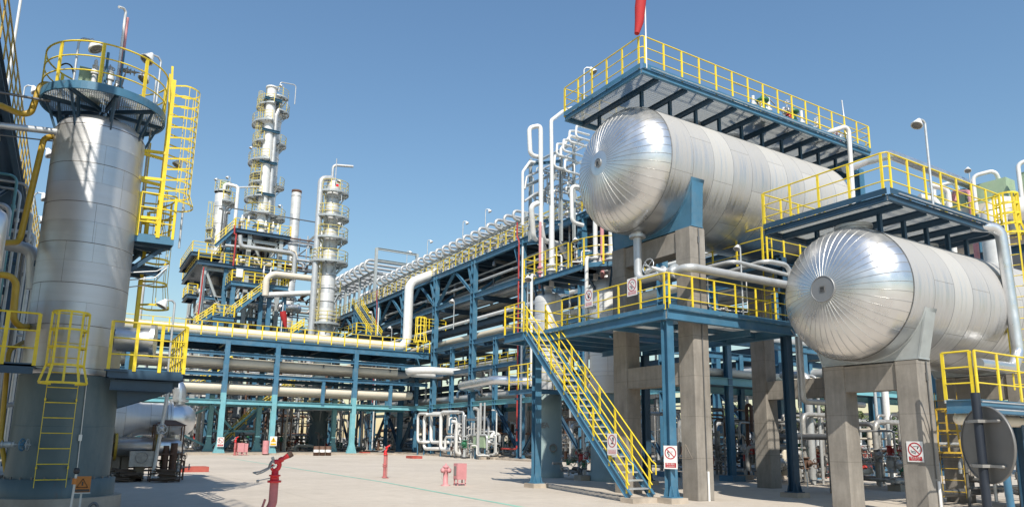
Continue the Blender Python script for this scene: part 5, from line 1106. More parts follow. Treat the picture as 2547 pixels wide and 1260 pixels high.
for i, xx in enumerate(cols):
    for yy in (SY0+.6, SY1-1):
        mb = MB(); mb.ib((xx,yy,.1),(xx,yy,(zB if i < 1 else zA)-.4), .5, .5, .04, up=(0,1,0)); part('column', mb, 'grey_steel' if i != 1 else 'blue_steel', SS)
for (i, j, za, zb) in ((0,1,zB-.6,zB-6.5),(1,2,zC+.5,zC+6.5),(2,3,zA-.6,zB+.3),(3,2,zA-.6,zB+.3),(0,1,zC+.3,zB-6),(2,3,zC,zC+6)):
    mb = MB(); mb.ib((cols[i],SY0+.6,za),((cols[i]+cols[j])/2 if i in (2,3) and j in (2,3) else cols[j],SY0+.6,zb), .3, .3, .03); part('brace', mb, 'grey_steel', SS)
for zz in (zB-6.6, zC+6.6, zB+3.5, zC+3):
    mb = MB(); mb.ib((cols[0] if zz < zB else cols[1],SY0+.6,zz),(cols[3],SY0+.6,zz), .4, .3, .03); part('cross_beam', mb, 'grey_steel' if zz > zC+4 else 'blue_steel', SS)
# inclined member from the small deck up to the top deck
p = at(535,612,y=SY0); q = at(585,568,y=SY0); mb = MB(); mb.ib(p, q, .4, .3, .04); b_ = part('stair_string', mb, 'blue_steel', SS)
mb = MB(); rail(mb, [p, q], h=1.3, sp=1.4, post=.14, r=.04); part('handrail', mb, 'yellow_paint', b_)
# landing platforms and stair flights on the front
FY = 88.0
def landing(l, r, y0, y1, label):
    a = at(*l, y=y0); b = at(*r, y=y0); z = (a.z+b.z)/2; t = thing('stair_landing', label, 'landing', ((a.x+b.x)/2,y0,0))
    mb = MB(); mb.box(a.x,y0,z-.12,b.x,y1,z); part('deck', mb, 'dark_blue_steel', t)
    mb = MB(); mb.ib((a.x,y0,z-.3),(b.x,y0,z-.3), .5, .3, .04); mb.ib((a.x,y0,z-.3),(a.x,y1,z-.3), .5, .3, .04); mb.ib((b.x,y0,z-.3),(b.x,y1,z-.3), .5, .3, .04); part('edge_beam', mb, 'blue_steel', t)
    mb = MB(); rail_seg(mb, [(a.x,y1,z),(a.x,y0,z),(b.x,y0,z),(b.x,y1,z)], h=1.3, sp=1.3, post=.16, r=.045); part('railing', mb, 'yellow_paint', t)
    for xx in (a.x+.3, b.x-.3):
        mb = MB(); mb.ib((xx,y0+.3,.1),(xx,y0+.3,z-.5), .5, .45, .04, up=(0,1,0)); part('column', mb, 'blue_steel', t)
    return a.x, b.x, z, t
l1 = landing((576,698),(660,706), FY, SY0, 'upper blue landing with a white panel on its rail, left of the far stair')
l2 = landing((668,706),(717,712), FY-1.5, FY+2.5, 'blue landing at the head of the far diagonal stair')
l3 = landing((530,782),(582,790), FY-1.5, FY+3, 'lower blue landing at the foot of the far diagonal stair')
mb = MB(); p = at(588,667,y=FY-.1); q = at(603,690,y=FY-.1); mb.box(p.x,FY-.2,q.z,q.x,FY-.12,p.z); part('panel', mb, 'pipe_white', l1[3])
def pxstair(label, a, b, y, w=1.3, n=22):
    p = at(*a, y=y); q = at(*b, y=y); t = thing('staircase', label, 'staircase', p); stair(t, p, q, (0,1,0), w, n, big=1.9, sp=1.6); return t
pxstair('far blue stair flight climbing right to the blue landing below the tallest column', (572,783), (676,706), FY-1.2)
pxstair('far blue stair flight climbing right from the bridge deck to the lower landing', (489,806), (537,775), FY-1.4, n=12)
pxstair('blue stair flight under the pipe bridge rising right from the red white sign', (548,1118), (644,1022), 77.6, n=26)
pxstair('blue stair flight behind the second bridge column rising right', (650,1022), (735,958), 79.6, n=22)
pxstair('blue stair flight glimpsed between the bridge pipes on the left', (470,975), (580,905), 80, n=20)
pxstair('short blue stair flight just left of the banded column foot', (728,832), (757,812), 84, n=10)
# equipment on the decks
def hvessel(label, a, b, y, rpx, mat='pipe_cream', name='heat_exchanger', cat='heat exchanger', heads=True):
    p = at(*a, y=y); q = at(*b, y=y); z = (p.z+q.z)/2; r = rpx*fdepth((p.x,y,z))/F_PX; t = thing(name, label, cat, ((p.x+q.x)/2,y,z))
    mb = MB(); L_ = q.x-p.x; pr = [(0,.01),(0.02,r*.5),(r*.2,r*.85),(r*.45,r),(L_-r*.45,r),(L_-r*.2,r*.85),(L_-.02,r*.5),(L_,.01)]; mb.lathe((p.x,y,z), (1,0,0), pr, 24); part('shell', mb, mat, t)
    mb = MB()
    for f in (.22,.8): mb.cyl((p.x+L_*f-.04,y,z),(p.x+L_*f+.04,y,z), r*1.2, n=22)
    part('flange_ring', mb, 'galvanised', t)
    mb = MB()
    for f in (.3,.7): mb.box(p.x+L_*f-.15,y-r*.7,z-r*1.5,p.x+L_*f+.15,y+r*.7,z-r*.75)
    part('saddle', mb, 'grey_steel', t)
    mb = MB()
    for f in (.15,.6,.88): mb.cyl((p.x+L_*f,y,z+r*.8),(p.x+L_*f,y,z+r*1.5), r*.28, n=10)
    part('nozzle', mb, mat, t)
    return t
hvessel('cream horizontal exchanger on the middle deck of the far structure', (553,641),(676,662), SY0+2.5, 9)
hvessel('cream exchanger above the lower landing of the far structure', (612,757),(700,762), SY0+1, 10, 'elbow_sheet')
hvessel('grey horizontal drum with flanged end in front of the plain stack', (690,764),(749,768), FY, 9.5, 'elbow_sheet')
# vertical things on the decks
for i, (px, py, h, w) in enumerate(((601,560,26,9),(617,562,25,9),(660,572,24,8),(678,577,26,8),(690,580,24,7),(655,690,30,5),(672,693,28,5))):
    y = SY0+1.5 if i < 5 else FY+.5; a = at(px,py,y=y); b = at(px+1,py-h,y=y); r = w/2*fdepth(a)/F_PX; mb = MB(); mb.lathe((a.x,y,a.z), (0,0,1), [(0,r*.6),((b.z-a.z)*.3,r*.6),((b.z-a.z)*.32,r),((b.z-a.z)*.6,r),((b.z-a.z)*.7,r*.5),((b.z-a.z),r*.35),((b.z-a.z)+.01,0)], 12)
    solid('relief_valve', ['first white','second white','third white','fourth white','last white','left slim white','right slim white'][i]+' relief valve standing on the '+('top deck' if i < 5 else 'stair landing')+' of the far structure', 'valve', mb, 'pipe_white', a, 'relief valves on the far structure')
def pxpipe(label, pts, r, y, mat='pipe_grey', bend=.5, name='process_pipe', n=10, group=None):
    P = [at(p[0], p[1], y=y+(p[2] if len(p) > 2 else 0)) for p in pts]; mb = MB(); mb.tube(P, r, n, bend=bend); return solid(name, label, 'pipe', mb, mat, P[0], group)
pxpipe('grey pipe crossing the front of the far structure and turning down at the stack', [(597,585),(599,612),(720,628),(733,634),(730,690)], .28, SY0-.4)
pxpipe('second grey pipe just under the one crossing the far structure', [(560,610),(640,618),(725,633),(735,640),(732,700)], .2, SY0-.2)
pxpipe('red riser with a jog on the far structure', [(584,560),(583,582),(588,582),(580,660)], .10, SY0-.5, 'red_paint', .1)
pxpipe('red pipe running down the left leg of the far structure', [(507,664),(499,740),(490,802)], .09, SY0-.3, 'red_paint', .1)
pxpipe('cream pipe from the stair landing across to the banded column', [(660,735),(663,690),(683,681),(800,695)], .38, FY-2.2, 'pipe_cream', .9)
pxpipe('white pipe from the far drum across to the banded column', [(655,728),(662,733),(705,731),(800,727)], .33, FY-2, 'pipe_white', .5)
a = at(352,760,y=90); b = at(362,660,y=90); mb = MB(); mb.cyl((b.x-.15,90,.1),(b.x-.15,90,b.z), .35, n=14); solid('process_pipe', 'thick white vertical pipe in the gap right of the big near tower', 'pipe', mb, 'pipe_white', (b.x-.15,90,.1))
a = at(352,665,y=91); mb = MB(); mb.tube([(a.x,91,.1),(a.x,91,a.z),(a.x-2.5,91.5,a.z+.1)], .18, 10, bend=.4); solid('process_pipe', 'slim white pipe just left of the thick white vertical one', 'pipe', mb, 'pipe_white', (a.x,91,.1))
p0 = at(700,1000,y=FY).x
for i,(px, m, r) in enumerate(((604,'grey_steel',.25),(720,'pipe_white',.45),(706,'pipe_grey',.2),(745,'grey_steel',.2))):
    a = at(px, 900, y=FY+3); mb = MB(); mb.cyl((a.x,FY+3,.1),(a.x,FY+3,zC-.2), r, n=10); solid('riser_pipe', 'vertical '+['grey','thick white','thin grey','slim steel'][i]+' pipe seen between the bridge pipes, '+['left most','by the second bridge column','beside the thick white one','left of the banded column'][i], 'pipe', mb, m, (a.x,FY+3,.1))
# windsock on the far deck
p = at(703,776,y=FY-2); t = thing('windsock', 'small red windsock hanging limp in front of the far structure', 'windsock', (p.x,FY-2,p.z))
mb = MB(); mb.cyl((p.x,FY-2,p.z-3.2),(p.x,FY-2,p.z+1.2), .05, n=6); part('pole', mb, 'white_enamel', t)
mb = MB(); r = .36; mb.tube([(p.x,FY-2,p.z+.1),(p.x+.12,FY-2,p.z-.35),(p.x+.3,FY-2,p.z-1.1),(p.x+.5,FY-2,p.z-1.9)], [.36,.40,.30,.14], 10, bend=0); part('sock', mb, 'red_windsock', t)
# access stair and landing beside the banded column, on the rack side
t = thing('rack_stair', 'steep yellow railed stair dropping from the rack deck toward the bridge', 'staircase', (30,78,11))
a = at(930,838,x=31.5); b = at(880,760,x=31.5); stair(t, (31.2,a.y,a.z), (31.2,b.y,b.z), (1,0,0), 1.3, 18, big=1.8, sp=1.4)
p = at(850,822,x=30.5); q = at(925,832,x=30.5); mb = MB(); mb.box(28.5,q.y,q.z-.2,32.5,p.y,q.z); d = part('landing', mb, 'dark_blue_steel', t)
mb = MB(); mb.ib((28.5,q.y,q.z-.3),(28.5,p.y,q.z-.3), .5, .3, .03); part('edge_beam', mb, 'blue_steel', d)
mb = MB(); rail_seg(mb, [(28.5,p.y,q.z),(28.5,q.y,q.z),(31.0,q.y,q.z)], h=1.3, sp=1.4, post=.15, r=.045); part('railing', mb, 'yellow_paint', d)
for i,(px,py,x) in enumerate(((927,775,31.5),(975,812,31.5),(1130,745,32.0))):
    p = at(px,py,x=x); lamp_post((x,p.y,p.z-3.0),(x,p.y,p.z-.3), (-.8,-.6,0), 'floodlight on a pole '+['by the rack stair','above the end of the bridge','against the dark rack'][i], s=1.5, pr=.05, group='floodlights along the rack face')
p = at(1110,735,x=32); 
# red risers on the rack
for i,(px,y0,y1,X) in enumerate(((938,755,1000,32.4),(1291,600,1096,32.45))):
    a = at(px,y0,x=X); b = at(px-3,y1,x=X); t = thing('fire_riser', ['thin red riser on the rack left of the thick white riser','long red riser pipe down the near corner of the rack'][i], 'pipe', (X,a.y,.1))
    mb = MB(); mb.tube([(X,a.y,max(.6,b.z)),(X,a.y,a.z),(X+.1,a.y+.5,a.z+.6),(X+.1,a.y+.5,a.z+1.9)], .07 if i else .05, 8, bend=.3)
    if i: mb.tube([(X,a.y,1.2),(X,a.y,.9),(X-.2,a.y+2.2,.9)], .07, 8, bend=.25)
    part('pipe_run', mb, 'red_paint', t)
    for q in range(6): mb = MB(); mb.bar((X-.2,a.y,2.5+2.6*q),(X+.5,a.y,2.5+2.6*q), .18, .16); part('clamp', mb, 'dark_blue_steel', t)
    mb = MB(); mb.cyl((X+.05,a.y-.55,.3),(X+.05,a.y-.55,a.z-.6), .09, n=8); part('conduit', mb, 'pipe_white', t)

# ================================================================ TALL LOOPS BETWEEN THE RACK AND THE UPPER TANK
LYY = 40.0
def L3(px, py, dy=0): return at(px, py, y=LYY+dy)
def looppipe(label, pts, r, bend=.6, mat='pipe_white', group=None):
    P = [L3(*p) for p in pts]; mb = MB(); mb.tube(P, r, 12, bend=bend, seg=7); return solid('loop_pipe', label, 'pipe', mb, mat, P[0], group)
looppipe('tallest white loop pipe shaped like a shepherd crook left of the upper tank', [(1346,690,0),(1345,330,0),(1344,312,0),(1316,318,.3),(1319,386,.3),(1347,392,.3)], .165, .38)
looppipe('white pipe bending over the top of the loops to the tank platform', [(1376,740,0),(1371,300,0),(1399,278,1),(1424,268,3),(1440,300,3)], .14, .4)
looppipe('white pipe rising behind the loops, capped under the tank platform', [(1392,560,2),(1395,372,2),(1418,338,2),(1440,345,3)], .12, .4)
looppipe('white U shaped pipe drop left of the upper tank head', [(1440,465,.5),(1421,463,.5),(1423,552,.5),(1450,560,.5)], .15, .4)
looppipe('fat white elbow swinging down into the dark rack, left one', [(1338,505,-.5),(1321,512,-.5),(1327,592,0),(1352,612,2),(1362,640,4)], .19, .5)
looppipe('fat white elbow swinging down into the dark rack, right one', [(1345,560,-.3),(1352,598,0),(1392,606,3),(1410,640,5)], .19, .5)
looppipe('slim white standpipe left of the tall loops', [(1300,560,-.5),(1300,428,-.5),(1318,402,0),(1330,404,0)], .10, .3)
g = 'small white expansion loops behind the tall loops'
for i, (x, y) in enumerate(((1392,362),(1408,352),(1423,330),(1440,318),(1386,392),(1412,402))):
    looppipe('small white curled loop end behind the tall loops, '+['lower left','second from left','under the platform edge','nearest the tank','lowest left','lowest right'][i], [(x+42,y+6,3),(x+6,y-4,1),(x-6,y-4,0),(x-8,y+22,0),(x+6,y+26,0),(x+40,y+36,3)], .09, .25, group=g)
looppipe('grey pipe crossing behind the tall loops, upper of two', [(1305,470,0),(1310,440,0),(1345,424,2),(1460,360,10)], .09, .25, 'pipe_grey')
looppipe('grey pipe crossing behind the tall loops, lower of two', [(1305,500,0),(1330,482,0),(1450,440,8)], .09, .25, 'pipe_grey')
t = thing('pipe_stanchion', 'grey and blue steel brackets holding the tall white loops', 'support frame', (30,LYY,19))
for pts, h in (([(1305,418,0),(1450,345,9)],.2),([(1310,462,0),(1450,400,9)],.2),([(1318,490,.6),(1440,460,9)],.16)):
    mb = MB(); mb.ib(L3(*pts[0]), L3(*pts[1]), h, .16, .02); part('beam', mb, 'grey_steel', t)
for px in (1318,1396,1428):
    a = L3(px,600,1.5); b = L3(px,395 if px < 1400 else 360,1.5); mb = MB(); mb.ib((a.x,a.y,a.z),(a.x,a.y,b.z), .18, .18, .02, up=(0,1,0)); part('post', mb, 'grey_steel', t)
for px, py in ((1342,408),(1342,553),(1372,405),(1372,555),(1325,605)):
    a = L3(px-14,py); b = L3(px+22,py-4,.5); mb = MB(); mb.ib(a, b, .22, .2, .02); part('clamp_beam', mb, 'blue_steel', t)
# ================================================================ VERTICAL VESSELS BETWEEN TANK AND RACK
def vvessel(label, X, Y, R, zs, zt_, ped=.35, tag=None):
    t = thing('vertical_vessel', label, 'vessel', (X,Y,0))
    mb = MB(); mb.lathe((X,Y,0), (0,0,1), [(0,R*1.12),(ped,R*1.10),(ped+.02,R*1.0),(zs*.8,R*.96),(zs,R*.95),(zs+.02,R*.8)], 36); part('skirt', mb, 'lit_skirt_paint', t)
    mb = MB(); mb.lathe((X,Y,0), (0,0,1), [(zs-.02,R*.85),(zs-.02,R)]+[(zs+(zt_-zs)*i/14,R) for i in range(15)]+[(zt_+R*.2,R*.94),(zt_+R*.36,R*.78),(zt_+R*.48,R*.5),(zt_+R*.55,R*.28),(zt_+R*.9,R*.26),(zt_+R*.9,R*.42),(zt_+R*1.05,R*.42),(zt_+R*1.05,.01)], 48); z = zs+.9
    while z < zt_: mb.lathe((X,Y,z), (0,0,1), [(0,R),(.005,R+.008),(.035,R+.008),(.04,R)], 48); z += .95
    part('shell', mb, 'column_jacket', t)
    for s_, zz in ((-.5, 1.35),):
        mb = MB(); d = Vector((-.55,-.83,0)).normalized(); c = Vector((X,Y,zz))+d*R*.95+Vector((.83,-.55,0))*R*.35; mb.lathe(c, d, [(-.1,.19),(.06,.19),(.06,.13),(-.1,.13)], 18); part('access_collar', mb, 'sign_back', t)
    return t
VA = vvessel('silver vessel on a green skirt behind the stair landing, left of the two', 19.23, 27.9, .67, 3.85, 8.35)
VB = vvessel('silver vessel on a green skirt half hidden by the concrete frame, right of the two', 20.25, 24.7, .80, 3.75, 8.5)
# tag letters on the skirt of the left vessel
def text_mesh(body, size):
    cu = bpy.data.curves.new('lettering', 'FONT'); cu.body = body; cu.size = size; cu.align_x = 'CENTER'; cu.align_y = 'CENTER'; cu.resolution_u = 2; cu.extrude = 0
    o = bpy.data.objects.new('lettering', cu); COL.objects.link(o); bpy.context.view_layer.update()
    me = bpy.data.meshes.new_from_object(o.evaluated_get(bpy.context.evaluated_depsgraph_get())); bpy.data.objects.remove(o); bpy.data.curves.remove(cu)
    vs = [v.co.copy() for v in me.vertices]; fs = [tuple(p.vertices) for p in me.polygons]; bpy.data.meshes.remove(me); return vs, fs
def put_text(mb, body, size, c, r, u, n, off=.004, width=None):
    vs, fs = text_mesh(body, size); c = Vector(c); r = Vector(r); u = Vector(u); n = Vector(n)
    if not vs: return
    w = max(v.x for v in vs)-min(v.x for v in vs); k = (width/w) if width and w > width else 1
    mb.add([c+r*(v.x*k)+u*v.y+n*off for v in vs], fs)
mb = MB()
for ch, a in (('T',-150),('E',-141),('A',-129)):
    c_, s_ = math.cos(R_(a)), math.sin(R_(a)); put_text(mb, ch, .36, (19.23+.665*c_,27.9+.665*s_,2.35), (-s_,c_,0), (0,0,1), (c_,s_,0), .012)
part('lettering', mb, 'dark_pipe', VA)
# top platform shared by both vessels
VZ = 9.25; VP = thing('vessel_platform', 'blue platform with rounded yellow railing over the two vertical vessels', 'platform', (19.6,26,VZ))
mb = MB(); mb.box(18.5,24.6,VZ,20.2,28.4,VZ+.05); mb.sector(20.25,24.7,VZ,VZ+.05,.5,1.65,-230,20,20); part('deck', mb, 'dark_blue_steel', VP)
mb = MB(); mb.ib((18.45,24.2,VZ-.08),(18.45,28.9,VZ-.08), .26, .1, .016); mb.ib((18.45,28.9,VZ-.08),(21.2,28.9,VZ-.08), .26, .1, .016); mb.sector(20.25,24.7,VZ-.1,VZ+.1,1.65,1.70,-180,20,24); mb.ib((18.45,24.3,VZ-.08),(18.65,24.5,VZ-.08), .26,.1,.016); part('edge_beam', mb, 'blue_steel', VP)
mb = MB()
for yy in (25.4,26.6,27.6): mb.ib((18.5,yy,VZ-.15),(20.6,yy,VZ-.15), .2, .12, .014)
for a in (-170,-120,-70): mb.bar((20.25+.8*math.cos(R_(a)),24.7+.8*math.sin(R_(a)),VZ-.9),(20.25+1.5*math.cos(R_(a)),24.7+1.5*math.sin(R_(a)),VZ-.1), .09, .09)
for s_ in (-.3,.3): mb.bar((18.75,27.9+s_,VZ-.8),(18.6,27.9+s_,VZ-.1), .09, .09)
part('bracket', mb, 'dark_blue_steel', VP)
mb = MB(); rail(mb, [(21.2,28.9,VZ),(18.45,28.9,VZ)], sp=.9, h=1.25, post=.08); rail(mb, [(18.45,28.9,VZ),(18.45,25.2,VZ)], sp=.95, h=1.25, post=.08); rail(mb, arc(20.25,24.7,VZ,1.72,-195,20,24), sp=.95, h=1.25, post=.08); part('railing', mb, 'yellow_paint', VP)
t = thing('valve_cluster', 'jumble of small white and rusty valves on the two vessel platform', 'valves', (19.4,26.5,VZ))
rnd = random.Random(5)
for i in range(12):
    xx, yy = 18.8+rnd.random()*1.5, 24.4+rnd.random()*4.2; r = .035+.02*rnd.random(); h = .5+rnd.random()*.9; mb = MB(); mb.tube([(xx,yy,VZ),(xx,yy,VZ+h),(xx+rnd.choice((-.4,.4)),yy+rnd.choice((-.3,.3)),VZ+h)], r, 7, bend=.1); flange(mb, (xx,yy,VZ+h*.4), (0,0,1), r*2.2, .05, 10); flange(mb, (xx,yy,VZ+h*.6), (0,0,1), r*2.2, .05, 10); part('pipe_run', mb, rnd.choice(('pipe_white','pipe_grey','valve_steel')), t)
    if i % 2 == 0: mb = MB(); valve(mb, (xx+.3,yy,VZ+.5), (1,0,0), .06, (0,0,1), .35, .12); part('gate_valve', mb, rnd.choice(('valve_steel','rust_steel')), t)
for i, (px, pyt, pyb, m, y) in enumerate(((1372,560,690,'pipe_white',27.5),(1498,560,640,'pink_faded',24.6),(1522,560,640,'pipe_white',24.2),(1481,545,640,'pipe_white',25.2),(1343,600,690,'pink_faded',28.2))):
    a = at(px,pyb,y=y); b = at(px,pyt,y=y); r = (.13,.09,.15,.11,.07)[i]; mb = MB(); mb.cyl((a.x,y,VZ-.3),(a.x,y,b.z+(3.5 if i in (1,2,3) else 1.0)), r, n=10); flange(mb, (a.x,y,VZ+.5), (0,0,1), r*2, .08, 12); flange(mb, (a.x,y,VZ+.75), (0,0,1), r*2, .08, 12)
    solid('riser_pipe', ['white pipe descending onto the left vertical vessel','red pipe rising from the right vertical vessel','thick white pipe rising behind the concrete frame edge','white pipe rising left of the red one over the right vessel','short red pipe near the left end of the vessel platform'][i], 'pipe', mb, m, (a.x,y,VZ))
for lb, pts, r in (('white overflow pipe looping down the left side of the left vessel',[(1345,681,27.3),(1322,683,27.3),(1322,832,27.3),(1322,960,27.3)],.075),('white pipe looping down the left side of the right vessel',[(1486,637,23.9),(1459,640,23.9),(1459,800,23.9),(1459,960,23.9)],.085)):
    P = [at(a,b,y=c) for a,b,c in pts]; P[0].y += .5; mb = MB(); mb.tube(P, r, 9, bend=.25); q = P[2]; mb.box(q.x-.12,q.y-.1,q.z+.6,q.x+.45,q.y+.2,q.z+.75); solid('overflow_pipe', lb, 'pipe', mb, 'pipe_white', P[0])
# small lower platform with yellow rail around the left vessel skirt top
t = thing('vessel_platform', 'small low platform with yellow railing left of the stair around the left vessel', 'platform', (18.6,27.4,4.0)); zq = hz(1330,968,18.6,26.9)
mb = MB(); mb.box(17.6,26.7,zq-.06,20.4,27.2,zq); mb.box(17.6,27.2,zq-.06,18.5,28.8,zq); part('deck', mb, 'dark_blue_steel', t)
mb = MB(); mb.ib((17.6,26.7,zq-.12),(20.4,26.7,zq-.12), .18, .1, .014); mb.ib((17.6,26.7,zq-.12),(17.6,28.8,zq-.12), .18, .1, .014); part('edge_beam', mb, 'blue_steel', t)
mb = MB(); rail(mb, [(17.6,28.8,zq),(17.6,26.7,zq),(20.4,26.7,zq)], sp=.8, h=1.15, post=.07); part('railing', mb, 'yellow_paint', t)
# lamps near there
for i,(px,py,y,z0) in enumerate(((1313,692,24.5,5.6),(1430,598,26.5,VZ))):
    p = at(px,py,y=y); lamp_post((p.x,y,z0),(p.x,y,p.z-.1),(-.5,-.8,0), ['white cone lamp on a pole just left of the stair landing','white cone lamp on a pole above the two vessel platform'][i], s=.9)
p = at(1458,172,y=19.0); lamp_post((p.x-.1,19.0,13.1),(p.x-.1,19.0,p.z-.15),(.8,-.6,0), 'lamp on a pole at the far left end of the upper tank platform', s=.9)
p = at(1838,610,y=15.0); q = at(1857,790,y=15.0); lamp_post((q.x-.05,15.08,PZ),(q.x-.05,15.08,p.z-.1),(-1,-.25,0), 'white lamp on a slim pole on the railing of the service platform', s=.62, pr=.03)
p = at(2280,290,y=9.3); q = at(2319,510,y=9.3); t_ = (p.x+.35); lamp_post((q.x,9.28,7.8),(q.x,9.28,p.z-.2),(-1,.15,0), 'white lamp on a tall pole on the lower tank platform railing', s=.85, pr=.035)
p = at(2399,420,y=20); lamp_post((p.x+.5,20,9),(p.x+.5,20,p.z-.1),(-1,-.3,0), 'small lamp on a pole in front of the green coolers at the right', s=1.1)

# ---- instruments on the upper tank platform
t = thing('valve_station', 'row of pipes and green relief valves behind the railing of the upper tank platform', 'valves', (21.5,15.9,13.11)); Z = 13.11
mb = MB(); mb.tube([(18.4,15.6,Z+.25),(19.9,15.6,Z+.25)], .05, 8); mb.tube([(19.0,16.0,Z+.35),(20.1,16.2,Z+.55)], .06, 8); part('pipe_run', mb, 'pipe_white', t)
for xx in (20.3, 22.0):
    mb = MB(); mb.cyl((xx,15.75,Z),(xx,15.75,Z+.5), .07, n=12); mb.lathe((xx,15.75,Z+.45), (0,0,1), [(0,.14),(.05,.14),(.08,.09),(.28,.10),(.32,.18),(.36,.23),(.42,.23),(.48,.12),(.6,.03),(.61,0)], 16); part('relief_valve', mb, 'valve_green', t)
for i in range(5):
    xx = 19.9+i*.85+(.2 if i > 2 else 0); mb = MB(); mb.tube([(xx,15.85,Z),(xx,15.85,Z+.95+.15*(i % 2))], .06, 10); flange(mb, (xx,15.85,Z+.5), (0,0,1), .12, .06, 12); flange(mb, (xx,15.85,Z+.62), (0,0,1), .12, .06, 12); part('standpipe', mb, 'pipe_white', t)
rnd = random.Random(8)
for i in range(20):
    xx = 19.6+rnd.random()*5.8; yy = 15.5+rnd.random()*.7; mb = MB(); mb.cyl((xx,yy,Z),(xx,yy,Z+.4), .035, n=6); valve(mb, (xx,yy,Z+.3+.4*rnd.random()), rnd.choice(((1,0,0),(0,1,0))), .06, (0,0,1), .3, .12); part('gate_valve', mb, rnd.choice(('valve_steel','galvanised','red_paint','valve_steel','pipe_white')), t)
mb = MB(); mb.tube([(18.6,15.7,Z+1.05),(20.6,15.9,Z+1.25),(21.6,16.2,Z+1.2)], .022, 6); mb.tube([(21.2,15.9,Z+.9),(23.4,15.8,Z+.35),(24.2,15.8,Z+.3)], .035, 6, bend=.2); mb.tube([(24.1,16.6,Z+1.25),(25.3,16.6,Z+1.2),(25.3,16.6,Z+.8)], .03, 6, bend=.1); part('thin_line', mb, 'galvanised', t)
mb = MB(); rail(mb, [(19.6,15.32,Z),(25.9,15.32,Z)], sp=6.3, h=.42, mids=0, post=.02, r=.025); part('inner_rail', mb, 'yellow_paint', t)
p = at(2092,250,y=16.0); mb = MB(); mb.tube([(p.x+.25,16.0,Z),(p.x+.05,16.0,p.z),(p.x+.5,16.3,p.z+.25)], .03, 7); solid('vent_pole', 'thin grey pole with a bent tip on the far end of the upper tank platform', 'pole', mb, 'galvanised', (p.x,16,Z))
p0 = at(2068,320,y=15.05); p1 = at(2110,312,y=15.05); p2 = at(2122,492,y=15.05); mb = MB(); mb.tube([(p0.x,16.0,p0.z-.1),(p0.x+.2,15.2,p0.z),(p1.x,15.05,p1.z),(p2.x-.02,15.05,p2.z-.6)], .085, 10, bend=.2); solid('hose_pipe', 'white pipe hooking over the upper platform rail and dropping beside the tank', 'pipe', mb, 'pipe_white', p1)
p = at(1598,88,y=15.35); q = at(1597,-60,y=15.35)
t = thing('windsock', 'red windsock hanging on a white pole at the corner of the upper tank platform', 'windsock', (p.x,15.35,13.1)); mb = MB(); mb.cyl((p.x,15.2,13.1),(p.x,15.2,q.z), .025, n=8); part('pole', mb, 'white_enamel', t)
a = at(1597,-25,y=15.2); b = at(1592,20,y=15.2); c = at(1590,55,y=15.2); d = at(1584,84,y=15.2); mb = MB(); mb.tube([a,b,c,d], [.17,.17,.14,.08], 12); mb.tube([a,(a+b)/2], .175, 12); part('sock', mb, 'red_windsock', t)
# big insulated pipe and back walkway behind the lower tank platform
a = at(2150,400,y=20.5); b = at(2215,385,y=20.5); c = at(2420,520,y=20.0); mb = MB(); mb.tube([a+Vector((-1.0,.5,-.5)),a,b,b+Vector((9,0,0)),b+Vector((9,0,-5))], .27, 14, bend=.6); solid('insulated_pipe', 'fat silver insulated pipe running behind the lower tank platform railing', 'pipe', mb, 'elbow_sheet', a)
# inner walkway below the upper tank
WZ = 7.72; t = thing('tank_walkway', 'small yellow railed walkway under the belly of the upper tank', 'platform', (21,17,WZ))
mb = MB(); mb.box(19.35,15.25,WZ-.05,22.9,18.8,WZ); part('deck', mb, 'dark_blue_steel', t)
mb = MB(); mb.ib((19.3,15.2,WZ-.15),(22.95,15.2,WZ-.15), .28, .12, .016); mb.ib((19.3,15.25,WZ-.15),(19.3,18.8,WZ-.15), .28, .12, .016); part('edge_beam', mb, 'dark_blue_steel', t)
mb = MB(); rail(mb, [(19.4,15.2,WZ),(22.9,15.2,WZ)], sp=.9, h=1.15); rail(mb, [(19.3,18.6,WZ),(19.3,15.3,WZ)], sp=1.0, h=1.15); ladder(mb, (19.9,15.6,WZ-1.8),(19.9,15.6,WZ+1.1),(-1,0,0), w=.4); part('railing', mb, 'yellow_paint', t)
mb = MB(); mb.tube([(19.1,17.9,WZ-.25),(19.1,15.05,WZ-.1),(20.25,15.02,WZ-.1),(20.28,15.02,5.7)], .085, 10, bend=.3); solid('header_pipe', 'white pipe wrapped around the corner of the walkway under the upper tank', 'pipe', mb, 'pipe_grey', (19.1,15,WZ))
mb = MB(); mb.tube([(17.4,16.3,7.35),(17.6,15.1,7.4),(20.2,15.1,7.3)], .075, 10, bend=.3); solid('header_pipe', 'second white pipe just above the thick outlet pipe, under the walkway', 'pipe', mb, 'pipe_grey', (17.6,15.1,7.4))
t = thing('sampling_line', 'thin white sampling line with a small valve behind the service platform railing', 'pipe', (18,15.2,PZ))
mb = MB(); mb.tube([(16.6,15.3,6.75),(16.6,15.3,5.85),(17.1,15.3,5.8),(18.4,15.3,5.85),(18.4,15.3,6.9),(18.9,15.3,6.9)], .018, 6, bend=.05); part('tubing', mb, 'white_enamel', t)
mb = MB(); valve(mb, (17.2,15.3,5.82), (1,0,0), .035, (0,-1,0), .12, .06); part('needle_valve', mb, 'valve_steel', t)

# ---- pipes near the lower tank
a = at(2478,566,y=9.2); mb = MB(); mb.tube([(a.x-.5,9.6,a.z+.05),(a.x+.1,9.15,a.z),(a.x+.25,9.12,4.2),(a.x-.2,9.12,3.75),(a.x-2.0,9.12,3.75)], .15, 14, bend=.3); solid('downcomer_pipe', 'silver pipe bending down from the right end of the lower tank platform', 'pipe', mb, 'elbow_sheet', a)
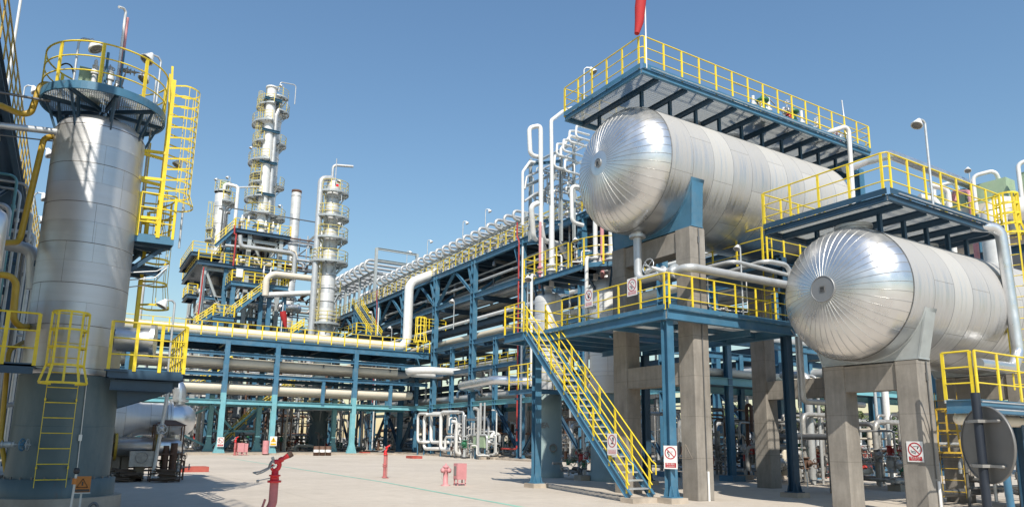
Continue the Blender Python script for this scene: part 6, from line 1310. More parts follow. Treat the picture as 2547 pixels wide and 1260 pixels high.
# far right platform in front of the lower tank
FZ = hz(2440,990,17,8.1); t = thing('access_platform', 'blue access platform with yellow railing at the right edge, in front of the lower tank', 'platform', (19,8.3,FZ))
x0 = at(2428,985,y=8.1).x
mb = MB(); mb.box(x0,8.1,FZ-.05,x0+6,8.75,FZ); part('deck', mb, 'dark_blue_steel', t)
mb = MB(); mb.ib((x0,8.08,FZ-.16),(x0+6,8.08,FZ-.16), .30, .12, .016); mb.ib((x0,8.1,FZ-.16),(x0,8.75,FZ-.16), .30, .12, .016); part('edge_beam', mb, 'blue_steel', t)
mb = MB(); rail(mb, [(x0,8.05,FZ),(x0+6,8.05,FZ)], sp=1.0, h=1.08, post=.08); rail(mb, [(x0,8.75,FZ),(x0,8.15,FZ)], sp=.6, h=1.08, post=.07); part('railing', mb, 'yellow_paint', t)
mb = MB(); mb.cyl((x0,7.98,FZ-.06),(x0+6,7.98,FZ-.06), .018, n=6); mb.cyl((x0-.5,7.96,FZ-.22),(x0+6,7.96,FZ-.22), .018, n=6); part('conduit', mb, 'galvanised', t)
for xx in (x0+3.0, x0+5.5):
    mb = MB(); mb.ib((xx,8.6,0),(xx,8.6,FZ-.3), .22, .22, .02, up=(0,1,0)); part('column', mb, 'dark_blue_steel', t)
a = at(2380,1040,y=8.6); mb = MB(); mb.lathe((a.x,8.6,a.z), (1,0,0), [(0,.01),(.02,.10),(.08,.13),(.14,.14),(8,.14)], 16); solid('rack_pipe', 'pale insulated pipe with rounded end below the platform at the right edge', 'pipe', mb, 'pipe_cream', a)
t = thing('caged_ladder', 'yellow ladder with cage in the shade beside the signed concrete column', 'ladder', (18.5,9.0,0)); b = at(2375,1222,y=11.0); mb = MB(); ladder(mb, (b.x,11.0,.25),(b.x,11.0,3.2),(-.9,-.4,0), w=.55, rung=.32, side=.05); part('ladder_run', mb, 'shaded_yellow_paint', t)
mb = MB(); cage(mb, (b.x,11.0,1.5),(b.x,11.0,2.7),(-.9,-.4,0), r=.36, hoop=.6); part('cage_hoops', mb, 'shaded_yellow_paint', t)
# road sign seen from behind
c = at(2455,1105,y=4.75); t = thing('road_sign', 'round road sign seen from its shaded grey back on a dark post', 'sign', (c.x,c.y,0)); nb = Vector((-.87,.49,0)).normalized(); rb = Vector((nb.y,-nb.x,0))
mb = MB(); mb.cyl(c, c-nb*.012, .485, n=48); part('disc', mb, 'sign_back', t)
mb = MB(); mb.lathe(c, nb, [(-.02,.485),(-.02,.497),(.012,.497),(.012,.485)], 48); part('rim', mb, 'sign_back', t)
pc = c+nb*.085; mb = MB(); mb.cyl((pc.x,pc.y,-.1),(pc.x,pc.y,c.z+.67), .055, n=16); part('post', mb, 'shaded_post', t)
for zz in (.3, -.27):
    mb = MB(); mb.bar(c+Vector((0,0,zz))+rb*.30+nb*.03, c+Vector((0,0,zz))-rb*.30+nb*.03, .03, .035)
    for s_ in (-1,1): mb.bar(c+Vector((0,0,zz))+rb*.07*s_, c+Vector((0,0,zz))+rb*.07*s_+nb*.15, .015, .04); mb.cyl(c+Vector((0,0,zz))+rb*.29*s_, c+Vector((0,0,zz))+rb*.29*s_+nb*.05, .018, n=6)
    mb.bar(c+Vector((0,0,zz))+rb*.09+nb*.145, c+Vector((0,0,zz))-rb*.09+nb*.145, .015, .04); part('clamp', mb, 'valve_steel', t)
a = at(2498,1130,y=6.2); b = at(2518,1262,y=6.2); mb = MB(); mb.cyl((b.x+.03,6.2,-.05),(a.x-.12,6.2,a.z+.7), .06, n=14); solid('guard_post', 'light blue post standing just behind the round road sign', 'post', mb, 'blue_steel', (b.x,6.2,0))

# ---- air coolers and ducts at the far right
AX = 45.0; t0 = thing('cooler_deck', 'beige cooler deck on blue posts carrying the green coolers at the right edge', 'structure', (AX+2,18,10))
mb = MB(); mb.box(AX,9,14.9,AX+8,27,15.9); part('plenum', mb, 'pipe_cream', t0)
for yy in (10,13.4,16.8,20.2,23.6):
    mb = MB(); mb.ib((AX-.15,yy,4),(AX-.15,yy,16.6), .36, .3, .03, up=(0,1,0)); part('post', mb, 'blue_steel', t0)
mb = MB(); mb.ib((AX-.3,9,12.6),(AX-.3,27,12.6), .5, .3, .03); mb.box(AX,9,12.5,AX+8,27,12.6); part('side_beam', mb, 'dark_blue_steel', t0)
for yy in (12,15.2,18.5,22):
    mb = MB(); mb.cyl((AX+1.2,yy,13.9),(AX+1.2,yy,14.9), .5, n=18); part('fan_duct', mb, 'pipe_white', t0)
for i, yy in enumerate((10.2,12.4,14.6,16.9,19.3,21.6)):
    t = thing('air_cooler', 'pale green cooler header box on the beige deck, '+['first','second','third','fourth','fifth','sixth'][i]+' from the right edge', 'air cooler', (AX+1,yy,15.9), 'green cooler boxes at the right')
    mb = MB(); mb.box(AX+.1,yy-.85,15.95,AX+1.2,yy+.85,17.15); part('header_box', mb, 'green_case', t)
    mb = MB(); mb.tube([(AX-.3,yy+.7,15.2),(AX-.3,yy+.7,17.6),(AX+.2,yy-.3,17.75),(AX+.6,yy-.3,17.2)], .12, 9, bend=.35); part('hoop_pipe', mb, 'pipe_white', t)
a = at(2472,560,y=15.5); mb = MB(); mb.tube([(a.x,15.5,a.z-3),(a.x,15.5,a.z+.9),(a.x+3,15.0,a.z+1.2)], .55, 18, bend=.9); solid('vapour_duct', 'fat white duct bending away behind the lower platform at the right', 'duct', mb, 'pipe_white', a)
a = at(2422,560,y=16.5); b = at(2412,478,y=16.5); c = at(2372,478,y=18.5); mb = MB(); mb.tube([(a.x,16.5,a.z-2),(b.x,16.5,b.z),(c.x,18.5,c.z),(c.x,18.5,c.z-.5)], .12, 12, bend=.5); solid('fire_riser', 'thick faded red pipe crook behind the lower platform at the right', 'pipe', mb, 'pink_faded', b)
for i,(px,py,y,r) in enumerate(((2330,500,18.5,.2),(2357,470,18,.14))):
    a = at(px,py,y=y); mb = MB(); mb.tube([(a.x,y,a.z-4),(a.x,y,a.z),(a.x-.9,y+.4,a.z+.15)], r, 12, bend=.4); solid('riser_pipe', ['thick white pipe end behind the lower platform railing','white crooked pipe next to the faded red one'][i], 'pipe', mb, 'pipe_white', a)
a = at(2290,528,y=21); b = at(2350,505,y=21); mb = MB(); mb.tube([a+Vector((-3,0,-.6)),a,b], .1, 10); solid('process_pipe', 'slim grey pipe rising to the right behind the lower platform', 'pipe', mb, 'pipe_grey', a)
# caged yellow ladder at the right edge
a = at(2518,600,y=12.5); t = thing('caged_ladder', 'bright yellow caged ladder cut by the right edge above the lower tank', 'ladder', (a.x,12.5,a.z)); mb = MB(); ladder(mb, (a.x,12.5,a.z),(a.x,12.5,a.z+1.9),(-1,-.2,0), w=.55, rung=.3, side=.14); part('ladder_run', mb, 'yellow_paint', t)
mb = MB(); cage(mb, (a.x,12.5,a.z+.2),(a.x,12.5,a.z+1.8),(-1,-.2,0), r=.42, hoop=.4, t=.07); part('cage_hoops', mb, 'yellow_paint', t)
a = at(2540,850,y=9.0); mb = MB(); ladder(mb, (a.x+.2,9.1,3.2),(a.x+.2,9.1,8.6),(-1,-.3,0), w=.5, rung=.3, side=.09); solid('ladder', 'yellow ladder at the right edge behind the silver downcomer', 'ladder', mb, 'yellow_paint', (a.x,9,3))

# ================================================================ PIPEWORK AND BACKGROUND PLANT
PG = ('pipe_grey','valve_steel','dark_pipe','valve_steel','galvanised','dark_pipe','pipe_cream','rust_steel')
def manifold(label, x0, x1, y0, y1, h, n, seed, rs=(.03,.09), mats=PG, zmin=.15, name='pipe_manifold', valves=.4, wr=.16):
    t = thing(name, label, 'pipework', ((x0+x1)/2,(y0+y1)/2,0)); rn = random.Random(seed)
    for i in range(n):
        r = rs[0]+(rs[1]-rs[0])*rn.random()**1.5; x = x0+(x1-x0)*rn.random(); y = y0+(y1-y0)*rn.random(); zt_ = zmin+.3+(h-zmin-.3)*rn.random(); m = rn.choice(mats); mb = MB()
        ax = rn.random() < .62; L_ = (x1-x0 if ax else y1-y0)*(.2+.6*rn.random())*rn.choice((-1,1)); x2 = min(max(x+(L_ if ax else 0),x0),x1); y2 = min(max(y+(0 if ax else L_),y0),y1); z2 = zmin+(h-zmin)*rn.random()
        k = rn.random()
        if k < .30: P = [(x,y,zmin),(x,y,zt_),(x2,y2,zt_),(x2,y2,z2)]
        elif k < .42: P = [(x,y,0),(x,y,h*(.6+.4*rn.random()))]
        elif k < .75: P = [(x,y,zt_-.6),(x,y,zt_),(x2,y2,zt_),(x2,y2,zt_-.9*rn.random()-.2)]
        else: P = [(x,y,zmin+.2),(x2,y2,zmin+.2),(x2,y2,zt_),(x2+rn.choice((-.5,.5)),y2,zt_)]
        mb.tube(P, r, 7, bend=r*2.8, seg=3); zf = P[0][2]+(P[1][2]-P[0][2])*.5; flange(mb, (x,y,zf), (0,0,1), r*1.9, r*.8, 9); part('pipe_run', mb, m, t)
        if rn.random() < valves: mb = MB(); valve(mb, (x,y,.6+rn.random()*min(1.2,h*.3)), (0,0,1), r*1.1, (rn.choice((-1,1,0)),-1,0), .3, wr*(.7+.6*rn.random())); part('gate_valve', mb, rn.choice(('valve_steel','valve_steel','valve_green','rust_steel','red_paint','galvanised')), t)
    if zmin < 1:
        for k in range(3):
            xx = x0+(x1-x0)*(k+.5)/3; mb = MB(); mb.box(xx-.25,y0-.1,0,xx+.25,y0+.4,.22); part('pipe_sleeper', mb, 'plinth_concrete', t)
    return t
manifold('valve manifold in the shade between the two vertical vessel skirts', 18.9, 20.3, 25.0, 26.6, 2.4, 16, 3, (.03,.075), ('valve_steel','dark_pipe','pipe_grey'), valves=.8, wr=.2)
manifold('white looping pipes and valves under the rack left of the green cabinet', 29.5, 33, 53.2, 62, 4.6, 34, 12, (.06,.15), ('pipe_white','pipe_white','pipe_grey','pipe_grey','valve_steel'), wr=.25)
manifold('shaded pipes and valves under the near bays of the rack', 33.5, 40, 44, 60, 5, 46, 4, (.06,.2), valves=.3, wr=.3)
manifold('distant pipes under the rack beyond the bridge', 33.5, 40, 62, 92, 5, 50, 14, (.08,.22), valves=.2, wr=.3)
manifold('tangle of pipes behind the right hand bridge columns', 19.5, 29, 78, 90, 6.5, 60, 21, (.06,.2), valves=.35, wr=.3)
manifold('pumps and pipes behind the stair under the pipe bridge', 12.5, 19, 80, 94, 5.5, 50, 22, (.06,.2), valves=.4, wr=.3)
manifold('dim pipework behind the left columns of the pipe bridge', 1, 12, 80, 96, 6, 50, 23, (.06,.22), valves=.3, wr=.3)
manifold('pipes and flanges high between bridge and far structure', 5, 28, 80, 90, 10.5, 55, 24, (.07,.2), zmin=6.2, valves=0)
manifold('silver valves and pipes seen between the lower tank columns', 26, 30, 15.5, 22, 3.0, 60, 31, (.04,.13), ('pipe_grey','valve_steel','dark_pipe','valve_steel','galvanised','pipe_cream'), valves=.8, wr=.2)
manifold('dark valves and cables beyond the tall concrete columns', 26, 33, 23, 32, 3.6, 60, 32, (.04,.12), ('valve_steel','dark_pipe','pipe_grey','rust_steel'), valves=.6, wr=.22)
manifold('pipes tucked under the platform at the right edge', 20.5, 27, 6.5, 12, 3.0, 36, 33, (.04,.12), ('pipe_grey','valve_steel','galvanised','dark_pipe'), valves=.5, wr=.18)
manifold('crowd of small pipes at the far left behind the big tower', -7, -1.6, 22, 40, 8.5, 46, 34, (.05,.16), ('pipe_grey','dark_pipe','galvanised','teal_steel','dark_blue_steel'), valves=.2)
manifold('pipes filling the tiers of the rack above the teal beam', 33.3, 41, 44, 88, 10.5, 60, 35, (.06,.16), ('dark_pipe','pipe_grey','dark_blue_steel','galvanised'), zmin=5.6, valves=0)
manifold('cable trays and pipes under the dark rack deck', 33.3, 41, 40, 90, 18.6, 50, 36, (.08,.2), ('dark_pipe','dark_blue_steel','pipe_grey'), zmin=16.6, valves=0)
manifold('pipework on the lowest deck of the far structure', 12, 30, 93, 103, 21, 60, 37, (.08,.25), zmin=15.2, valves=0)
manifold('pipes and valves along the middle deck of the far structure', 14, 29, 93, 103, 30.5, 46, 38, (.08,.22), zmin=24.6, valves=0)
manifold('pipes between the lower levels of the far structure', 10, 30, 96, 106, 14, 60, 39, (.1,.3), ('dark_pipe','pipe_grey','dark_blue_steel','galvanised'), zmin=6, valves=0)
manifold('pipe cluster low behind the rear concrete columns', 33.5, 41, 27, 43, 5, 50, 41, (.06,.18), ('pipe_grey','dark_pipe','galvanised','valve_steel'), valves=.4, wr=.25)
manifold('mesh of thin white pipes behind the tall loops beside the upper tank', 28.5, 34, 40.8, 44, 22.6, 26, 42, (.05,.10), ('pipe_grey','pipe_grey','galvanised','grey_steel'), zmin=19.6, valves=0)
manifold('grey pipe jumble on top of the near end of the rack', 33.5, 41, 36, 52, 22.4, 44, 43, (.07,.16), ('pipe_grey','pipe_white','galvanised','valve_steel'), zmin=19.6, valves=0)
# green steel low rack on the right, behind the tanks
t = thing('low_pipe_rack', 'low teal and blue pipe rack crossing behind the tank columns on the right', 'pipe rack', (30,24,0))
for xx in (25.5,31,37,43,49):
    for yy in (22.5, 26.5):
        mb = MB(); mb.ib((xx,yy,0),(xx,yy,6.4), .28, .28, .02, up=(0,1,0)); mb.box(xx-.4,yy-.4,0,xx+.4,yy+.4,.25); part('column', mb, 'blue_steel', t)
for zz, m in ((4.4,'teal_steel'),(6.3,'blue_steel')):
    for yy in (22.4, 26.6):
        mb = MB(); mb.ib((24,yy,zz),(52,yy,zz), .34, .22, .02); part('long_beam', mb, m, t)
mb = MB(); mb.box(24,22.6,4.55,52,26.4,4.6); part('deck', mb, 'dark_blue_steel', t)
for i, (yy, zz, r, m) in enumerate(((22.9,4.85,.2,'pipe_cream'),(23.7,4.8,.16,'pipe_grey'),(24.6,4.9,.22,'pipe_grey'),(25.6,4.85,.18,'pipe_cream'),(23.2,6.75,.2,'pipe_grey'),(24.4,6.75,.22,'pipe_grey'))):
    mb = MB(); mb.cyl((24,yy,zz),(52,yy,zz), r, n=10); solid('rack_pipe', 'long pipe on the '+('lower','upper')[zz > 6]+' tier of the low teal rack, '+['front most','second from the front','third from the front','rear most','front one','rear one'][i], 'pipe', mb, m, (38,yy,zz), 'pipes on the low teal rack')
for i,(px,py,m,r) in enumerate(((2015,1060,'pipe_grey',.16),(2208,1060,'pipe_white',.16),(2178,1000,'pipe_grey',.07),(2035,1000,'pipe_grey',.07))):
    a = at(px,py,y=19.5); mb = MB(); mb.tube([(a.x,19.5,.2),(a.x,19.5,4.6),(a.x,20.8,4.7)], r, 10, bend=.3); mb.cyl((a.x,19.5,0),(a.x,19.5,.9), r*.7, n=8); solid('riser_pipe', ['thick grey pipe left of the short concrete frame','thick white pipe framed by the short concrete frame','thin pipe beside the thick white one in the short frame','thin pipe beside the thick grey one left of the short frame'][i], 'pipe', mb, m, (a.x,19.5,0))
mb = MB(); a = at(1990,962,y=15.0); mb.tube([(20.45,14.95,5.2),(20.45,14.95,3.05),(23.8,14.95,3.05)], .10, 10, bend=.2); solid('process_pipe', 'shaded pipe turning low behind the dark column between the tanks', 'pipe', mb, 'pipe_grey', (20.45,14.95,5.2))
# far buildings, trees
def wall_building(label, x0, y0, x1, y1, h, mat, roofm=None, wins=0, base=None):
    t = thing('building', label, 'building', ((x0+x1)/2,(y0+y1)/2,0)); mb = MB(); mb.box(x0,y0,0,x1,y1,h); part('wall', mb, mat, t)
    mb = MB(); mb.box(x0-.25,y0-.25,h,x1+.25,y1+.25,h+.35); part('roof', mb, roofm or 'sign_back', t)
    if base: mb = MB(); mb.box(x0-.06,y0-.06,0,x1+.06,y1+.06,1.1); part('base_course', mb, base, t)
    for k in range(wins):
        yy = y0+(y1-y0)*(k+.3)/wins; mb = MB(); mb.box(x0-.05,yy,1.6,x0-.02,yy+(y1-y0)/wins*.5,3.2); w = part('window', mb, 'window_dark', t); mb = MB(); mb.box(x0-.08,yy-.08,1.5,x0-.05,yy+(y1-y0)/wins*.5+.08,1.6); part('sill', mb, 'wall_white', w)
    return t
wall_building('long white low building with a red base far behind the tank columns', 92, 30, 100, 78, 5.5, 'wall_white', None, 8, 'tile_red')
wall_building('shade coloured backdrop shed closing the view behind the pipe bridge', -12, 112, 28, 120, 8.0, 'shade_concrete')
wall_building('shade coloured backdrop shed closing the view behind the tall rack', 52, 62, 60, 130, 7.5, 'shade_concrete')
wall_building('plain blue clad shed in the gap left of the big tower', -9.5, 62, -5.2, 74, 21.5, 'blue_cladding')
a = at(1855,1110,y=46); mb = MB(); 
mb.add([(54,44.5,0),(54,47.5,0),(57,47.5,0),(57,44.5,0),(54.6,45.2,3.2),(54.6,46.8,3.2),(56.4,46.8,3.2),(56.4,45.2,3.2)], [(0,4,5,1)[::-1],(1,5,6,2)[::-1],(2,6,7,3)[::-1],(3,7,4,0)[::-1],(4,7,6,5)[::-1]]); solid('tent', 'small white tent like cover in front of the distant trees', 'tent', mb, 'tent_white', (55.5,46,0))
def tree(label, x, y, h, r, seed):
    rn = random.Random(seed); t = thing('broadleaf_tree', label, 'tree', (x,y,0)); mb = MB(); mb.tube([(x,y,0),(x+.1,y,h*.3),(x+.05,y+.1,h*.6)], [.22,.16,.1], 8)
    for k in range(6): a = 6.28*k/6+rn.random(); mb.tube([(x+.08,y,h*(.3+.05*k)),(x+r*.4*math.cos(a),y+r*.4*math.sin(a),h*(.5+.05*k)),(x+r*.7*math.cos(a),y+r*.7*math.sin(a),h*(.65+.04*k))], [.09,.06,.02], 5)
    part('trunk', mb, 'bark', t); mb = MB()
    cl = [(x+rn.gauss(0,.45)*r, y+rn.gauss(0,.45)*r, h*(.62+rn.gauss(0,.15)), r*(.22+.2*rn.random())) for _ in range(26)]
    for cx_, cy_, cz_, cr in cl:
        for _ in range(85):
            d = Vector((rn.gauss(0,1),rn.gauss(0,1),rn.gauss(0,.8))).normalized()*cr*(.5+.5*rn.random()); p = Vector((cx_,cy_,cz_))+d; s_ = .09+.12*rn.random(); u = Vector((rn.gauss(0,1),rn.gauss(0,1),rn.gauss(0,.6))).normalized()*s_; w = u.orthogonal().normalized()*s_*.6
            mb.add([p-u, p+w, p+u, p-w], [(0,1,2,3)])
    part('crown', mb, 'leaf_green', t); return t
for i, (px, y, h, r) in enumerate(((1815,52,5.6,2.4),(1862,54,6.0,2.6),(1770,50,5.4,2.2),(2010,40,4.6,2.0),(1905,56,5.6,2.4),(2190,36,4.6,1.8),(1990,46,5.5,2.2))):
    a = at(px,1100,y=y); tree('bushy tree far behind the tanks, '+['left of the white tent','right of the white tent','seen beside the tall concrete column','seen just right of the dark platform column','behind the dark platform columns','framed by the short concrete frame','behind the concrete beam between the tanks'][i], a.x, y, h, r, 60+i)
# orange scaffold stack under the near rack bay
t = thing('scaffold_stack', 'rusty orange scaffold screen standing behind the nearest rack bay', 'scaffold', (45,62,0))
a = at(1238,1090,x=44); b = at(1288,1090,x=44)
for k in range(9): yy = a.y+(b.y-a.y)*k/8; mb = MB(); mb.cyl((44,yy,0),(44,yy,3.6), .06, n=6); part('upright', mb, 'rust_steel', t)
mb = MB(); mb.box(44.1,min(a.y,b.y),.8,44.2,max(a.y,b.y),3.4); part('panel', mb, 'scaffold_orange', t)
# pale rubble wall under rack
mb = MB(); rn = random.Random(2); mb.box(41.5,min(a.y,b.y)-2,.0,42.6,max(a.y,b.y)+1,.9); solid('low_wall', 'low pale masonry wall below the orange scaffold screen', 'wall', mb, 'rock_beige', (42,64,0))
# ================================================================ YARD OBJECTS
def monitor(x, y, label, rz, s=1.0, straight=False):
    """fire water monitor on a red standpipe"""
    t = thing('fire_monitor', label, 'fire monitor', (x,y,0), 'red fire monitors in the yard'); S = lambda a,b,c: (x+a*s,y+b*s,c*s)
    if straight:
        mb = MB(); mb.cyl(S(0,0,0), S(0,0,1.0), .066*s, n=14); flange(mb, S(0,0,.05), (0,0,1), .11*s, .05*s, 14); flange(mb, S(0,0,.5), (0,0,1), .10*s, .05*s, 14); flange(mb, S(0,0,.58), (0,0,1), .10*s, .05*s, 14); part('standpipe', mb, 'dusty_red', t)
        mb = MB(); mb.cyl(S(.1,-.03,0), S(.08,-.03,1.05), .016*s, n=8); mb.box(*S(.04,-.09,0), *S(.18,.03,.02)); part('stay_pole', mb, 'red_paint', t)
    mb = MB()
    if not straight: mb.tube([S(-.12,0,0),S(-.1,0,.45),S(.0,0,.68),S(.0,0,1.0)], .066*s, 14, bend=.2); part('standpipe', mb, 'dusty_red', t)
    mb = MB()
    if not straight: mb.cyl(S(-.2,0,.1),S(-.2,0,.58), .065*s, n=12); mb.cyl(S(-.2,0,.57),S(-.2,0,.61), .085*s, n=12); mb.cyl(S(-.16,0,.6),S(-.12,0,.74), .018*s, n=6); part('side_outlet', mb, 'dusty_red', t)
    mb = MB(); mb.lathe(S(0,0,.99), (0,0,1), [(0,.06*s),(0,.105*s),(.03*s,.105*s),(.034*s,.07*s),(.09*s,.066*s),(.095*s,.088*s),(.115*s,.088*s),(.12*s,.056*s),(.18*s,.052*s),(.19*s,.035*s)], 18); part('valve_body', mb, 'bright_red', t)
    mb = MB(); mb.tube([S(-.01,0,1.16),S(.045,0,1.20),S(.065,0,1.26),S(.03,0,1.315),S(-.02,0,1.30)], .036*s, 12, bend=.04); mb.tube([S(-.02,0,1.16),S(-.06,0,1.21),S(-.05,0,1.27)], .024*s, 10, bend=.03); part('swivel_loop', mb, 'bright_red', t)
    mb = MB(); mb.lathe(S(.02,0,1.30), (.8,-.1,.5), [(0,.03*s),(.04*s,.034*s),(.05*s,.044*s),(.09*s,.044*s),(.105*s,.032*s),(.14*s,.034*s),(.2*s,.046*s),(.23*s,.044*s)], 16); n_ = part('nozzle', mb, 'bright_red', t)
    mb = MB(); mb.lathe(S(.02+.85*.19,-.02,1.30+.53*.19), (.8,-.1,.5), [(0,.048*s),(.07*s,.05*s),(.07*s,.036*s)], 16); part('nozzle_tip', mb, 'rust_steel', n_)
    mb = MB(); mb.tube([S(-.02,.04,1.25),S(-.22,.04,1.155),S(-.32,.04,1.14),S(-.28,-.04,1.12),S(-.2,-.04,1.145),S(-.02,-.04,1.25)], .012*s, 6); mb.cyl(S(-.06,0,1.06),S(-.26,-.02,1.02), .007*s, n=6); mb.lathe(S(-.275,-.02,1.015), (1,0,.1), [(0,0),(0,.02*s),(.035*s,.02*s),(.035*s,0)], 8); part('lever', mb, 'valve_steel', t)
    mb = MB(); wheel(mb, S(-.08,0,1.27), (-.8,0,.3), .055*s, 14, 4, .009*s); mb.bar(S(-.06,0,1.38),S(-.02,0,1.29), .010*s, .045*s); part('hand_wheel', mb, 'valve_steel', t)
    return t
monitor(2.86, 11.7, 'nearest red fire monitor, its pink standpipe cut by the bottom edge', 0)
monitor(11.78, 29.4, 'red fire monitor alone in the middle of the yard on the green line', 0, .98, True)
def hydrant(x, y, label):
    t = thing('fire_hydrant', label, 'fire hydrant', (x,y,0), 'faded pink fire hydrants')
    mb = MB(); mb.lathe((x,y,0), (0,0,1), [(0,.16),(.04,.16),(.045,.095),(.5,.09),(.54,.105),(.64,.105),(.66,.10)], 20); part('barrel', mb, 'pink_faded', t)
    mb = MB(); mb.lathe((x,y,.66), (0,0,1), [(0,.135),(.025,.135),(.03,.115),(.07,.07),(.085,.03),(.14,.028),(.14,0)], 20); part('bonnet', mb, 'pink_faded', t)
    for d in ((-.9,-.4,0),(.35,-.94,0)):
        d = Vector(d).normalized(); mb = MB(); mb.lathe((x,y,.55), d, [(.06,.06),(.14,.06),(.14,.09),(.2,.09),(.2,.05),(.24,.04),(.24,0)], 14); part('outlet_cap', mb, 'pink_faded', t)
    mb = MB(); mb.tube([(x-.2,y-.09,.5),(x-.21,y-.09,.3),(x-.15,y-.07,.2)], .006, 4); part('chain', mb, 'valve_steel', t)
    return t
hydrant(12.05, 24.1, 'faded pink fire hydrant beside the pink hose cabinet in the yard')
def cabinet(x, y, label, s=1.0):
    t = thing('hose_cabinet', label, 'cabinet', (x,y,0), 'faded pink hose cabinets'); 
    mb = MB(); mb.box(x-.19*s,y-.16*s,.22*s,x+.19*s,y+.16*s,.80*s); part('case', mb, 'pink_faded', t)
    mb = MB(); mb.box(x-.205*s,y-.135*s,.25*s,x-.192*s,y+.135*s,.77*s); d = part('door', mb, 'pink_faded', t)
    mb = MB(); mb.box(x-.212*s,y-.09*s,.36*s,x-.206*s,y+.09*s,.70*s); part('glass_pane', mb, 'lens_grey', d)
    for a in (-.16,.16):
        for b in (-.13,.13):
            mb = MB(); mb.box(x+a*s-.02*s,y+b*s-.02*s,0,x+a*s+.02*s,y+b*s+.02*s,.22*s); part('leg', mb, 'pink_faded', t)
    mb = MB(); mb.box(x-.18*s,y-.15*s,.06*s,x+.18*s,y-.12*s,.09*s); mb.box(x-.18*s,y-.14*s,.06*s,x-.15*s,y+.14*s,.09*s); part('leg_rail', mb, 'pink_faded', t)
    return t
cabinet(12.62, 24.05, 'faded pink hose cabinet on short legs beside the pink hydrant')
a = at(583,1131,z=0); H2 = (13.0, 67.2)
t = monitor(at(583,1130,y=67.2).x, 67.2, 'distant red fire monitor in front of the pipe bridge stair', 0, 1.15, True)
cabinet(at(597,1130,y=67.0).x, 67.0, 'distant pale pink hose cabinet left of the second bridge column', 1.35)
cabinet(at(607,1130,y=67.1).x, 67.1, 'farther pink hose cabinet to the right of the distant red fire monitor', 1.3)
mb = MB(); a = at(660,1124,y=68.5); mb.cyl((a.x,68.5,.1),(a.x,68.5,1.3), .28, n=14); solid('pink_drum', 'small faded pink drum standing left of the sign bearing bridge column', 'drum', mb, 'pink_faded', (a.x,68.5,0))
# barrels
for i, px in enumerate((786,801,816)):
    a = at(px,1134,y=66.0); t = thing('oil_drum', 'red and white oil drum in front of the bridge, '+['left','middle','right'][i]+' of the row of three', 'drum', (a.x,66.0,0), 'red and white drums'); mb = MB(); mb.lathe((a.x,66.0,0), (0,0,1), [(0,.24),(0,.26),(.28,.26),(.29,.275),(.31,.26)], 20); mb.m = 1; mb.lathe((a.x,66.0,0), (0,0,1), [(.31,.26),(.56,.26)], 20); mb.m = 0; mb.lathe((a.x,66.0,0), (0,0,1), [(.56,.26),(.57,.275),(.59,.26),(.86,.26),(.86,.24),(.84,.22),(.84,.01)], 20); part('drum_body', mb, ['rust_steel','sign_white'], t)
# red kerbed pits
for i, (px, py, wx, wy, hh) in enumerate(((473,1172,1.5,.9,.24),(1030,1139,.9,1.4,.22),(907,1129,.8,1.0,.25),(2030,1186,1.4,1.0,.3))):
    p = at(px,py,z=0); mb = MB(); mb.box(p.x-wx/2,p.y-wy/2,-.05,p.x+wx/2,p.y-wy/2+.14,hh); mb.box(p.x-wx/2,p.y+wy/2-.14,-.05,p.x+wx/2,p.y+wy/2,hh); mb.box(p.x-wx/2,p.y-wy/2+.14,-.05,p.x-wx/2+.14,p.y+wy/2-.14,hh); mb.box(p.x+wx/2-.14,p.y-wy/2+.14,-.05,p.x+wx/2,p.y+wy/2-.14,hh); mb.box(p.x-wx/2+.14,p.y-wy/2+.14,-.05,p.x+wx/2-.14,p.y+wy/2-.14,.1)
    solid('kerbed_pit', ['dark red kerbed pit on the ground in front of the silver exchanger','small red kerbed pit by the white looping pipes under the rack','tiny red kerbed pit right of the third bridge column','red kerbed pit behind the dark column between the tanks'][i], 'pit kerb', mb, 'red_kerb_paint', (p.x,p.y,0))
# green cabinet under the rack
a = at(1195,1125,x=30.6); t = thing('electrical_cabinet', 'green electrical cabinet on thin legs under the rack', 'cabinet', (30.6,a.y,0)); mb = MB(); mb.box(30.4,a.y-1.0,.95,30.9,a.y+1.0,2.0); part('case', mb, 'green_case', t)
mb = MB(); mb.box(30.38,a.y-.95,1.0,30.395,a.y-.03,1.95); mb.box(30.38,a.y+.03,1.0,30.395,a.y+.95,1.95); part('door', mb, 'green_case', t)
for s_ in (-.85,.0,.85): mb = MB(); mb.box(30.5,a.y+s_-.04,0,30.6,a.y+s_+.04,.95); part('leg', mb, 'blue_steel', t)
mb = MB(); mb.cyl((30.65,a.y-.5,2.0),(30.65,a.y-.5,4.8), .09, n=8); mb.cyl((30.65,a.y+.2,2.0),(30.65,a.y+.2,4.8), .12, n=8); part('conduit', mb, 'pipe_grey', t)
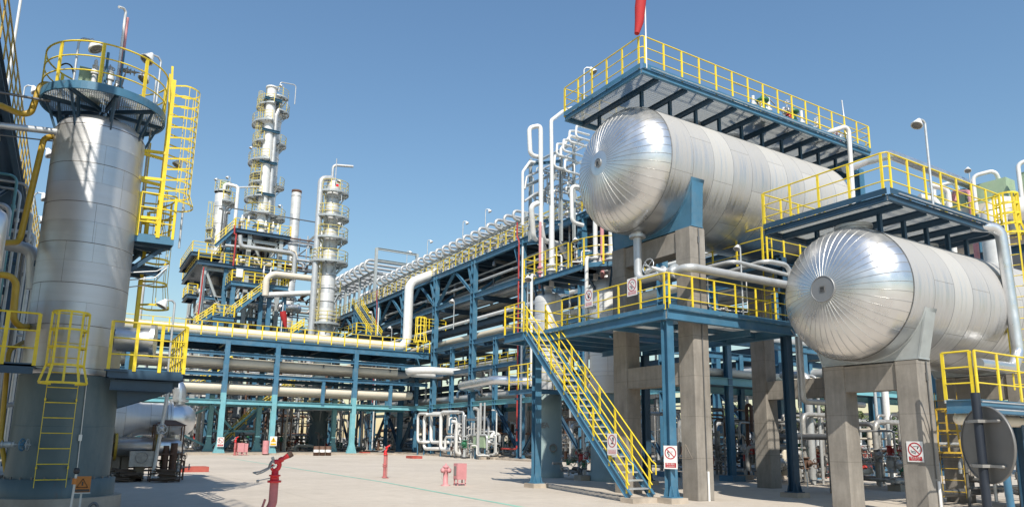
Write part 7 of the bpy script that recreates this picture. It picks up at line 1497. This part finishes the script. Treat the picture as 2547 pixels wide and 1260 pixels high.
# white inverted U pipes in front of the rack
for i, (x0, x1, yt, yb, X, r) in enumerate(((1056,1100,1030,1115,31.2,.17),(1073,1118,1027,1099,31.6,.17),(1097,1140,1024,1117,30.8,.17),(1040,1062,1028,1098,31.0,.14),(1122,1143,1097,1118,31.0,.12))):
    a = at(x0,yt,x=X); b = at(x0-1,yb,x=X); c = at(x1,yt,x=X); d = at(x1-6,yb,x=X); mb = MB(); mb.tube([c,a,b,d,(d.x+1.0,d.y,d.z)], r, 10, bend=.5); solid('hairpin_pipe', ['left','second','right','far left','small low'][i]+' white hairpin pipe standing before the rack behind the yard', 'pipe', mb, 'pipe_white', a, 'white hairpin pipes before the rack')
    mb = MB(); mb.cyl((b.x,b.y,0),(b.x,b.y,b.z), .07, n=6); solid('pipe_stand', 'thin blue stand under the '+['left','second','right','far left','small low'][i]+' white hairpin pipe', 'pipe stand', mb, 'blue_steel', (b.x,b.y,0), 'blue stands under the hairpin pipes')
# equipment at the left: exchangers, cage of scaffold frames, timber
a = at(290,1040,y=31); b = at(488,1046,y=31); HZ_ = at(450,1043,y=31).z; Rr = .62
t = thing('heat_exchanger', 'large silver horizontal exchanger with rounded head behind the big left tower', 'heat exchanger', ((a.x+b.x)/2,31,HZ_)); xe = b.x-.45
mb = MB(); mb.lathe((a.x-2.5,31,HZ_), (1,0,0), [(0,.95),(2.6,.95),(3.3,Rr),(xe-a.x+2.5-.55,Rr)], 40); part('shell', mb, 'column_jacket', t)
mb = MB(); mb.lathe((xe-.6,31,HZ_), (1,0,0), [(0,Rr),(.45,Rr+.02),(.75,Rr*.88),(.95,Rr*.6),(1.05,.01)], 40); part('end_head', mb, 'elbow_sheet', t)
mb = MB(); mb.cyl((xe-.66,31,HZ_),(xe-.58,31,HZ_), Rr+.1, n=36); mb.cyl((xe-.55,31,HZ_),(xe-.47,31,HZ_), Rr+.1, n=36); part('flange_ring', mb, 'galvanised', t)
mb = MB(); mb.tube([(xe-.25,31,HZ_+Rr-.05),(xe-.25,31,HZ_+Rr+.75),(xe-.9,31.4,HZ_+Rr+.95),(xe-3.5,32,HZ_+Rr+.95)], .24, 18, bend=.42, seg=8); flange(mb, (xe-.25,31,HZ_+Rr+.12), (0,0,1), .36, .09, 24); part('elbow_nozzle', mb, 'elbow_sheet', t)
mb = MB(); mb.cyl((xe-.25,31,HZ_-Rr-.5),(xe-.25,31,HZ_-Rr+.1), .26, n=18); flange(mb, (xe-.25,31,HZ_-Rr-.5), (0,0,1), .40, .08, 24); part('bottom_nozzle', mb, 'elbow_sheet', t)
for xx in (xe-2.2, a.x+.4): mb = MB(); mb.box(xx-.15,30.5,0,xx+.15,31.5,HZ_-Rr+.15); part('saddle', mb, 'plinth_concrete', t)
z2 = at(430,1110,y=30.4).z; x2 = at(458,1110,y=30.4).x
t = thing('heat_exchanger', 'smaller silver exchanger low on the ground below the large one', 'heat exchanger', (2.2,30.4,z2)); mb = MB(); mb.lathe((-.6,30.4,z2), (1,0,0), [(0,.01),(0,.52),(1.9,.52),(1.9,.36),(x2+.6-.5,.34),(x2+.6-.25,.30),(x2+.6-.05,.16),(x2+.6,.01)], 32); part('shell', mb, 'elbow_sheet', t)
mb = MB()
for xx in (1.35,1.55,2.9): mb.cyl((xx,30.4,z2),(xx+.09,30.4,z2), .50, n=28)
part('flange_ring', mb, 'shaded_yellow_paint', t)
mb = MB(); mb.box(2.3,30.1,0,2.6,30.7,z2-.3); mb.box(1.0,30.1,0,1.3,30.7,z2-.4); part('saddle', mb, 'plinth_concrete', t)
mb = MB(); valve(mb, (3.75,30.2,.5), (0,0,1), .07, (1,0,0), .3, .12); mb.cyl((3.75,30.2,0),(3.75,30.2,z2-.2), .04, n=8); part('drain_valve', mb, 'valve_steel', t)
mb = MB(); mb.box(2.05,29.7,.55,2.9,30.0,1.1); t = solid('valve_box', 'crumpled silver wrapped valve box in front of the low exchanger', 'valve box', mb, 'valve_steel', (2.4,29.7,.5))
mb = MB(); wheel(mb, (2.45,29.62,.88), (0,-1,0), .20, 16, 5, .016); part('hand_wheel', mb, 'valve_steel', t)
manifold('small valves and drains at the foot of the exchangers', .6, 4.0, 30.2, 31.2, 1.1, 16, 51, (.02,.05), ('valve_steel','dark_pipe','dark_pipe','rust_steel'), valves=.6, wr=.10)
p = at(405,905,y=29.6); mb = MB(); mb.cyl((p.x+.05,29.6,.2),(p.x+.35,29.6,p.z+.1), .07, n=10); valve(mb, (p.x+.15,29.5,1.9), (0,0,1), .08, (0,-1,0), .3, .17); solid('riser_pipe', 'slanting silver pipe with a wheel valve in front of the large exchanger', 'pipe', mb, 'galvanised', (p.x,29.6,.2))
# dark frame rack
f0 = at(372,1197,z=0); t = thing('bottle_rack', 'dark rusty steel frame rack standing beside the silver exchanger', 'rack', (f0.x+.45,f0.y,0)); w = 1.0; hh = 2.05
for aa in (0,w):
    for bb in (0,.7):
        mb = MB(); mb.bar((f0.x+aa,f0.y+bb,0),(f0.x+aa,f0.y+bb,hh), .045, .045); part('upright', mb, 'rust_steel', t)
mb = MB()
for zz in (.05,1.0,hh):
    mb.bar((f0.x,f0.y,zz),(f0.x+w,f0.y,zz), .04, .04); mb.bar((f0.x,f0.y+.7,zz),(f0.x+w,f0.y+.7,zz), .04, .04); mb.bar((f0.x,f0.y,zz),(f0.x,f0.y+.7,zz), .04, .04); mb.bar((f0.x+w,f0.y,zz),(f0.x+w,f0.y+.7,zz), .04, .04)
part('cross_rail', mb, 'rust_steel', t)
mb = MB(); mb.add([(f0.x-.05,f0.y-.05,hh),(f0.x+w+.1,f0.y-.05,hh),(f0.x+w+.1,f0.y+.75,hh),(f0.x-.05,f0.y+.75,hh),(f0.x+.3,f0.y+.35,hh+.2),(f0.x+w-.3,f0.y+.35,hh+.2)], [(0,1,5,4),(1,2,5),(2,3,4,5),(3,0,4),(3,2,1,0)]); part('roof', mb, 'rust_steel', t)
mb = MB(); mb.cyl((f0.x+.75,f0.y+.3,.05),(f0.x+.75,f0.y+.3,1.4), .12, n=12); mb.cyl((f0.x+.48,f0.y+.35,.05),(f0.x+.48,f0.y+.35,1.3), .11, n=12); solid('gas_bottle', 'pair of dark gas bottles inside the rusty frame rack', 'gas bottles', mb, 'rust_steel', (f0.x+.7,f0.y+.3,.05))
rn = random.Random(9)
for nm, lb, cx_, cy_, n, L_ in (('timber_pile','loose pile of dark brown timbers on the ground by the exchanger',f0.x-.75,f0.y+.1,26,1.1),('timber_pile','stack of dark brown boards in front of the rusty frame rack',f0.x+.45,f0.y-.45,24,.9)):
    mb = MB()
    for k in range(n):
        zz = .04+.42*(k/n); sp = (1-k/n*.65); xx = cx_+rn.uniform(-.42,.42)*sp; yy = cy_+rn.uniform(-.3,.3)*sp; a_ = rn.uniform(-.35,.35) if 'loose' in lb else rn.uniform(-.08,.08); d = Vector((math.cos(a_),math.sin(a_),rn.uniform(-.22,.1)))*L_*(.4+.3*rn.random()); c = Vector((xx,yy,max(.05,zz))); p_, q_ = c-d/2, c+d/2; p_.z = max(.03,p_.z); q_.z = max(.03,q_.z); mb.bar(p_, q_, .10, .045)
    solid(nm, lb, 'timber', mb, 'brown_timber', (cx_,cy_,0))
# bollard with orange sign at the bottom left
c = at(190,1175,y=13.2); t = thing('marker_post', 'slim marker post with black knob and orange collar in front of the left tower', 'post', (c.x,13.2,0)); mb = MB(); mb.cyl((c.x-.04,13.2,0),(c.x,13.2,c.z), .018, n=10); part('post', mb, 'grey_steel', t)
mb = MB(); mb.lathe((c.x,13.2,c.z+.03), (0,0,1), [(-.05,0),(-.045,.03),(-.02,.045),(.02,.045),(.045,.03),(.05,0)], 14); part('knob', mb, 'black_rubber', t)
mb = MB(); mb.cyl((c.x-.012,13.2,c.z-.17),(c.x-.008,13.2,c.z-.08), .035, n=12); part('collar', mb, 'orange_sign', t)
c = at(205,1203,y=14.2); t = thing('warning_sign', 'small orange warning board with a dark triangle beside the marker post', 'sign', (c.x,14.2,0)); mb = MB(); mb.box(c.x-.12,14.2,c.z-.13,c.x+.12,14.22,c.z+.13); part('panel', mb, 'orange_sign', t)
mb = MB(); mb.tube([(c.x-.08,14.195,c.z-.05),(c.x,14.195,c.z+.09),(c.x+.08,14.195,c.z-.05)], .01, 4, closed=True); mb.box(c.x-.01,14.192,c.z-.02,c.x+.01,14.198,c.z+.04); mb.box(c.x-.11,14.192,c.z-.12,c.x+.11,14.198,c.z-.08); part('pictogram', mb, 'sign_black', t)
mb = MB(); mb.bar((c.x,14.24,0),(c.x,14.24,c.z+.1), .03, .03); mb.box(c.x-.13,14.18,c.z-.15,c.x+.13,14.24,c.z-.135); part('post', mb, 'grey_steel', t)
mb = MB(); a = at(232,1240,y=17.3); mb.tube([(a.x-.05,17.3,0),(a.x-.05,17.3,.25),(a.x+.02,17.3,.33),(a.x+.09,17.3,.25),(a.x+.09,17.3,0)], .03, 8, bend=.06); solid('vent_loop', 'small grey hooped vent pipe at the foot of the left tower foundation', 'pipe', mb, 'dark_pipe', (a.x,17.3,0))

# ================================================================ SIGNS
def psign(label, c, n, w, h, cap, kind, faded=False):
    """white board, red prohibition ring and bar, black pictogram, red caption block with white lettering"""
    c = Vector(c); n = Vector(n).normalized(); r = Vector((-n.y, n.x, 0)); u = Vector((0,0,1)); t = thing('prohibition_sign', label, 'sign', c, 'white prohibition signs')
    def pt(a, b, o): return c+r*(a*w)+u*(b*h)+n*o
    mb = MB(); mb.poly([pt(-.5,-.5,0),pt(.5,-.5,0),pt(.5,.5,0),pt(-.5,.5,0)], n*.006); part('panel', mb, 'sign_white', t)
    R1 = .43*w; cc = c+u*(h*.5-R1-.05*h); mb = MB(); N_ = 32; vs = []
    for k in range(N_):
        a = 2*math.pi*k/N_; d = r*math.cos(a)+u*math.sin(a); vs += [cc+d*R1+n*.009, cc+d*R1*.83+n*.009]
    mb.add(vs, [(2*k,2*((k+1)%N_),2*((k+1)%N_)+1,2*k+1) for k in range(N_)]); d = (r*-.707+u*.707); e = (r*.707+u*.707); mb.add([cc+d*R1*.85+e*R1*.07+n*.0105,cc+d*R1*.85-e*R1*.07+n*.0105,cc-d*R1*.85-e*R1*.07+n*.0105,cc-d*R1*.85+e*R1*.07+n*.0105], [(0,1,2,3)]); part('ring_and_bar', mb, 'faded_sign_red' if faded else 'sign_red', t)
    mb = MB(); q = lambda a,b: cc+r*(a*R1)+u*(b*R1)+n*.008
    if kind == 'match':
        mb.add([q(.28,.1),q(.42,.05),q(.62,.42),q(.5,.5)], [(0,1,2,3)]); mb.tube([q(-.2,.42),q(.1,.45),q(.45,.42)], R1*.03, 4); mb.tube([q(-.55,-.05),q(-.5,-.2),q(.0,-.3),q(.15,-.45)], R1*.035, 4); mb.tube([q(-.5,-.35),q(.1,-.6)], R1*.03, 4)
    elif kind == 'boot':
        mb.add([q(.05,.55),q(.45,.6),q(.4,.0),q(.2,-.1)], [(0,1,2,3)]); mb.add([q(-.35,-.45),q(.15,-.5),q(.2,-.1),q(-.05,-.2)], [(0,1,2,3)])
    elif kind == 'cigarette':
        mb.add([q(.3,.1),q(.4,.08),q(.55,.5),q(.45,.5)], [(0,1,2,3)]); mb.tube([q(-.1,.5),q(.2,.52)], R1*.05, 4); mb.tube([q(-.5,-.1),q(-.1,-.2),q(.1,-.45)], R1*.06, 4); mb.tube([q(-.3,-.5),q(.1,-.55)], R1*.04, 4)
    elif kind == 'phone':
        mb.add([q(.0,.55),q(.3,.4),q(.35,-.1),q(.1,.1)], [(0,1,2,3)]); mb.add([q(-.35,.1),q(.1,.1),q(.2,-.5),q(-.2,-.6)], [(0,1,2,3)])
    elif kind == 'flame':
        mb.add([q(-.55,.25),q(-.35,.3),q(-.3,.0),q(-.55,-.1)], [(0,1,2,3)]); mb.tube([q(-.45,-.05),q(-.2,-.3),q(-.3,-.6)], R1*.08, 4); mb.tube([q(.1,.4),q(.2,.0),q(.4,.3)], R1*.025, 4)
    part('pictogram', mb, 'sign_black', t)
    mb = MB(); mb.add([pt(-.40,-.44,.009),pt(.40,-.44,.009),pt(.40,-.24,.009),pt(-.40,-.24,.009)], [(0,1,2,3)]); cp = part('caption_block', mb, 'faded_caption' if faded else 'sign_red', t)
    mb = MB(); put_text(mb, cap[0], h*.10, pt(0,-.30,0), r, u, n, .0105, w*.7); put_text(mb, cap[1], h*.06, pt(0,-.395,0), r, u, n, .0105, w*.72); part('lettering', mb, 'sign_white', cp)
    return t
c = at(2276,1122,x=17.58); a = at(2250,1096,x=17.58); b = at(2295,1148,x=17.58); psign('white prohibition sign with a match pictogram fixed to the short concrete column', (17.585,c.y,c.z), (-1,0,0), abs(a.y-b.y)*1.0, (a.z-b.z)*1.0, ('禁止带火种','NO KINDLING'), 'match')
yy = 14.98; c = at(1668,1136,x=14.56); psign('white prohibition sign strapped low on the blue column at the stair foot', (14.56,c.y,c.z), (-.9,-.4,0), .40, .64, ('禁止烟火','NO BURNING'), 'flame')
c = at(1524,1104,x=13.60); psign('white prohibition sign with a boot, hung on the stair handrail', (13.58,c.y,c.z), (-1,0,0), .43, .62, ('禁止穿带钉鞋','NO PUTTING ON SPIKES'), 'boot', True)
c = at(1573,713,x=14.48); psign('white no smoking sign on the service platform railing by the outlet valve', (14.47,c.y,c.z), (-1,0,0), .46, .56, ('禁止吸烟','NO SMOKING'), 'cigarette', True)
c = at(1465,741,x=14.48); psign('white prohibition sign with a dark handset, left of the no smoking sign', (14.47,c.y,c.z), (-1,0,0), .42, .60, ('禁止打手机','NO MOBILES'), 'phone', True)
c = at(549,1098,y=69.5); t = psign('small distant prohibition sign on the left front column of the pipe bridge', (c.x,69.6,c.z), (0,-1,0), .58, .85, ('禁止烟火','NO BURNING'), 'flame')
c = at(680,1096,y=69.6); t = thing('warning_sign', 'white sign with a yellow warning triangle on the middle bridge column', 'sign', (c.x,69.6,c.z)); mb = MB(); mb.box(c.x-.32,69.6,c.z-.44,c.x+.32,69.64,c.z+.44); part('panel', mb, 'sign_white', t)
mb = MB(); mb.add([(c.x-.26,69.59,c.z-.08),(c.x+.26,69.59,c.z-.08),(c.x,69.59,c.z+.38)], [(0,1,2)]); mb.add([(c.x-.26,69.59,c.z-.38),(c.x+.26,69.59,c.z-.38),(c.x+.26,69.59,c.z-.2),(c.x-.26,69.59,c.z-.2)], [(0,1,2,3)]); part('triangle', mb, 'sign_yellow', t)
mb = MB(); mb.bar((c.x,69.585,c.z+.07),(c.x,69.585,c.z+.25), .05, .01, up=(0,1,0)); mb.bar((c.x,69.585,c.z-.03),(c.x,69.585,c.z+.02), .05, .01, up=(0,1,0)); part('exclamation', mb, 'sign_black', t)
# unseen upper decks added to the left structure to throw shade into view
for (x0,y0,x1,y1,zz) in ((-7.5,11.2,-2.9,17.3,18.6),(-8.0,.3,-2.2,8.6,13.6)):
    mb = MB(); mb.box(x0,y0,zz,x1,y1,zz+.08); mb.chan((x1,y0,zz-.1),(x1,y1,zz-.1), .3, .08, .015); u = part('upper_shade_deck', mb, 'dark_blue_steel', LS)
    mb = MB(); rail(mb, [(x0,y1,zz+.08),(x1,y1,zz+.08),(x1,y0,zz+.08)], sp=.9, post=.07); part('railing', mb, 'shaded_yellow_paint', u)
    for xx in (x0+.3, x1-.3):
        for yy in (y0+.2, y1-.2):
            mb = MB(); mb.ib((xx,yy,0),(xx,yy,zz), .26, .26, .02, up=(0,1,0)); part('column', mb, 'dark_blue_steel', LS)
